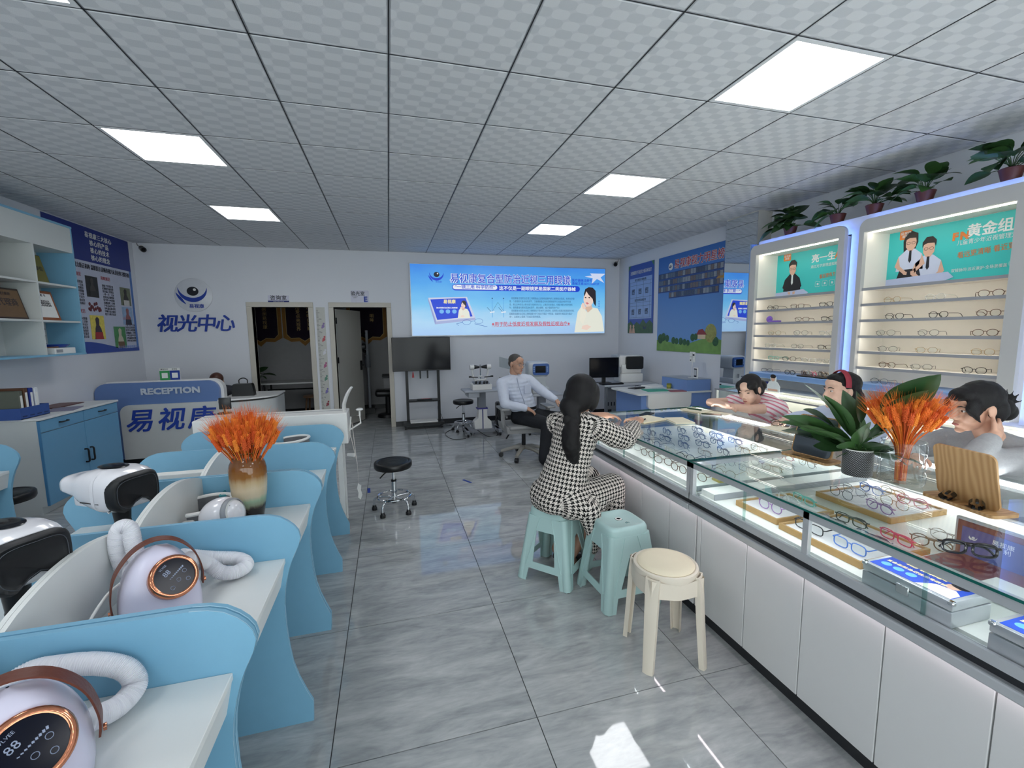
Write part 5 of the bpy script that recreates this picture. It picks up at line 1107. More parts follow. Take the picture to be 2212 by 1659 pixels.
counter(.30, 1.932, 'near glass-topped counter with wooden trays and silver cases', [1.90, 1.59, 1.297, .995, .713, .42], [1.57, .86], [1.26])
t = thing('display_board', 'raised white board carrying rows of spectacles inside far counter', 'board', (1.56, 1.955, .717)); ob('board', M().box(0, 0, 0, 1.03, 1.35, .03), CASEW, t, 0); ob('board_edge', M().box(0, -.003, 0, 1.03, 0, .03), GREYP, t, 0)
t = thing('display_board', 'small raised white board at the far end of near counter', 'board', (1.56, 1.82, .717)); ob('board', M().box(0, 0, 0, 1.03, .095, .03), CASEW, t, 0); ob('board_edge', M().box(0, -.003, 0, 1.03, 0, .03), GREYP, t, 0)
ORD = ['first', 'second', 'third', 'fourth', 'fifth', 'sixth', 'seventh', 'eighth', 'ninth', 'tenth', 'eleventh', 'twelfth']
# rows of glasses, counted from the front pane (row) and from the far end of the counter
rows_ = [(1.625, [3.05, 2.86, 2.70, 2.53, 2.36, 2.19, 2.03], ['silver', 'black', 'clear', 'brown', 'brown', 'brown', 'brown'], 'open'),
         (1.80, [3.10, 2.92, 2.74, 2.56, 2.38, 2.20, 2.04], ['grey', 'black', 'black', 'clear', 'black', 'brown', 'gold'], 'open'),
         (1.985, [3.06, 2.86, 2.66, 2.44, 2.22, 2.06], ['navy', 'black', 'navy', 'gold', 'silver', 'silver'], 'fold'),
         (2.13, [3.04, 2.84, 2.64, 2.42, 2.20, 2.04], ['navy', 'navy', 'black', 'navy', 'silver', 'gold'], 'fold'),
         (2.27, [3.05, 2.86, 2.65, 2.42, 2.21, 2.05], ['black', 'navy', 'navy', 'gold', 'grey', 'silver'], 'fold'),
         (2.41, [3.04, 2.82, 2.62, 2.40, 2.20, 2.04], ['navy', 'blue', 'blue', 'gold', 'pink', 'grey'], 'fold')]
ADJ = {'silver': 'silver', 'black': 'black', 'clear': 'clear', 'brown': 'brown', 'grey': 'grey', 'gold': 'gold', 'navy': 'navy', 'blue': 'blue', 'pink': 'pink', 'magenta': 'magenta', 'purple': 'purple', 'teal': 'teal'}
for ri, (x, ys, cs, pose) in enumerate(rows_):
    for i, (y, c_) in enumerate(zip(ys, cs)):
        glasses('%s spectacles in far counter, %s row from front pane, %s from far end' % (ADJ[c_], ORD[ri], ORD[i]), 'spectacles in the far counter', (x+rnd.uniform(-.008, .008), y+rnd.uniform(-.012, .012), .7485), -PI/2+rnd.uniform(-.18, .18)+(.25 if pose == 'open' else 0), 'round' if rnd.random() < .6 else 'square', c_, pose, lens=True)
tag(ob('price_tag', M().box(-.015, -.03, 0, .015, .03, .012), mat('gold_black_tag', (150, 132, 40), .4), loc=(1.72, 1.985, .748), smooth=0), 'small gold price tag among front spectacles of far counter', 'tag')
# wooden trays
TRW = mat('tray_oak', (172, 136, 84), .5, var=.15, scale=40); TRL = mat('tray_liner_white', (226, 222, 224), .8)
def tray(x0, y0, x1, y1, label, items, rz=0):
    cx, cy = (x0+x1)/2, (y0+y1)/2; a, b_ = (x1-x0)/2, (y1-y0)/2
    t = thing('wooden_tray', label, 'tray', (cx, cy, .717), rz, 'shallow wooden trays in the near counter')
    ob('tray_base', M().box(-a, -b_, 0, a, b_, .006), TRW, t, 0); ob('liner', M().box(-a+.01, -b_+.01, .006, a-.01, b_-.01, .018), TRL, t, 0)
    for q in ((-a, -b_, .006, a, -b_+.01, .026), (-a, b_-.01, .006, a, b_, .026), (-a, -b_+.01, .006, -a+.01, b_-.01, .026), (a-.01, -b_+.01, .006, a, b_-.01, .026)): ob('rim', M().box(*q), TRW, t, 0)
    R = Matrix.Rotation(rz, 3, 'Z')
    for i, (dx, dy, c_, sh, ps) in enumerate(items):
        p = R @ Vector((dx, dy, 0)); glasses('%s spectacles, %s item in the %s' % (ADJ[c_], ORD[i], label.split(',')[0]), 'spectacles on wooden trays', (cx+p.x, cy+p.y, .7365), -PI/2+rz+rnd.uniform(-.12, .12), sh, c_, ps)
tray(1.62, 1.50, 1.95, 1.74, 'left wooden tray, partly behind the front rail', [(-.10, -.02, 'purple', 'round', 'open'), (.05, .02, 'clear', 'round', 'fold'), (.12, .0, 'teal', 'square', 'fold')])
tray(1.60, 1.12, 1.95, 1.47, 'front wooden tray, nearest the sliding pane', [(-.12, .08, 'black', 'square', 'open'), (-.12, -.09, 'blue', 'square', 'open'), (.02, .09, 'grey', 'square', 'fold'), (.02, -.07, 'navy', 'square', 'fold'), (.11, .08, 'black', 'square', 'fold'), (.12, -.09, 'magenta', 'square', 'fold')])
tray(2.10, 1.36, 2.45, 1.72, 'rear wooden tray, under the glass vase', [(-.12, .09, 'grey', 'round', 'open'), (-.12, -.09, 'purple', 'round', 'fold'), (-.02, .1, 'silver', 'round', 'fold'), (-.01, -.08, 'gold', 'round', 'open'), (.08, .09, 'blue', 'round', 'fold'), (.09, -.09, 'pink', 'round', 'fold'), (.13, .02, 'gold', 'round', 'fold')])
tray(1.99, .93, 2.08, 1.0, 'tiny wooden tray, right of the front tray', []) if False else None
glasses('brown spectacles lying alone right of the rear tray', 'loose spectacles in the near counter', (2.02, 1.16, .7175), -PI/2+.3, 'round', 'brown', 'fold'); glasses('clear spectacles lying alone behind the brown ones', 'loose spectacles in the near counter', (2.14, 1.17, .7175), -PI/2+.2, 'round', 'silver', 'fold')
# silver product cases with printed lids
SILV = mat('case_silver', (200, 203, 208), .3, metal=.6); CBLUE = mat('case_lid_blue', (38, 72, 176), .4)
def silver_case(label, x, y, rz):
    t = thing('product_case', label, 'case', (x, y, .717), rz, 'silver product cases')
    ob('case_bottom', M().rbox(-.085, -.125, 0, .085, .125, .05, .004, 2), SILV, t); ob('case_lid', M().rbox(-.085, -.125, .053, .085, .125, .082, .004, 2), SILV, t)
    l = ob('lid_print', M().box(-.072, -.112, .082, .072, .112, .0828), CBLUE, t, 0)
    R = (0, 0, -PI/2)
    txt(l, '易视康', .038, mat('cream_print', (236, 216, 170), .5), (.035, .01, .0832), rot=R, bold=.001); txt(l, '复合型防治近视三用眼镜', .015, mat('cream_print', (236, 216, 170), .5), (-.005, .02, .0832), rot=R)
    for k in range(3): ob('round_icon', M().lathe([(.014, 0), (.014, .0006), (0, .0006)], 18, (-.035, .085-.036*k, .0828)), mat('icon_blue', (96, 160, 226), .4), l)
    ob('lid_portrait_blouse', M().prism([(-.072, -.11), (-.03, -.11), (-.01, -.09), (-.02, -.045), (-.072, -.02)], 'z', .0828, .0834), mat('blouse_print', (222, 216, 200), .5), l, 0)
    ob('lid_portrait_face', M().sph((.012, -.073, .0830), (.024, .018, .0008), 14, 6), mat('skin_print', (206, 166, 146), .5), l); ob('lid_portrait_hair', M().sph((.026, -.080, .0834), (.018, .022, .0008), 14, 6), mat('black_print', (14, 18, 30), .4), l)
    ob('latch', M().rbox(-.092, -.018, .035, -.085, .018, .066, .002, 1), CHROME, t)
    for (a, b_) in ((-.08, -.12), (-.08, .12), (.08, -.12), (.08, .12)): ob('corner_cap', M().rbox(a-.008, b_-.008, .07, a+.008, b_+.008, .084, .003, 1), CHROME, t)
    return t
silver_case('silver case with blue printed lid, first right of the front tray', 1.60, .93, 0); silver_case('silver case with blue lid cut off by the right frame edge', 1.60, .60, 0)
t = thing('open_case', 'open presentation case with upright blue printed lid near right edge', 'case', (1.93, .93, .717))
ob('case_bottom', M().rbox(-.13, -.16, 0, .10, .16, .03, .004, 1), SILV, t, 0); ob('lining', M().box(-.12, -.15, .03, .09, .15, .032), mat('maroon_lining', (110, 40, 48), .6), t, 0)
l = ob('upright_lid', M().rbox(.085, -.16, .0, .10, .16, .165, .004, 1), SILV, t, 0); ob('lid_lining', M().box(.082, -.15, .01, .085, .15, .155), mat('maroon_lining', (110, 40, 48), .6), l, 0); ob('lid_card', M().box(.0795, -.145, .012, .082, .135, .135), mat('card_blue_print', (56, 74, 150), .4), l, 0)
txt(l, '易视康\n专 利', .02, PAPER, (.079, .02, .10), 'R'); eye_logo(l, (.0795, .10, .10), .014, 'R', PAPER, PAPER, PAPER)
ob('booklet', M().box(-.10, -.13, .032, -.02, -.02, .036), PAPER, t, 0)
# ================================================================== on the counter top
ZT = CZG+.0085
glasses('thick black-framed spectacles resting on the glass top at right', 'spectacles on counter tops', (1.635, .845, ZT), -.72, 'square', 'jet', 'fold')
OAK = mat('oak_veneer', (184, 144, 96), .45)
def oak_mat():
    m, b, nt, N, Ma, Mix = node_mat('oak_grain', .45)
    tc = N('ShaderNodeTexCoord'); mp = N('ShaderNodeMapping'); mp.inputs['Scale'].default_value = (6, 9, 2.2); nt.links.new(tc.outputs['Object'], mp.inputs[0])
    wv_ = N('ShaderNodeTexWave', wave_type='BANDS', bands_direction='Y'); wv_.inputs['Scale'].default_value = 1.7; wv_.inputs['Distortion'].default_value = 13; wv_.inputs['Detail'].default_value = 2; wv_.inputs['Detail Scale'].default_value = .55; nt.links.new(mp.outputs[0], wv_.inputs['Vector'])
    nt.links.new(Mix(wv_.outputs['Fac'], (172, 130, 82), (196, 156, 108)), b.inputs['Base Color']); return m
OAKG = oak_mat()
def board_stand(label, x, y, rz, mirror, lean):
    t = thing('mirror_stand', label, 'mirror', (x, y, ZT), rz, 'wooden mirror stands')
    # local: board in the y-z plane, leaning towards +x; visible face -x
    ob('stand_base', M().prism(rrect(-.06, -.125, .06, .125, .02), 'z', 0, .012), OAKG, t, 0)
    R = Matrix.Translation((.0, 0, .012)) @ Matrix.Rotation(lean, 4, 'Y')
    o = ob('stand_board', M().prism(rrect(-.105, 0, .105, .215, .025), 'x', -.004, .004).xf(R), OAKG, t, 30)
    if mirror: ob('mirror_face', M().prism(rrect(-.098, .006, .098, .208, .022), 'x', -.006, -.0042).xf(R), mat('dim_mirror', (120, 128, 138), .06, metal=.9), o, 30)
    for y_ in (-.045, .045): ob('slot', M().box(-.05, y_-.02, .012, -.035, y_+.02, .0125), BLACK, t, 0)
    return t
board_stand('oak-framed table mirror with dark glass facing the viewer', 2.10, 1.765, .12, True, .28)
board_stand('oak board stand with two black hair clips, back turned to viewer', 2.10, 1.105, -.15, False, -.22)
def claw(label, x, y, rz):
    t = thing('hair_clip', label, 'hair clip', (x, y, ZT+.0125), rz, 'black claw clips')
    b = M()
    for s in (-1, 1):
        b.grid(lambda u, v: Vector(((u-.5)*.05, s*(.012+.010*math.sin(PI*v)), .002+.026*v)), 8, 6)
        for k in range(5): b.tube([(-.02+.01*k, s*.012, .004), (-.02+.01*k, s*.004, .0)], .002, 4)
    ob('claw_jaws', b.tube([(-.02, 0, .026), (.02, 0, .026)], .005, 6), BLACK, t)
claw('black claw clip, left one on the oak stand base', 2.065, 1.15, .3); claw('black claw clip, right one on the oak stand base', 2.055, 1.055, .5)
# potted plant
def pot_mat():
    m, b, nt, N, Ma, Mix = node_mat('perforated_black_metal', .4)
    tc = N('ShaderNodeTexCoord'); sp = N('ShaderNodeSeparateXYZ'); nt.links.new(tc.outputs['Object'], sp.inputs[0])
    an = Ma('MULTIPLY', Ma('ARCTAN2', sp.outputs[1], sp.outputs[0]), 40/(2*PI)); zz = Ma('MULTIPLY', sp.outputs[2], 220.0)
    a2 = Ma('ADD', an, Ma('MULTIPLY', Ma('FLOOR', zz), .5))
    fx_, fz = Ma('SUBTRACT', Ma('FRACT', a2), .5), Ma('SUBTRACT', Ma('FRACT', zz), .5)
    d = Ma('SQRT', Ma('ADD', Ma('MULTIPLY', fx_, fx_), Ma('MULTIPLY', fz, fz)))
    nt.links.new(Mix(Ma('LESS_THAN', d, .28), (30, 31, 34), (150, 152, 156)), b.inputs['Base Color']); return m
t = thing('potted_plant', 'leafy green plant in perforated black pot on the glass counter', 'plant', (2.075, 1.505, ZT))
ob('pot', M().lathe([(.050, 0), (.052, .004), (.054, .105), (.051, .108), (.047, .10), (.046, .01), (0, .01)], 36), pot_mat(), t); ob('soil', M().lathe([(.047, .098), (0, .10)], 24), mat('soil', (40, 32, 26), .9), t); ob('pot_lip', M().tube([(.0525*math.cos(a*PI/18), .0525*math.sin(a*PI/18), .108) for a in range(36)], .0025, 6, True), OFFW, t)
TIPS = [(.02, -.23, .44, .26), (-.03, .19, .36, .26), (.03, .41, .12, .26), (-.08, .27, .21, .24), (.0, .24, .15, .20), (-.10, .10, .17, .20), (-.06, -.17, .17, .18), (-.13, .0, .13, .17), (.10, -.12, .30, .20), (.12, .14, .28, .20), (.0, .06, .33, .17), (-.10, -.08, .24, .17), (-.05, .17, .08, .14), (-.09, .03, .06, .13), (.05, -.21, .10, .16), (.08, .30, .22, .2), (.14, 0, .2, .17), (-.04, .33, .17, .22)]
r5 = random.Random(4); TIPS = TIPS+[(dx*.8+r5.uniform(-.04, .04), dy*.72+r5.uniform(-.05, .05), tz*.85+r5.uniform(-.02, .05), L*.75) for dx, dy, tz, L in TIPS]
for i, (dx, dy, tz, L) in enumerate(TIPS):
    tip = Vector((dx, dy, tz+.02)); d_ = (tip-Vector((0, 0, .10))); p = tip-d_.normalized()*min(L, d_.length*.78); m = (LEAFM, LEAFM2)[i % 2]; x_ = (tip-p).normalized()
    y_ = Vector((0, 0, 1)).cross(x_).normalized(); y_ = (Matrix.Rotation((-.7, .5, -.2, .8)[i % 4], 3, x_) @ y_); z_ = x_.cross(y_)
    Rm = Matrix.Translation(p) @ Matrix((x_, y_, z_)).transposed().to_4x4(); L_ = (tip-p).length
    o = ob('leaf', leaf(L_, L_*.30, 10, .18).xf(Rm), m, t, 80); ob('leaf_stem', M().tube(cr([(0, 0, .095), (p.x*.35, p.y*.35, .10+(p.z-.1)*.6), p], 4), .003, 6), LEAFM2, o)
t.scale = (1.12,)*3
t = thing('glass_vase', 'clear ribbed glass vase holding orange wheat on the counter', 'vase', (2.125, 1.355, ZT))
t.scale = (1.28, 1.28, 1.42)
vp = [(.050, 0), (.058, .004)]
for k in range(3):
    for q in range(6): vp.append((.060+.005*math.sin(PI*q/5)**.6, .006+.042*k+.042*q/5.2))
vp += [(.061, .135), (.057, .135), (.055, .012), (0, .010)]
def vg(u, v):
    i = v*(len(vp)-1); j = min(len(vp)-2, int(i)); k = i-j; r_ = vp[j][0]*(1-k)+vp[j+1][0]*k; z = vp[j][1]*(1-k)+vp[j+1][1]*k; a = 2*PI*u
    return Vector((r_*math.cos(a)*(1+.012*math.cos(10*a)), r_*math.sin(a)*(1+.012*math.cos(10*a)), z))
ob('vase_glass', M().grid(vg, 60, len(vp), True), glassmat('vase_glass', (.93, .95, .95), ior=1.5), t, 60)
t = thing('wheat_bunch', 'flaring bunch of dyed orange wheat in the clear glass vase', 'dried plant', (2.125, 1.355, ZT+.016)); wheat(t, 140, .315, .085, 0, .032, 9, .058, cols=((222, 108, 36), (198, 76, 24), (232, 128, 44)))
# ================================================================== wall display units
XF_ = 3.86
GREYW = mat('display_frame_white', (184, 184, 184), .5, var=.01); SHW = mat('display_cream_white', (236, 232, 224), .6, var=.015); SHG = mat('shelf_grey_edge', (150, 152, 158), .4); TEALP = mat('teal_poster_print', (64, 200, 198), .45, var=.03, scale=4)
LEDB = emi('led_strip_blue', (110, 150, 255), LED_E*1.8); LEDS = emi('led_shelf', (255, 248, 234), LED_E*1.5)
SHZ = [1.908, 1.778, 1.645, 1.511, 1.378, 1.247]
def display_unit(y0, y1, label, oy0, oy1):
    t = thing('display_unit', label, 'display unit', (XF_, y0, 0), group='lit wall display units')
    L = y1-y0; a, b_ = oy0-y0, oy1-y0
    out = rrect(0, .96, L, 2.475, .07, 8, (0, 0, 1, 1))
    # portal frame: header, two jambs
    ob('header', M().prism([(0, 2.375)]+[(y, z) for y, z in out[2:]] if False else [(0, 2.372), (L, 2.372)]+[(y, z) for y, z in out if z > 2.38], 'x', 0, .04), GREYW, t, 30)
    ob('jamb', M().box(0, 0, .96, .04, a, 2.372), GREYW, t, 0); ob('jamb', M().box(0, b_, .96, .04, L, 2.372), GREYW, t, 0)
    ob('back_panel', M().box(.30, a-.02, .93, .315, b_+.02, 2.39), SHW, t, 0); ob('recess_side', M().box(.04, a-.012, .93, .30, a, 2.39), SHW, t, 0); ob('recess_side', M().box(.04, b_, .93, .30, b_+.012, 2.39), SHW, t, 0); ob('recess_top', M().box(.04, a, 2.375, .30, b_, 2.39), SHW, t, 0)
    ob('blue_ledge', M().rbox(-.01, a-.01, 1.06, .30, b_+.01, 1.112, .003, 1), BLUE2, t, 0)
    for k, z in enumerate(SHZ):
        s = ob('shelf', M().box(.03, a, z-.010, .30, b_, z+.004), SHW, t, 0); ob('shelf_edge', M().box(.022, a, z-.017, .03, b_, z+.005), SHG, s, 0)
        ob('shelf_led', M().box(.031, a+.02, z-.0155, .041, b_-.02, z-.0105), LEDS, s, 0)
    ob('top_led', M().box(.06, a+.01, 2.366, .075, b_-.01, 2.374), LEDS, t, 0)
    return t, L, a, b_
t, L, a, b_ = display_unit(3.06, 4.11, 'narrower lit display unit by the mirror column with boy poster', 3.115, 4.03)
U1 = t
t, L, a, b_ = display_unit(1.87, 2.935, 'lit display unit at right with girl and boy poster', 1.955, 2.895)
U2 = t
ob_ = thing('display_backing', 'pale backing wall glowing blue between the two display units', 'wall panel', (3.90, 1.70, 0))
BKW = mat('backing_white', (222, 226, 236), .6)
for q in ((.06, .02, .935, .075, .17, 2.53), (.06, 1.22, .935, .075, 1.375, 2.53), (.06, .17, 2.40, .075, 1.22, 2.53), (.06, 1.375, 2.40, .075, 2.40, 2.53), (.075, .02, 2.515, .33, 2.40, 2.53)): ob('backing_board', M().box(*q), BKW, ob_, 0)
ob('side_board', M().box(-.04, 2.405, .93, .345, 2.42, 2.50), BLUE2, ob_, 0)
for y in (1.196, 1.386, .192): ob('blue_led', M().box(.012, y, .98, .020, y+.008, 2.42), LEDB, ob_, 0)
for (y0_, y1_) in ((.20, 1.20), (1.40, 2.38)): ob('blue_led', M().box(.012, y0_, 2.452, .020, y1_, 2.460), LEDB, ob_, 0)
# teal posters in the recesses
def teal_poster(label, y0, y1):
    t = thing('teal_poster', label, 'poster', (XF_+.298, y0, 1.925), group='teal posters in the display units'); ob('panel', M().box(-.006, 0, 0, 0, y1-y0, .445), TEALP, t, 0); return t, y1-y0
ORG = mat('orange_print', (226, 128, 56), .5); WP = mat('poster_white', (232, 238, 238), .5); SK = mat('poster_skin', (222, 178, 156), .5); HR = mat('poster_hair', (34, 26, 24), .5); SUIT = mat('poster_suit', (28, 28, 38), .5); SHIRT = mat('poster_shirt', (206, 214, 238), .5); TBL = mat('poster_table', (190, 200, 232), .5)
def pfig(t, y, z, k, top, skirt=None, longhair=False):
    def f(nm, pts, m, o): ob(nm, M().prism([(y-px*k, z+pz*k) for px, pz in pts], 'x', -.0065-o-.0006, -.0065-o), m, t, 0)
    if longhair: f('figure_hair', [(-.05, .0), (-.058, .10), (-.04, .16), (0, .175), (.045, .15), (.05, .08), (.03, .02)], HR, .0002)
    f('figure_torso', [(-.10, -.14), (-.085, -.02), (-.03, .03), (.03, .03), (.085, -.02), (.10, -.14)], top, .0008)
    f('figure_face', [(-.038, .09), (-.036, .05), (-.012, .015), (.012, .015), (.036, .05), (.038, .09), (.03, .13), (-.03, .13)], SK, .0016)
    f('figure_hair', [(-.044, .09), (-.044, .13), (-.02, .165), (.02, .165), (.046, .135), (.044, .09), (.034, .115), (-.01, .12), (-.034, .11)], HR, .0024)
    f('figure_tie', [(-.008, .02), (.008, .02), (.011, -.06), (0, -.08), (-.011, -.06)], SUIT if top is not SUIT else WP, .0018)
    b = M()
    for s in (-.018, .018): b.tube([(-.0095, y-(s+.013*math.cos(i*PI/6))*k, z+(.078+.010*math.sin(i*PI/6))*k) for i in range(12)], .0012, 4, True)
    ob('figure_glasses', b, SUIT, t)
    if skirt: f('figure_skirt', [(-.07, -.13), (.07, -.13), (.10, -.24), (-.10, -.24)], skirt, .0012)
    for s in (-1, 1): f('figure_arm', [(s*.085, -.02), (s*.11, -.10), (s*.04, -.165), (s*.02, -.15), (s*.07, -.10)], SK if top is SHIRT else top, .0016); f('figure_hand', [(s*.04, -.17), (s*.015, -.175), (s*.012, -.15), (s*.04, -.145)], SK, .0022)
t, Lp = teal_poster('teal poster with boy in dark suit above the narrower shelves', 3.115, 4.03)
pfig(t, Lp-.20, .20, 1.05, SUIT); ob('print_table', M().prism([(Lp, 0), (Lp, .045), (Lp-.34, .06), (Lp-.40, .02), (Lp-.36, 0)], 'x', -.0090, -.0084), TBL, t, 0)
ob('orange_logo', M().prism(rrect(Lp-.17, .375, Lp-.08, .445, .01), 'x', -.0072, -.006), ORG, t, 0); txt(t, '易视康\n眼镜', .026, WP, (-.0078, Lp-.125, .41), 'R')
txt(t, '亮一生', .085, WP, (-.0075, Lp-.54, .345), 'R', bold=.002, align='CENTER'); txt(t, 'ACR', .085, ORG, (-.0075, Lp-.74, .345), 'R', bold=.002); txt(t, '读写', .085, WP, (-.0075, .10, .345), 'R', bold=.002)
txt(t, '通过光学原理虚拟眼镜看近时产生的', .034, WP, (-.0075, Lp-.66, .27), 'R', width=.50); txt(t, '看近更有方法 读写更轻松', .045, ORG, (-.0075, Lp-.70, .175), 'R', width=.38, rot=(PI/2, -.08, -PI/2))
for k in range(4): ob('print_icon', M().tube([(-.007, Lp-.47-.075*k-p[0], .07+p[1]) for p in rrect(0, 0, .05, .05, .008, 3)], .0015, 4, True).box(-.0075, Lp-.47-.075*k-.035, .085, -.006, Lp-.47-.075*k-.018, .105), WP, t)
txt(t, '专为光量近距设计', .026, WP, (-.0075, .10, .095), 'R', width=.18)
t, Lp = teal_poster('teal poster with girl and boy at table in right display unit', 1.955, 2.895)
pfig(t, Lp-.17, .26, 1.0, SHIRT, SUIT, True); pfig(t, Lp-.30, .19, 1.05, SHIRT); ob('print_table', M().prism([(Lp, 0), (Lp, .06), (Lp-.44, .075), (Lp-.48, .03), (Lp-.40, 0)], 'x', -.0096, -.009), TBL, t, 0)
ob('orange_logo', M().prism(rrect(Lp-.17, .375, Lp-.08, .445, .01), 'x', -.0072, -.006), ORG, t, 0); txt(t, '易视康\n眼镜', .026, WP, (-.0078, Lp-.125, .41), 'R')
txt(t, 'FN', .075, ORG, (-.0075, Lp-.50, .325), 'R', bold=.004, space=1.3); txt(t, '黄金组合镜', .098, WP, (-.0075, .19, .345), 'R', bold=.002, width=.43); txt(t, '儿童青少年近视管理双效+全能', .04, WP, (-.0075, .23, .275), 'R', width=.46)
txt(t, '看远更清晰 看近更舒适', .05, ORG, (-.0075, .25, .195), 'R', width=.40, rot=(PI/2, -.06, -PI/2)); txt(t, '双镜协同·远近兼护·全场景覆盖', .028, WP, (-.0075, .32, .075), 'R', width=.32)
for k in range(3): ob('print_disc', M().lathe([(.026, 0), (.026, .001), (0, .001)], 20, (-.0065, .13-.065*k, .085), R=Matrix.Rotation(-PI/2, 3, 'Y')), mat('pale_teal_print', (130, 214, 212), .5), t)
# spectacles on the shelves (rows counted from the poster down)
U1R = [[3.866, 3.571, 3.268], [None, 3.509, 3.24], [3.826, 3.513, 3.254], [3.87, 3.543, 3.25], [3.823, 3.628, 3.41, 3.264], [3.898, 3.612]]
U2R = [[2.699, 2.402, 2.082], [2.671, 2.372, 2.083], [2.727, 2.425, 2.09], [2.702, 2.426, 2.091], [2.696, 2.449, 2.127], [2.745, 2.453]]
C1 = [['black', 'brown', 'black'], ['', 'brown', 'black'], ['gold', 'grey', 'clear'], ['clear', 'grey', 'black'], ['teal', 'black', 'clear', 'clear'], ['grey', 'black']]
C2 = [['gold', 'clear', 'brown'], ['black', 'black', 'brown'], ['grey', 'grey', 'brown'], ['grey', 'gold', 'gold'], ['brown', 'grey', 'black'], ['grey', 'black']]
POS = {4: ['leftmost', 'second', 'third', 'rightmost'], 3: ['left', 'middle', 'right'], 2: ['left', 'right']}
for RR, CC, un, sh in ((U1R, C1, 'narrower display unit', 'square'), (U2R, C2, 'right display unit', 'round')):
    for i, row in enumerate(RR):
        z = SHZ[i+1]+.0045 if i < 5 else 1.1125
        for j, y in enumerate(row):
            if y is None: continue
            glasses('%s spectacles, %s on %s shelf below the poster of %s' % (ADJ[CC[i][j]], POS[len(row)][j], ORD[i], un), 'spectacles on the lit wall shelves', (3.955, y, z), -PI/2+rnd.uniform(-.1, .55), sh if rnd.random() < .75 else 'round', CC[i][j], 'open')
t = thing('case_toy', 'purple round lens case on the second shelf of narrower unit', 'case', (3.97, 3.888, SHZ[2]+.0045)); PURP = mat('purple_case', (96, 70, 160), .4)
ob('round_lid', M().lathe([(.034, 0), (.036, .01), (.03, .02), (0, .024)], 20, (0, .02, .034), R=Matrix.Rotation(-PI/2, 3, 'Y')), PURP, t); ob('case_base', M().rbox(-.03, -.10, 0, .03, .02, .02, .008, 2), PURP, t)
t = thing('spectacle_tray', 'flat dark tray of tangled spectacles on the blue ledge', 'tray', (3.95, 3.33, 1.1125)); ob('tray_plate', M().rbox(-.08, -.16, 0, .08, .13, .012, .003, 1), BLACK, t, 0)
for i in range(7): glasses('%s tangled spectacles, %s on the dark ledge tray' % (['gold', 'brown', 'silver', 'pink', 'gold', 'clear', 'brown'][i], ORD[i]), 'spectacles on the ledge tray', (3.94+rnd.uniform(-.02, .02), 3.22+.035*i, 1.125+.004*(i % 3)), -PI/2+rnd.uniform(-.6, .6), 'round', ['gold', 'brown', 'silver', 'pink', 'gold', 'clear', 'brown'][i], 'fold')
# lower wall counter with lit display
t = thing('wall_base_counter', 'white low counter with lit glass showcase under the display units', 'counter', (3.46, 1.55, 0))
ob('counter_body', M().box(.02, 0, .08, .79, 2.55, .74), SHW, t, 0); ob('toe_kick', M().box(.06, 0, 0, .79, 2.55, .08), DARKS, t, 0); ob('rear_board', M().box(.40, 0, .74, .79, 2.55, .925), SHW, t, 0); ob('rear_top', M().box(.40, .0, .925, .695, 2.55, .932), SHW, t, 0)
ob('glass_top', M().box(0, 0, .925, .40, 2.55, .933), GLASS, t, 0); ob('glass_edge', M().box(-.003, 0, .922, 0, 2.55, .935), SHG, t, 0); ob('front_glass', M().box(.012, 0, .745, .018, 2.55, .922), GLASS, t, 0)
for y in (0, 1.26, 2.52): ob('post', M().box(.0, y, .74, .03, y+.03, .925), ALU, t, 0)
ob('case_led', M().box(.34, .02, .905, .36, 2.53, .915), LEDS, t, 0)
for i in range(16): glasses('%s spectacles in the wall showcase, %s from the column' % (['pink', 'purple', 'silver', 'blue', 'gold', 'clear'][i % 6], (ORD+['thirteenth', 'fourteenth', 'fifteenth', 'sixteenth'])[i]), 'spectacles in the wall showcase', (3.60+.10*(i % 2)+rnd.uniform(-.02, .02), 3.95-.125*i, .7415), -PI/2+rnd.uniform(-.7, .7), 'round', ['pink', 'purple', 'silver', 'blue', 'gold', 'clear'][i % 6], 'fold')
t = thing('cardboard_standee', 'small cut-out of boy in white shirt with navy banner', 'standee', (3.80, 3.66, .934))
ob('standee_board', M().prism([(-.08, 0), (-.085, .06), (-.05, .105), (-.03, .11), (-.035, .15), (-.015, .175), (.02, .175), (.04, .15), (.03, .11), (.05, .105), (.075, .06), (.075, 0)], 'x', 0, .004), WP, t, 0)
ob('standee_face', M().sph((-.001, .002, .138), (.0015, .025, .03), 12, 8), SK, t); ob('standee_hair', M().sph((-.0015, .002, .16), (.0018, .034, .022), 12, 8), HR, t); ob('standee_arms', M().box(-.0025, -.06, .01, -.0005, .06, .03), SK, t, 0); ob('standee_base', M().box(.0, -.08, 0, .05, .08, .003), WP, t, 0)
ob('navy_banner', M().box(.004, .05, .03, .006, .16, .10), NAVYD, t, 0); txt(t, '明亮视界', .022, PAPER, (.0035, .115, .065), 'R')
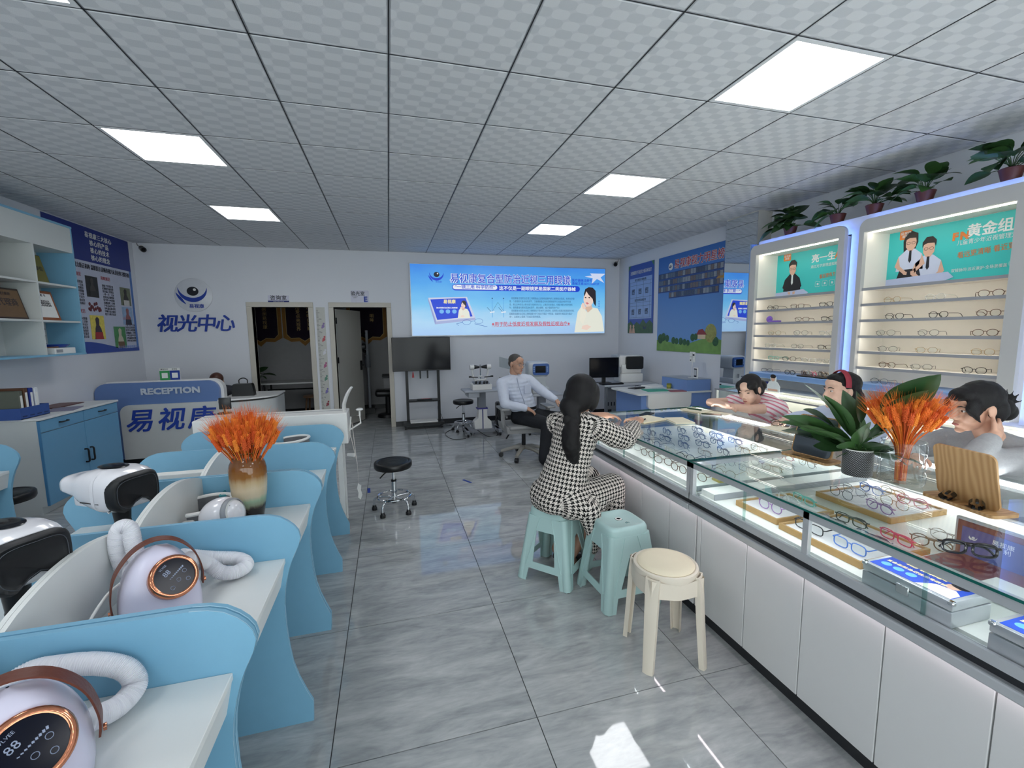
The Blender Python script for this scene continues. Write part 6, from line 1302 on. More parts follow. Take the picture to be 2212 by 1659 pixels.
# plants on top of the units
POTM = mat('brown_pot', (90, 44, 36), .5)
for (y, s, n, sd, lb) in ((3.75, 1.15, 22, 21, 'bushy dark plant above the narrower display unit by the column'), (3.25, .9, 14, 22, 'small plant second from the column on the display units'), (2.93, 1.0, 16, 23, 'plant with a long right leaf above the unit gap'), (2.56, 1.05, 15, 24, 'spiky-leaved plant above the right display unit'), (2.07, 1.2, 17, 25, 'plant cut off by the right frame edge above display unit')):
    t = thing('potted_plant', lb, 'plant', (4.0, y, 2.531), group='potted plants on top of the display units')
    ob('pot', M().lathe([(.045, 0), (.062, .07), (.066, .075), (.060, .08), (.045, .01), (0, .01)], 18), POTM, t); plant(t, int(n*1.4), (.10*s, .16*s), .08, sd, up=(-.1, 1.3), W=.40, stem=.11*s, ang=(1.35, 4.9))
# ================================================================== people
def remesh(name, b, mt, vox=.006, it=6, disp=0, dscale=.12, uvf=None):
    me = b.mesh('tmp', None, 0); o = bpy.data.objects.new('tmp', me); C.objects.link(o)
    m = o.modifiers.new('r', 'REMESH'); m.mode = 'VOXEL'; m.voxel_size = vox; m.use_smooth_shade = True
    if it: s = o.modifiers.new('s', 'SMOOTH'); s.factor = .5; s.iterations = it
    if disp:
        tx = bpy.data.textures.new('folds', 'CLOUDS'); tx.noise_scale = dscale; tx.noise_depth = 2
        d = o.modifiers.new('d', 'DISPLACE'); d.texture = tx; d.strength = disp; d.mid_level = .5
    bpy.context.view_layer.update()
    out = bpy.data.meshes.new_from_object(o.evaluated_get(bpy.context.evaluated_depsgraph_get())); out.name = name
    bpy.data.objects.remove(o); bpy.data.meshes.remove(me)
    out.materials.clear(); out.materials.append(mt); out.polygons.foreach_set('use_smooth', [True]*len(out.polygons))
    if uvf: uvf(out)
    return out
def limb(b, pts, rs, n=14):
    pts = [Vector(p) for p in pts]
    for (p, q, r0, r1) in zip(pts[:-1], pts[1:], rs[:-1], rs[1:]): b.tube([p, q], [r0, r1], n)
    for p, r in zip(pts, rs): b.sph(p, r, 14, 10)
def frame(fwd, up=(0, 0, 1)):
    f = Vector(fwd).normalized(); u_ = Vector(up); r = f.cross(u_).normalized(); u_ = r.cross(f)
    return Matrix((r, f, u_)).transposed()      # columns: right, forward, up
def head_shape(b, c, H, k=1.0, fem=True):
    def e(p, r): b.sph(Vector(c)+H @ (Vector(p)*k), tuple(v*k for v in r), 18, 12, R=H)
    e((0, -.014, .030), (.073, .090, .080)); e((0, .028, -.028), (.061, .060, .082)); e((0, .046, -.074), (.045, .040, .036))
    e((0, .072, .016), (.050, .018, .015)); e((0, .078, -.098), (.020, .017, .016)); e((0, .056, .05), (.054, .03, .035))
    for s in (-1, 1):
        e((s*.036, .054, -.030), (.027, .029, .030)); e((s*.075, -.010, -.012), (.007, .019, .030)); e((s*.079, -.018, -.006), (.006, .010, .024))
        e((s*.010, .096, -.036), (.009, .010, .008))
    b.tube([Vector(c)+H @ (Vector(p)*k) for p in ((0, .084, .012), (0, .096, -.012), (0, .107, -.032))], [.008*k, .0095*k, .0125*k], 10)
    e((0, .088, -.060), (.022, .010, .006)); e((0, .087, -.071), (.019, .011, .007))
LIP = mat('lip', (176, 104, 98), .5); EYE = mat('eye_dark', (28, 20, 18), .2); EYEW = mat('eye_white', (206, 200, 196), .3); HAIR = mat('black_hair', (17, 15, 17), .48, var=.5, scale=150, bump=.3, bscale=500, spec=.28)
def face_parts(par, c, H, k=1.0, brow=HAIR, lidded=False):
    for s in (-1, 1):
        p = Vector(c)+H @ (Vector((s*.031, .079, .004))*k)
        o = ob('eye', M().sph(p, (.0125*k, .006*k, (.0035 if lidded else .006)*k), 12, 8, R=H), EYEW if not lidded else EYE, par, 80)
        ob('iris', M().sph(p+H @ Vector((0, .0042*k, 0)), (.0055*k, .003*k, (.003 if lidded else .0055)*k), 10, 6, R=H), EYE, o, 80)
        ob('eyebrow', M().tube([Vector(c)+H @ (Vector((s*x, y, z))*k) for x, y, z in ((.014, .091, .024), (.032, .087, .029), (.047, .074, .024))], [.0024*k, .003*k, .0015*k], 6), brow, par, 80)
    ob('lips', M().sph(Vector(c)+H @ (Vector((0, .0935, -.0655))*k), (.018*k, .0065*k, .0065*k), 14, 8, R=H), LIP, par, 80)
def hand(b, w_, d, nrm, thumb, curl=.35, k=.92, spread=.0):
    # w_ wrist, d towards the fingers, nrm the side the palm faces, thumb = +1/-1 side of (d x nrm)
    w_ = Vector(w_); d = Vector(d).normalized(); nrm = Vector(nrm); nrm = (nrm-d*nrm.dot(d)).normalized(); s = d.cross(nrm).normalized()*thumb
    R = Matrix((s, d, nrm)).transposed()
    b.sph(w_+d*.045*k, (.040*k, .052*k, .015*k), 14, 10, R=R); limb(b, [w_-d*.02, w_+d*.02], [.024*k, .026*k])
    for i, (off, L) in enumerate(((.031, .068), (.011, .078), (-.010, .072), (-.030, .056))):
        p = w_+d*(.080-.004*abs(i-1))*k+s*off*k; a = 0; dd = d.copy(); pts = [w_+d*.05*k+s*off*.8*k, p]; rs = [.009*k, .0086*k]
        for j, f in enumerate((.45, .32, .23)):
            a += curl*(1.0+.25*j); q = (d*math.cos(a)+nrm*math.sin(a)+s*(off*spread)).normalized(); p = p+q*L*f*k; pts.append(p); rs.append((.0080, .0073, .0062)[j]*k)
        limb(b, pts, rs, 8)
    tb = w_+d*.018*k+s*.026*k; limb(b, [tb, tb+(d*.030+s*.024+nrm*.006)*k, tb+(d*.056+s*.030+nrm*.016)*k, tb+(d*.076+s*.027+nrm*.022)*k], [.013*k, .0105*k, .0095*k, .0075*k], 8)
    return R
def uv_by_segments(segs, ref=Vector((0, 1, 0))):
    S = [(Vector(a), Vector(b_), r) for a, b_, r in segs]
    def f(me):
        n = len(me.vertices); co = np.empty(n*3); me.vertices.foreach_get('co', co); co = co.reshape(-1, 3)
        nl = len(me.loops); lv = np.empty(nl, int); me.loops.foreach_get('vertex_index', lv)
        npoly = len(me.polygons); ls = np.empty(npoly, int); lt_ = np.empty(npoly, int); me.polygons.foreach_get('loop_start', ls); me.polygons.foreach_get('loop_total', lt_)
        ctr = np.empty(npoly*3); me.polygons.foreach_get('center', ctr); ctr = ctr.reshape(-1, 3)
        best = np.full(npoly, 1e9); bi = np.zeros(npoly, int); data = []
        for i, (a, b_, r) in enumerate(S):
            A = np.array(a); D = np.array(b_-a); L = np.linalg.norm(D); D = D/L
            t_ = np.clip((ctr-A) @ D, 0, L); dist = np.linalg.norm(ctr-A-t_[:, None]*D, axis=1)-r
            m_ = dist < best; best[m_] = dist[m_]; bi[m_] = i
            rf = np.array(ref)-D*(D @ np.array(ref)); rf /= np.linalg.norm(rf); sd = np.cross(D, rf); data.append((A, D, rf, sd, r))
        pol = np.repeat(np.arange(npoly), lt_); uv = np.zeros((nl, 2))
        for i, (A, D, rf, sd, r) in enumerate(data):
            m_ = bi[pol] == i; P_ = co[lv[m_]]-A; ang = np.arctan2(P_ @ sd, -(P_ @ rf)); cc = ctr[pol[m_]]-A; ca = np.arctan2(cc @ sd, -(cc @ rf))
            ang = np.where(ang-ca > PI, ang-2*PI, np.where(ca-ang > PI, ang+2*PI, ang)); uv[m_, 0] = ang*r; uv[m_, 1] = P_ @ D
        l = me.uv_layers.new(name='uv'); l.data.foreach_set('uv', uv.ravel())
    return f
def hounds():
    m, b, nt, N, Ma, Mix = node_mat('houndstooth_wool', .9, .2)
    uvn = N('ShaderNodeUVMap'); uvn.uv_map = 'uv'; sp = N('ShaderNodeSeparateXYZ'); nt.links.new(uvn.outputs[0], sp.inputs[0])
    X = Ma('FLOOR', Ma('MULTIPLY', Ma('ADD', sp.outputs[0], 10.0), 8/.027)); Y = Ma('FLOOR', Ma('MULTIPLY', Ma('ADD', sp.outputs[1], 10.0), 8/.027))
    tw = Ma('LESS_THAN', Ma('MODULO', Ma('ADD', X, Y), 4.0), 2.0); wa = Ma('LESS_THAN', Ma('MODULO', X, 8.0), 4.0); we = Ma('LESS_THAN', Ma('MODULO', Y, 8.0), 4.0)
    v = Ma('ADD', Ma('MULTIPLY', tw, wa), Ma('MULTIPLY', Ma('SUBTRACT', 1.0, tw), we))
    nt.links.new(Mix(v, (22, 21, 22), (222, 214, 206)), b.inputs['Base Color']); return m
SKIN_M = mat('skin_tan', (192, 148, 124), .5, var=.05, scale=40); SKIN_F = mat('skin_light', (208, 162, 138), .5, var=.04, scale=40); SKIN_F2 = mat('skin_fair', (214, 174, 152), .5, var=.04, scale=40); SKIN_F3 = mat('skin_warm', (196, 150, 126), .5, var=.04, scale=40)
def X(p, *d):
    p = Vector(p)
    for v in d: p = p+Vector(v)
    return p
def addmesh(nm, me, par, label=None):
    o = link(nm, me, par)
    if label: o['label'] = label
    return o
def torso(b, pel, nb, shL, shR, wp=.15, wc=.145, extra=0, belly=0):
    pel, nb, shL, shR = map(Vector, (pel, nb, shL, shR)); ax = (shL-shR).normalized()
    for i in range(9):
        f = i/8; c = pel.lerp((shL+shR)/2, f); w_ = (wp*(1-f)+wc*f)*(1-.14*math.sin(PI*f)*(0 if belly else 1)); d = (.115-.010*f)+belly*math.sin(PI*min(1, f*1.2))
        up = ((shL+shR)/2-pel).normalized(); fw = ax.cross(up).normalized(); R = Matrix((ax, fw, up)).transposed()
        b.sph(c, (w_+extra, d+extra, .075), 18, 10, R=R)
    limb(b, [shL, (shL+shR)/2+Vector((0, 0, .02)), shR], [.055+extra, .07+extra, .055+extra])
# ------------------------------------------------------------------ woman in houndstooth dress (front stool)
P_ = thing('person', 'woman in black and white houndstooth dress writing at the far counter', 'person', (0, 0, 0))
fw = Vector((.80, .60, 0)); hd = Vector((1.165, 2.56, 1.185)); H = frame((.78, .60, -.42))
pel, nb = Vector((.985, 2.51, .565)), Vector((1.11, 2.535, 1.045)); shR, shL = Vector((1.225, 2.41, .985)), Vector((1.035, 2.665, .985))
elR, wrR = Vector((1.415, 2.44, .905)), Vector((1.70, 2.77, .945)); elL, wrL = Vector((1.29, 2.90, .965)), Vector((1.545, 2.985, .950))
hiR, hiL = X(pel, (.055, -.075, -.02)), X(pel, (-.05, .07, -.02)); knR, knL = Vector((1.385, 2.575, .545)), Vector((1.32, 2.78, .545)); anR, anL = Vector((1.10, 2.60, .085)), Vector((1.06, 2.74, .085))
b = M(); head_shape(b, hd, H); limb(b, [X(hd, H @ Vector((0, -.02, -.06))), nb], [.05, .052]); torso(b, pel, nb, shL, shR, .135, .125)
limb(b, [shR, elR, wrR], [.045, .036, .024]); limb(b, [shL, elL, wrL], [.045, .036, .024]); limb(b, [hiR, knR, anR], [.075, .052, .034]); limb(b, [hiL, knL, anL], [.075, .052, .034])
for an in (anR, anL): limb(b, [an, X(an, (.03, .02, -.05)), X(an, (.13, .09, -.062))], [.034, .03, .022])
hand(b, wrR, (-.35, .93, -.06), (-.1, .1, -1), -1, .25); hand(b, wrL, (.9, -.15, -.10), (0, -.1, -1), 1, .25)
addmesh('body', remesh('body', b, SKIN_F3, .005, 4), P_); face_parts(P_, hd, H)
d = M(); torso(d, pel, nb, shL, shR, .160, .138, .018)
d.sph(X(pel, (0, 0, -.02)), (.158, .158, .10), 18, 12); limb(d, [shR, X(shR.lerp(elR, .5), (0, 0, -.01)), X(elR, (-.01, 0, .0)), elR.lerp(wrR, .36), elR.lerp(wrR, .60), elR.lerp(wrR, .66)], [.068, .072, .070, .062, .046, .030]); limb(d, [shL, elL, elL.lerp(wrL, .2)], [.068, .068, .055]); d.sph(nb, (.075, .075, .04), 14, 8)
limb(d, [hiR, knR, X(knR, (-.02, 0, -.16)), X(knR, (-.08, .02, -.32))], [.115, .095, .105, .10]); limb(d, [hiL, knL, X(knL, (-.05, 0, -.2))], [.115, .09, .10])
limb(d, [X(hiR, (.0, -.03, 0)), X(hiR, (.09, -.06, -.05)), X(hiR, (.13, -.05, -.20)), X(hiR, (.14, -.03, -.33))], [.085, .075, .05, .022]); limb(d, [hiR.lerp(knR, .5), X(hiR.lerp(knR, .5), (.0, -.03, -.18))], [.10, .06])
sg = [(X(pel, (0, 0, -.1)), nb, .15), (shR, elR, .075), (elR, wrR, .08), (shL, elL, .07), (hiR, knR, .11), (knR, X(knR, (-.08, .02, -.32)), .1), (X(hiR, (.1, -.06, 0)), X(hiR, (.14, -.03, -.33)), .06)]
addmesh('dress', remesh('dress', d, hounds(), .0075, 8, .014, .09, uv_by_segments(sg, Vector((.41, .91, 0)))), P_, 'black and white houndstooth dress')
h = M()
def he(h, c, H, p, r): h.sph(Vector(c)+H @ Vector(p), r, 18, 12, R=H)
he(h, hd, H, (0, -.022, .030), (.100, .108, .096)); he(h, hd, H, (0, -.045, -.035), (.100, .080, .10)); he(h, hd, H, (-.02, -.07, -.10), (.080, .055, .07))
for s in (-1, 1): he(h, hd, H, (s*.074, .02, -.01), (.026, .062, .090))
limb(h, [X(hd, H @ Vector((-.03, -.08, -.10))), X(hd, (-.10, -.105, -.150))], [.06, .045])
hr = addmesh('hair', remesh('hair', h, HAIR, .007, 8), P_, 'long black hair tied low')
h = M(); q = X(hd, (-.115, -.11, -.150)); limb(h, [q, X(q, (-.02, -.03, -.06)), X(q, (-.02, -.035, -.14)), X(q, (-.005, -.03, -.22)), X(q, (.0, -.03, -.26))], [.04, .055, .056, .04, .014]); addmesh('ponytail', remesh('ponytail', h, HAIR, .007, 5, .012, .04), hr)
ob('scrunchie', M().sph(q, (.046, .05, .034), 12, 8).sph(X(q, (.03, .02, .02)), .03, 10, 8).sph(X(q, (-.03, 0, .012)), .03, 10, 8), mat('black_scrunchie', (24, 22, 24), .9), hr)
for an in (anR, anL): ob('shoe', M().sph(X(an, (.06, .045, -.058)), (.10, .042, .034), 16, 10, R=Matrix.Rotation(.6, 3, 'Z')), mat('checked_shoe', (50, 48, 48), .8, var=.8, scale=120), P_)
# ------------------------------------------------------------------ man in the office chair
P_ = thing('person', 'seated man in pale shirt and dark trousers by the instruments', 'person', (0, 0, 0))
hd = Vector((1.49, 5.20, 1.195)); H = frame((.52, -.84, -.16))
pel, nb = Vector((1.60, 5.26, .56)), Vector((1.475, 5.245, 1.045)); shR, shL = Vector((1.30, 5.20, .965)), Vector((1.665, 5.26, .985))
elR, wrR = Vector((1.315, 5.10, .725)), Vector((1.55, 4.985, .675)); elL, wrL = Vector((1.835, 5.20, .835)), Vector((1.95, 5.06, .745))
hiR, hiL = X(pel, (-.08, -.03, -.03)), X(pel, (.09, .02, -.03)); knR, knL = Vector((1.76, 4.83, .505)), Vector((2.06, 4.98, .505)); anR, anL = Vector((1.70, 4.80, .09)), Vector((2.10, 4.92, .09))
b = M(); head_shape(b, hd, H, 1.03, False); limb(b, [X(hd, H @ Vector((0, -.02, -.07))), nb], [.058, .06]); torso(b, pel, nb, shL, shR, .14, .14)
limb(b, [shR, elR, wrR], [.05, .04, .027]); limb(b, [shL, elL, wrL], [.05, .04, .027]); limb(b, [hiR, knR, anR], [.08, .058, .04]); limb(b, [hiL, knL, anL], [.08, .058, .04])
hand(b, wrR, (.85, -.15, -.42), (.1, .2, -1), 1, .28, 1.0); hand(b, wrL, (.55, -.55, -.55), (-.3, .2, -1), -1, .45, 1.0)
addmesh('body', remesh('body', b, SKIN_M, .0055, 4), P_); GREYH = mat('grizzled_hair', (72, 68, 66), .7, var=.4, scale=200); face_parts(P_, hd, H, 1.03, GREYH)
h = M(); he(h, hd, H, (0, -.024, .045), (.079, .092, .074)); he(h, hd, H, (0, -.045, .0), (.076, .062, .06)); addmesh('hair', remesh('hair', h, GREYH, .006, 4), P_, 'short cropped greying hair')
SHM = mat('pale_blue_shirt', (206, 212, 228), .75, var=.03, bump=.05); TRM = mat('dark_trousers', (26, 28, 34), .8, var=.1)
d = M(); torso(d, X(pel, (0, 0, .06)), nb, shL, shR, .158, .155, .014, .02); limb(d, [shR, elR, wrR.lerp(elR, .08)], [.068, .062, .044]); limb(d, [shL, elL, wrL.lerp(elL, .1)], [.068, .062, .044])
addmesh('shirt', remesh('shirt', d, SHM, .007, 6, .012, .10), P_, 'pale blue long-sleeved shirt')
cl = M(); N_ = frame((.30, -.95, .0))
for s in (-1, 1): cl.add([X(nb, N_ @ Vector(p)) for p in ((s*.012, .098, -.035), (s*.062, .092, -.062), (s*.088, .03, .010), (s*.066, -.02, .045), (s*.050, .045, .030), (s*.012, .092, -.015))], [(0, 1, 2, 3, 4, 5)])
ob('collar', cl, SHM, P_, 0)
d = M(); d.sph(X(pel, (0, 0, .0)), (.165, .155, .10), 18, 12); limb(d, [hiR, knR, anR], [.105, .078, .062]); limb(d, [hiL, knL, anL], [.105, .078, .062])
addmesh('trousers', remesh('trousers', d, TRM, .0075, 6, .012, .10), P_, 'dark trousers')
bc = X(pel, (-.008, -.01, .085)); ob('belt', M().tube([X(bc, (.163*math.cos(a*PI/16), .140*math.sin(a*PI/16), .0)) for a in range(32)], .02, 6, True, sq=(.35, 1)), BLACK, P_); ob('belt_buckle', M().rbox(-.025, -.157, .068, .025, -.147, .102, .003, 1).shift(pel), CHROME, P_)
for an, rz in ((anR, -.2), (anL, -.1)): ob('shoe', M().sph(X(an, (.03, -.06, -.05)), (.045, .13, .038), 16, 10, R=Matrix.Rotation(.35, 3, 'Z')), BLACK, P_)
g = M()
for s in (-1, 1): g.tube([X(hd, H @ Vector((s*.034+.024*math.cos(a*PI/8), .098, .004+.018*math.sin(a*PI/8)))) for a in range(16)], .0014, 5, True); g.tube([X(hd, H @ Vector((s*.058, .097, .008))), X(hd, H @ Vector((s*.082, -.01, .006)))], .0014, 5)
ob('spectacles', g.tube([X(hd, H @ Vector((-.010, .099, .008))), X(hd, H @ Vector((.010, .099, .008)))], .0014, 5), FRAMES['silver'], P_)
ob('shirt_pocket', M().rbox(1.555, 5.078, .840, 1.640, 5.092, .935, .003, 1), mat('pocket_shade', (190, 196, 214), .75), P_)
ob('placket', M().tube(cr([(1.475, 5.125, 1.03), (1.485, 5.095, .95), (1.51, 5.08, .85), (1.545, 5.075, .75), (1.57, 5.09, .66)], 5), .011, 6, sq=(1, .35)), mat('pocket_shade', (190, 196, 214), .75), P_)
t = tag(ob('pen', M().tube([(1.97, 5.0, .70), (1.99, 4.98, .60)], .005, 8), GREYP), 'thin pen held in the seated man\'s left hand', 'pen')
# ---- his chair
t = thing('office_chair', 'pale grey ergonomic office chair with headrest under the seated man', 'chair', (1.60, 5.28, 0)); CG = mat('chair_grey', (150, 150, 150), .5, var=.03); CB = mat('chair_beige_grey', (166, 162, 154), .5)
ob('seat', M().rbox(-.25, -.26, .40, .25, .22, .45, .025, 3), CG, t); ob('seat_shell', M().prism([(-.27, .36), (.25, .36), (.27, .42), (.22, .43), (-.24, .43), (-.29, .46)], 'y', -.24, .20), CG, t, 30); ob('backrest', M().grid(lambda u_, v: Vector(((u_-.5)*.46, .24+.06*v-.05*(1-(2*u_-1)**2)*0+.04*math.sin(PI*v), .50+.50*v)), 12, 10).grid(lambda u_, v: Vector(((u_-.5)*.46, .265+.06*v+.04*math.sin(PI*v), .50+.50*v)), 12, 10), CG, t)
ob('back_post', M().tube(cr([(0, .18, .38), (0, .31, .5), (0, .36, .8), (-.03, .34, 1.08)], 5), .025, 8), CG, t); ob('headrest', M().grid(lambda u_, v: Vector((-.10+(u_-.5)*.30, .24-.05*abs(2*u_-1)**2, 1.10+.13*v+.04*abs(2*u_-1))), 12, 6).grid(lambda u_, v: Vector((-.10+(u_-.5)*.30, .265-.05*abs(2*u_-1)**2, 1.10+.13*v+.04*abs(2*u_-1))), 12, 6), mat('headrest_grey', (160, 168, 174), .6), t)
for s in (-1, 1):
    ar = ob('arm_post', M().tube(cr([(s*.20, -.05, .40), (s*.27, -.08, .42), (s*.29, -.09, .52), (s*.29, -.10, .645)], 5), [.028+.0*i for i in range(16)], 10), CG, t); ob('arm_pad', M().rbox(s*.29-.055, -.24, .645, s*.29+.055, .06, .672, .012, 2), CG, ar)
ob('gas_column', M().cyl((0, 0, .10), (0, 0, .38), .026, n=14), BLACK, t); ob('mechanism', M().rbox(-.10, -.12, .32, .10, .10, .38, .02, 2), CG, t); ob('lever', M().tube([(-.09, -.05, .35), (-.22, -.10, .33), (-.26, -.12, .28)], .010, 8), BLACK, t)
for k in range(5):
    a = 2*PI*k/5+2.85; ca, sa = math.cos(a), math.sin(a); l = ob('base_leg', M().tube([(0, 0, .13), (.12*ca, .12*sa, .125), (.29*ca, .29*sa, .075)], [.03, .027, .02], 10), CB, t); ob('caster', M().cyl((.29*ca-.02*sa, .29*sa+.02*ca, .03), (.29*ca+.02*sa, .29*sa-.02*ca, .03), .03, n=14), BLACK, l)
# ------------------------------------------------------------------ shop assistants behind the counter
def stripes():
    m, b, nt, N, Ma, Mix = node_mat('pink_striped_knit', .85, .2)
    tc = N('ShaderNodeTexCoord'); sp = N('ShaderNodeSeparateXYZ'); nt.links.new(tc.outputs['Object'], sp.inputs[0])
    v = Ma('FRACT', Ma('MULTIPLY', Ma('ADD', sp.outputs[2], Ma('MULTIPLY', sp.outputs[0], .55)), 26.0))
    nt.links.new(Mix(Ma('LESS_THAN', v, .38), (236, 222, 224), (214, 130, 148)), b.inputs['Base Color']); return m
P_ = thing('person', 'woman in pink striped top resting folded arms on the counter', 'person', (0, 0, 0))
hd = Vector((2.80, 2.92, 1.095)); H = frame((-.93, -.30, -.34), (.12, .1, 1))
pel, nb = Vector((3.16, 3.0, .80)), Vector((2.93, 2.985, .985)); shR, shL = Vector((2.965, 3.15, .955)), Vector((3.0, 2.82, .945))
elR, wrR = Vector((2.70, 3.25, .945)), Vector((2.69, 3.045, .955)); elL, wrL = Vector((2.76, 2.86, .945)), Vector((2.675, 3.04, .95))
hiR, hiL = X(pel, (0, .09, -.02)), X(pel, (0, -.09, -.02)); knR, knL = Vector((3.17, 3.10, .46)), Vector((3.17, 2.90, .46)); anR, anL = Vector((3.2, 3.10, .08)), Vector((3.2, 2.90, .08))
b = M(); head_shape(b, hd, H, .97); limb(b, [X(hd, H @ Vector((0, -.02, -.06))), nb], [.048, .05]); torso(b, pel, nb, shL, shR, .13, .12)
limb(b, [shR, elR, wrR], [.042, .036, .024]); limb(b, [shL, elL, wrL], [.044, .038, .024]); limb(b, [hiR, knR, anR], [.08, .055, .036]); limb(b, [hiL, knL, anL], [.08, .055, .036])
for an in (anR, anL): limb(b, [an, X(an, (-.12, 0, -.05))], [.034, .024])
hand(b, wrR, (-.15, -1, .02), (-.6, 0, -.8), 1, .22); hand(b, wrL, (-.1, 1, .05), (-.3, 0, -1), -1, .25)
addmesh('body', remesh('body', b, SKIN_F2, .005, 4), P_); face_parts(P_, hd, H, .97, lidded=True)
d = M(); torso(d, pel, nb, shL, shR, .15, .13, .016); limb(d, [shR, shR.lerp(elR, .35)], [.066, .062]); limb(d, [shL, shL.lerp(elL, .35)], [.068, .064]); d.sph(X(nb, (.03, 0, -.02)), (.07, .08, .045), 14, 8)
addmesh('top', remesh('top', d, stripes(), .007, 6, .010, .08), P_, 'pink striped short-sleeved top')
d = M(); d.sph(pel, (.15, .165, .13), 16, 10); limb(d, [hiR, knR, X(knR, (.01, 0, -.3))], [.10, .08, .07]); limb(d, [hiL, knL, X(knL, (.01, 0, -.3))], [.10, .08, .07]); addmesh('trousers', remesh('trousers', d, mat('grey_trousers', (120, 112, 114), .85), .009, 5, .01), P_)
h = M(); he(h, hd, H, (0, -.028, .042), (.080, .092, .080)); he(h, hd, H, (0, -.055, -.01), (.076, .06, .07)); he(h, hd, H, (.045, .035, .050), (.034, .052, .042)); he(h, hd, H, (-.045, .03, .054), (.034, .054, .038)); he(h, hd, H, (.066, .03, .0), (.012, .026, .05)); he(h, hd, H, (-.066, .026, .01), (.012, .022, .04))
hr = addmesh('hair', remesh('hair', h, HAIR, .006, 6), P_, 'black hair pinned into a low bun'); h = M(); he(h, hd, H, (-.02, -.135, -.02), (.042, .042, .042)); he(h, hd, H, (.0, -.11, -.06), (.05, .05, .04)); addmesh('bun', remesh('bun', h, HAIR, .006, 3, .010, .03), hr)
ob('ring', M().tube([X(wrL, (-.014*math.cos(a*PI/8), .07, .012*math.sin(a*PI/8))) for a in range(16)], .0015, 5, True), mat('gold_ring', (200, 160, 80), .2, metal=1), P_)
# headband woman
P_ = thing('person', 'woman with red headband in profile behind the leafy plant', 'person', (0, 0, 0))
hd = Vector((2.84, 2.205, 1.175)); H = frame((-.95, .28, -.06))
pel, nb = Vector((3.06, 2.16, .60)), Vector((2.885, 2.19, 1.03)); shR, shL = Vector((2.91, 2.36, .975)), Vector((2.94, 2.03, .965))
elR, wrR = Vector((2.85, 2.50, .93)), Vector((2.70, 2.47, .935)); elL, wrL = Vector((2.80, 1.95, .90)), Vector((2.71, 2.10, .93))
hiR, hiL = X(pel, (0, .09, -.02)), X(pel, (0, -.09, -.02)); knR, knL = Vector((2.78, 2.27, .56)), Vector((2.78, 2.09, .56)); anR, anL = Vector((2.84, 2.27, .12)), Vector((2.84, 2.09, .12))
b = M(); head_shape(b, hd, H, .98); limb(b, [X(hd, H @ Vector((0, -.02, -.06))), nb], [.048, .05]); torso(b, pel, nb, shL, shR, .13, .12)
limb(b, [shR, elR, wrR], [.042, .036, .024]); limb(b, [shL, elL, wrL], [.042, .036, .024]); limb(b, [hiR, knR, anR], [.08, .055, .036]); limb(b, [hiL, knL, anL], [.08, .055, .036])
for an in (anR, anL): limb(b, [an, X(an, (-.12, 0, -.05))], [.034, .024])
hand(b, wrR, (-.95, .05, -.12), (0, -.1, -1), 1, .32); hand(b, wrL, (-.3, .9, .0), (0, 0, -1), -1, .3)
addmesh('body', remesh('body', b, SKIN_F2, .005, 4), P_); face_parts(P_, hd, H, .98)
d = M(); torso(d, pel, nb, shL, shR, .15, .13, .016); limb(d, [shR, elR, wrR.lerp(elR, .15)], [.062, .056, .042]); limb(d, [shL, elL, wrL.lerp(elL, .15)], [.062, .056, .042]); addmesh('blouse', remesh('blouse', d, mat('pale_blue_blouse', (190, 200, 222), .8, var=.03), .007, 6, .010, .08), P_, 'pale blue long-sleeved blouse')
d = M(); d.sph(pel, (.17, .165, .09), 16, 10); limb(d, [hiR, knR, anR], [.10, .08, .06]); limb(d, [hiL, knL, anL], [.10, .08, .06]); addmesh('trousers', remesh('trousers', d, TRM, .009, 5), P_)
h = M(); he(h, hd, H, (0, -.034, .040), (.082, .094, .082)); he(h, hd, H, (0, -.062, -.03), (.080, .06, .09)); he(h, hd, H, (.0, .02, .082), (.06, .055, .032)); limb(h, [X(hd, H @ Vector((0, -.085, -.05))), X(hd, H @ Vector((0, -.11, -.13))), X(hd, H @ Vector((0, -.125, -.22)))], [.06, .055, .04])
hr = addmesh('hair', remesh('hair', h, HAIR, .006, 6, .006, .03), P_, 'long black hair'); ob('headband', M().tube([X(hd, H @ Vector((.086*math.cos(a), .008+.03*math.sin(a)*0-.012*math.sin(a), .035+.096*math.sin(a)))) for a in [PI*i/16-.12 for i in range(18)]], .014, 8, sq=(.3, 1.2)), mat('red_headband', (140, 30, 48), .6), hr)
roll_stool('black rolling stool under the woman with red headband', (3.08, 2.16, 0), .3, .53)
# grey-shirt woman
P_ = thing('person', 'woman in grey shirt propping her head at the right edge', 'person', (0, 0, 0))
hd = Vector((2.735, 1.455, 1.19)); H = frame((-.93, .32, -.22), (-.12, 0, 1))
pel, nb = Vector((3.06, 1.42, .60)), Vector((2.85, 1.43, 1.015)); shR, shL = Vector((2.86, 1.62, .965)), Vector((2.90, 1.26, .96))
elR, wrR = Vector((2.66, 1.70, .935)), Vector((2.52, 1.55, .935)); elL, wrL = Vector((2.56, 1.355, .955)), Vector((2.685, 1.345, 1.075))
hiR, hiL = X(pel, (0, .09, -.02)), X(pel, (0, -.09, -.02)); knR, knL = Vector((2.78, 1.53, .56)), Vector((2.78, 1.33, .56)); anR, anL = Vector((2.84, 1.53, .12)), Vector((2.84, 1.33, .12))
b = M(); head_shape(b, hd, H, 1.0); limb(b, [X(hd, H @ Vector((0, -.02, -.06))), nb], [.050, .054]); torso(b, pel, nb, shL, shR, .135, .125)
limb(b, [shR, elR, wrR], [.044, .038, .025]); limb(b, [shL, elL, wrL], [.044, .038, .025]); limb(b, [hiR, knR, anR], [.08, .055, .036]); limb(b, [hiL, knL, anL], [.08, .055, .036])
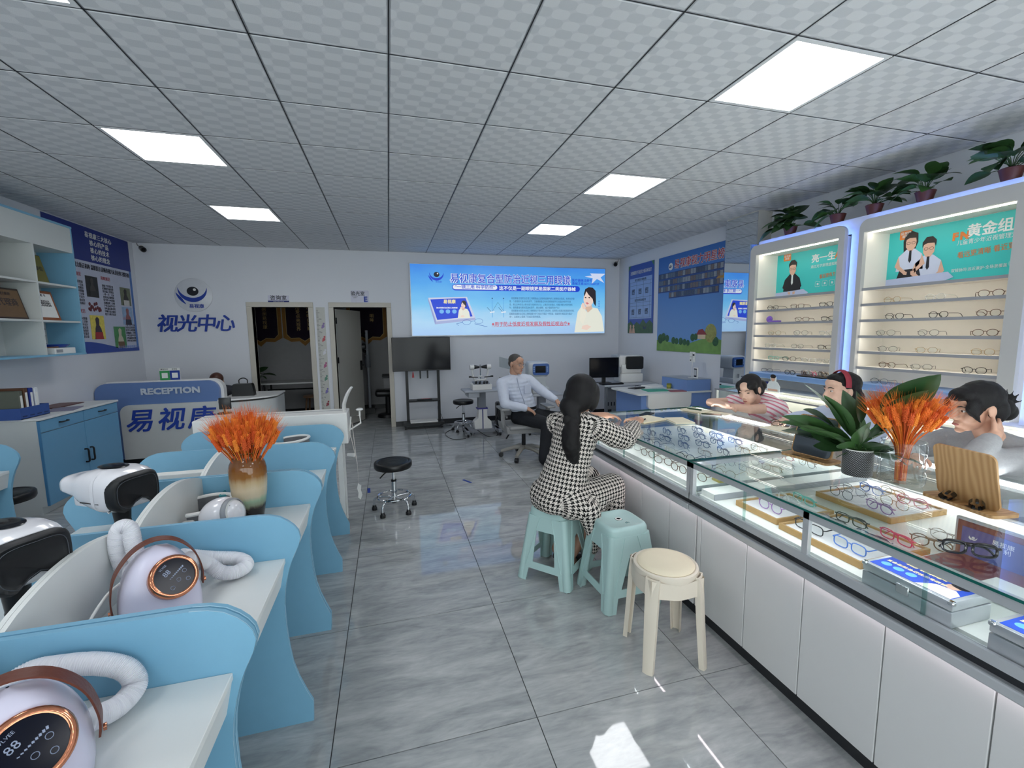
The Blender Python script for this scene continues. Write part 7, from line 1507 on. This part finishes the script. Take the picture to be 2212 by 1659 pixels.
for an in (anR, anL): limb(b, [an, X(an, (-.12, 0, -.05))], [.034, .024])
hand(b, wrR, (-.7, -.5, .0), (0, 0, -1), 1, .2); hand(b, wrL, (.75, .15, .35), (.1, 1, .0), 1, .25)
addmesh('body', remesh('body', b, SKIN_F, .005, 4), P_); face_parts(P_, hd, H, 1.0)
GSH = mat('grey_marl_shirt', (158, 158, 160), .9, var=.1, scale=120, bump=.1)
d = M(); torso(d, pel, nb, shL, shR, .15, .135, .018); limb(d, [shR, elR, wrR.lerp(elR, .1)], [.068, .06, .042]); limb(d, [shL, elL, wrL.lerp(elL, .2)], [.070, .062, .042]); addmesh('shirt', remesh('shirt', d, GSH, .007, 6, .012, .08), P_, 'grey marl long-sleeved shirt')
d = M(); d.sph(pel, (.17, .165, .09), 16, 10); limb(d, [hiR, knR, anR], [.10, .08, .06]); limb(d, [hiL, knL, anL], [.10, .08, .06]); addmesh('trousers', remesh('trousers', d, TRM, .009, 5), P_)
h = M(); he(h, hd, H, (0, -.030, .042), (.084, .098, .084)); he(h, hd, H, (0, -.066, -.02), (.082, .06, .08)); he(h, hd, H, (0, .045, .070), (.060, .048, .040)); he(h, hd, H, (-.058, .05, .018), (.022, .038, .045)); he(h, hd, H, (.058, .05, .018), (.022, .038, .045)); limb(h, [X(hd, H @ Vector((-.06, .06, .0))), X(hd, H @ Vector((-.074, .045, -.05)))], [.016, .006])
hr = addmesh('hair', remesh('hair', h, HAIR, .006, 6, .006, .03), P_, 'black hair in a messy low bun'); h = M(); he(h, hd, H, (0, -.14, -.055), (.042, .045, .045)); he(h, hd, H, (0, -.12, -.03), (.05, .05, .05)); q = X(hd, H @ Vector((0, -.15, -.02)))
for i in range(9): a = -.9+.25*i; h.tube([q, X(q, H @ Vector((.02*(i % 3-1), -.05*math.cos(a), .055*math.sin(a)+.02)))], [.010, .003], 6)
addmesh('bun', remesh('bun', h, HAIR, .005, 2), hr)
ob('red_bracelet', M().tube([wrL.lerp(elL, .12)+frame(wrL-elL) @ Vector((.030*math.cos(a*PI/10), 0, .030*math.sin(a*PI/10))) for a in range(20)], .003, 6, True), mat('red_cord', (170, 30, 36), .6), P_)
roll_stool('black rolling stool under the woman in grey shirt', (3.08, 1.42, 0), .7, .53)
# person bent behind the reception desk: only the crown of the head shows
P_ = thing('person', 'person bent low behind reception desk, only brown hair showing', 'person', (0, 0, 0))
hd = Vector((-2.30, 6.92, .945)); H = frame((0, -.8, -.6)); b = M(); head_shape(b, hd, H); pel, nb = Vector((-2.30, 7.18, .52)), Vector((-2.30, 7.04, .88)); shR, shL = Vector((-2.47, 7.06, .80)), Vector((-2.13, 7.06, .80))
limb(b, [X(hd, H @ Vector((0, -.02, -.06))), nb], [.05, .05]); torso(b, pel, nb, shL, shR, .13, .12); limb(b, [shR, (-2.5, 7.0, .6), (-2.4, 6.98, .5)], [.045, .038, .026]); limb(b, [shL, (-2.1, 7.0, .6), (-2.2, 6.98, .5)], [.045, .038, .026]); hand(b, (-2.4, 6.98, .5), (.3, 0, -.9), (0, 1, 0), 1); hand(b, (-2.2, 6.98, .5), (-.3, 0, -.9), (0, 1, 0), -1)
limb(b, [X(pel, (-.08, 0, 0)), (-2.40, 6.98, .46), (-2.40, 7.02, .06)], [.08, .055, .04]); limb(b, [X(pel, (.08, 0, 0)), (-2.20, 6.98, .46), (-2.20, 7.02, .06)], [.08, .055, .04]); addmesh('body', remesh('body', b, SKIN_F, .007, 3), P_); face_parts(P_, hd, H)
h = M(); he(h, hd, H, (0, -.025, .04), (.084, .095, .086)); addmesh('hair', remesh('hair', h, mat('brown_hair', (74, 42, 30), .4, var=.4, scale=120), .007, 4), P_)
d = M(); torso(d, pel, nb, shL, shR, .15, .13, .015); limb(d, [shR, (-2.5, 7.0, .6)], [.06, .05]); limb(d, [shL, (-2.1, 7.0, .6)], [.06, .05]); addmesh('shirt', remesh('shirt', d, mat('dark_shirt', (60, 62, 70), .8), .009, 4), P_)
d = M(); limb(d, [X(pel, (-.08, 0, 0)), (-2.40, 6.98, .46), (-2.40, 7.02, .1)], [.10, .07, .055]); limb(d, [X(pel, (.08, 0, 0)), (-2.20, 6.98, .46), (-2.20, 7.02, .1)], [.10, .07, .055]); addmesh('trousers', remesh('trousers', d, TRM, .01, 3), P_)
roll_stool('black stool behind the reception desk', (-2.30, 7.20, 0), .1, .44)
# ================================================================== plastic stools by the counter
TEALS = mat('pale_teal_plastic', (176, 206, 204), .42, var=.03)
def sq_ring(h, z, r=.3, n=40):
    out = []
    for i in range(n):
        a = 2*PI*i/n; ca, sa = math.cos(a), math.sin(a); e = .42
        out.append(Vector((abs(ca)**e*(1 if ca > 0 else -1)*h, abs(sa)**e*(1 if sa > 0 else -1)*h, z)))
    return out
def teal_stool(label, loc, rz):
    t = thing('plastic_stool', label, 'stool', loc, rz, 'pale teal plastic stools')
    H_ = .47; b = M(); n = 40; rings = [sq_ring(.135, H_-.055), sq_ring(.134, H_-.02), sq_ring(.128, H_-.006), sq_ring(.118, H_), sq_ring(.108, H_-.001), sq_ring(.104, H_-.004), sq_ring(.02, H_-.005), sq_ring(.018, H_-.02)]
    vs_ = [p for r_ in rings for p in r_]; fs_ = [(r_*n+i, r_*n+(i+1) % n, (r_+1)*n+(i+1) % n, (r_+1)*n+i) for r_ in range(len(rings)-1) for i in range(n)]
    ob('seat', b.add(vs_, fs_), TEALS, t, 50)
    ob('seat_badge', M().lathe([(.018, 0), (.020, .002), (.012, .003)], 20, (0, 0, H_-.005), cap=False), PAPER, t); ob('seat_hole', M().lathe([(.012, .0022), (0, .0022)], 16, (0, 0, H_-.005)), INK, t)
    x = txt(t, 'eh', .03, mat('stool_mark', (110, 150, 150), .5), (.02, -.06, H_-.0035), 'T')
    # four skirt walls with cut-out A shapes, splayed
    def wall(k):
        R = Matrix.Rotation(k*PI/2, 4, 'Z'); zt, zb = H_-.05, 0
        def hw(z): return .135+(.185-.135)*(1-z/zt)
        def wf_(z): return .80+.13*(1-z/zt)
        def P2(x, z, o=0): f = hw(z); return Vector((x, -f-o+.006*0, z))
        b = M(); th = .006
        outer = [(-1, zt), (1, zt), (1, 0), (.62, 0), (.58, .075), (.50, .095), (-.50, .095), (-.58, .075), (-.62, 0), (-1, 0)]
        hole = [(-.13, .30), (.13, .30), (.48, .135), (.44, .12), (-.44, .12), (-.48, .135)] if k % 2 == 0 else [(-.42, .33), (.42, .33), (.46, .14), (.42, .12), (-.42, .12), (-.46, .14)]
        # strips: build as quads between the outline pieces
        def q(pts): b.add([P2(x*hw(z)*wf_(z) if abs(x) >= .99 else x*hw(z), z) for x, z in pts]+[P2(x*hw(z)*wf_(z) if abs(x) >= .99 else x*hw(z), z, -th) for x, z in pts], [tuple(range(len(pts))), tuple(range(2*len(pts)-1, len(pts)-1, -1))]+[(i, i+len(pts), (i+1) % len(pts)+len(pts), (i+1) % len(pts)) for i in range(len(pts))])
        top = hole[0][1]; hx = hole[1][0]; bx = hole[2][0]
        q([(-1, zt), (-1, top), (1, top), (1, zt)]); q([(-1, top), (-1, .10), (-bx-.0, .128), (-hx, top)]); q([(1, .10), (1, top), (hx, top), (bx, .128)]); q([(-1, .10), (-.60, .085), (.60, .085), (1, .10), (bx, .128), (-bx, .128)])
        for s in (-1, 1): q([(s*1, .10), (s*1, 0), (s*.66, 0), (s*.60, .085)][::s])
        ob('side', b.xf(R), TEALS, t, 30)
        # corner leg column
        c = M(); pts = []
        for z in (zt, .1, 0): f = hw(z)*(.88 if z > .3 else .93); pts.append(Vector((f-.012, -f+.012, z)))
        c.tube(pts, [.027, .028, .030], 12); ob('leg', c.xf(R), TEALS, t, 60)
        ob('rib', M().tube([P2(-.30*hw(zt-.01), zt-.005, .001), P2(-.72*hw(.10), .10, .001)], .003, 6).tube([P2(.30*hw(zt-.01), zt-.005, .001), P2(.72*hw(.10), .10, .001)], .003, 6).xf(R), TEALS, t)
    for k in range(4): wall(k)
    return t
teal_stool('pale teal plastic stool under the woman in houndstooth dress', (1.0, 2.60, 0), .73)
teal_stool('empty pale teal plastic stool beside the cream stool', (1.275, 2.275, 0), .06)
CRM = mat('cream_plastic', (222, 212, 196), .45, var=.02); CRP = mat('cream_cushion', (232, 220, 194), .8, var=.02)
t = thing('cream_stool', 'cream plastic stool with round pad and four splayed legs', 'stool', (1.25, 1.77, 0), -.157)
ob('seat_rim', M().lathe([(.128, .455), (.140, .462), (.150, .458), (.153, .445), (.150, .425), (.13, .42)], 40, cap=False), CRM, t); ob('cushion', M().lathe([(.132, .452), (.134, .462), (.125, .470), (.10, .474), (0, .475)], 40), CRP, t); ob('underside', M().lathe([(.150, .43), (0, .43)], 30), CRM, t)
for k in range(4):
    a = k*PI/2+PI/4; R = Matrix.Rotation(a, 4, 'Z')
    def ap(u_, v): th = (u_-.5)*(PI/2)*.98; r_ = .150+.03*abs(2*u_-1)**3; z0 = .445-.02*(1-abs(2*u_-1)); return Vector((r_*math.cos(th+PI/4), r_*math.sin(th+PI/4), z0-(.085-.015*(1-abs(2*u_-1)))*v))
    ap_ = M().grid(ap, 14, 4); ob('apron', ap_.xf(R), CRM, t, 60)
    prof = [(.160, 0, .448), (.168, 0, .40), (.182, 0, .2), (.198, 0, 0)]; b = M()
    vs_ = []
    for (x, y, z), w_ in zip(prof, (.034, .032, .028, .024)):
        for (dx, dy) in ((-.020, -w_), (.004, -w_), (.010, 0), (.004, w_), (-.020, w_), (-.016, w_-.006), (.0, w_-.006), (.004, 0), (0, -w_+.006), (-.016, -w_+.006)): vs_.append((x+dx, dy, z))
    n = 10; fs_ = [(r_*n+i, r_*n+(i+1) % n, (r_+1)*n+(i+1) % n, (r_+1)*n+i) for r_ in range(3) for i in range(n)]+[tuple(3*n+i for i in range(n)), tuple(range(n-1, -1, -1))]
    ob('leg', M().add(vs_, fs_).xf(R), CRM, t, 40)
# ================================================================== books and phones on the counter
def notebook(label, x, y, rz, cover, w_=.15, h_=.21, th=.012, openb=False):
    t = thing('notebook', label, 'notebook', (x, y, ZT), rz, 'notebooks on the counter'); ob('cover', M().rbox(-w_/2, -h_/2, 0, w_/2, h_/2, th*.25, .001, 1), cover, t, 0); ob('pages', M().box(-w_/2+.003, -h_/2+.003, th*.25, w_/2-.003, h_/2-.003, th), mat('cream_pages', (232, 222, 196), .7), t, 0); return t
CRC = mat('kraft_cover', (206, 186, 140), .6)
notebook('open cream notebook under the hand of woman in houndstooth', 1.86, 2.93, .3, CRC, .26, .19, .010); notebook('closed pale notebook with green spine beside the writing woman', 2.06, 2.80, -.2, mat('pale_green_cover', (206, 214, 204), .6)); notebook('cream notebook with green pen at the far end', 2.46, 3.12, .2, CRC)
notebook('white notepad under the hand of woman with headband', 2.53, 2.34, .1, PAPER, .16, .22, .008)
t = notebook('loose white sheet beside the folded arms', 2.55, 2.98, .4, PAPER, .13, .19, .003)
def phone(label, x, y, rz, z=0, body=BLACK):
    t = thing('mobile_phone', label, 'phone', (x, y, ZT+z), rz, 'phones on the counter'); ob('phone_body', M().rbox(-.037, -.077, 0, .037, .077, .008, .003, 2), body, t); ob('phone_screen', M().prism(rrect(-.034, -.074, .034, .074, .006), 'z', .008, .0085), SCREEN, t, 0); ob('phone_camera', M().cyl((.02, .06, .0083), (.02, .06, .009), .004, n=10), BLACK, t)
phone('black phone beside the writing woman\'s notebook', 1.99, 3.12, -.9, .0); phone('dark phone in white case at the far counter corner', 2.45, 2.93, .9, 0, OFFW); phone('dark phone lying near the mirror stand', 2.44, 2.06, -.8, 0, mat('rose_phone', (206, 180, 166), .4))
tag(ob('ballpoint_pen', M().cyl((-.06, 0, .005), (.06, 0, .005), .0045, n=8).cyl((.06, 0, .005), (.07, 0, .005), .0045, .001, 8), BLACK, loc=(1.79, 2.86, ZT+.0105), rot=(0, 0, .7)), 'black pen in front of the writing woman', 'pen')
tag(ob('marker_pen', M().cyl((-.06, 0, .006), (.05, 0, .006), .006, n=8).cyl((.05, 0, .006), (.065, 0, .006), .0035, n=8), mat('dark_green_plastic', (30, 70, 50), .4), loc=(2.44, 3.12, ZT+.0125), rot=(0, 0, 2.0)), 'dark green pen on the cream notebook', 'pen')
glasses('tortoise spectacles in the hand of woman with headband', 'spectacles on counter tops', (2.58, 2.40, ZT+.009), -PI/2+.6, 'round', 'brown', 'fold')
# cables on the floor near the instruments
tag(ob('floor_cable', M().tube(cr([(.95, 7.55, .005), (1.0, 7.3, .005), (.8, 6.9, .005), (.85, 6.5, .005), (1.05, 6.45, .005)], 8), .004, 6), BLACK), 'thin black cable on the floor beside the TV stand', 'cable')
tag(ob('power_strip', M().rbox(-.20, -.03, 0, .20, .03, .03, .004, 1), OFFW, loc=(1.98, 6.75, 0)), 'long white power strip on the floor behind the chair', 'power strip')
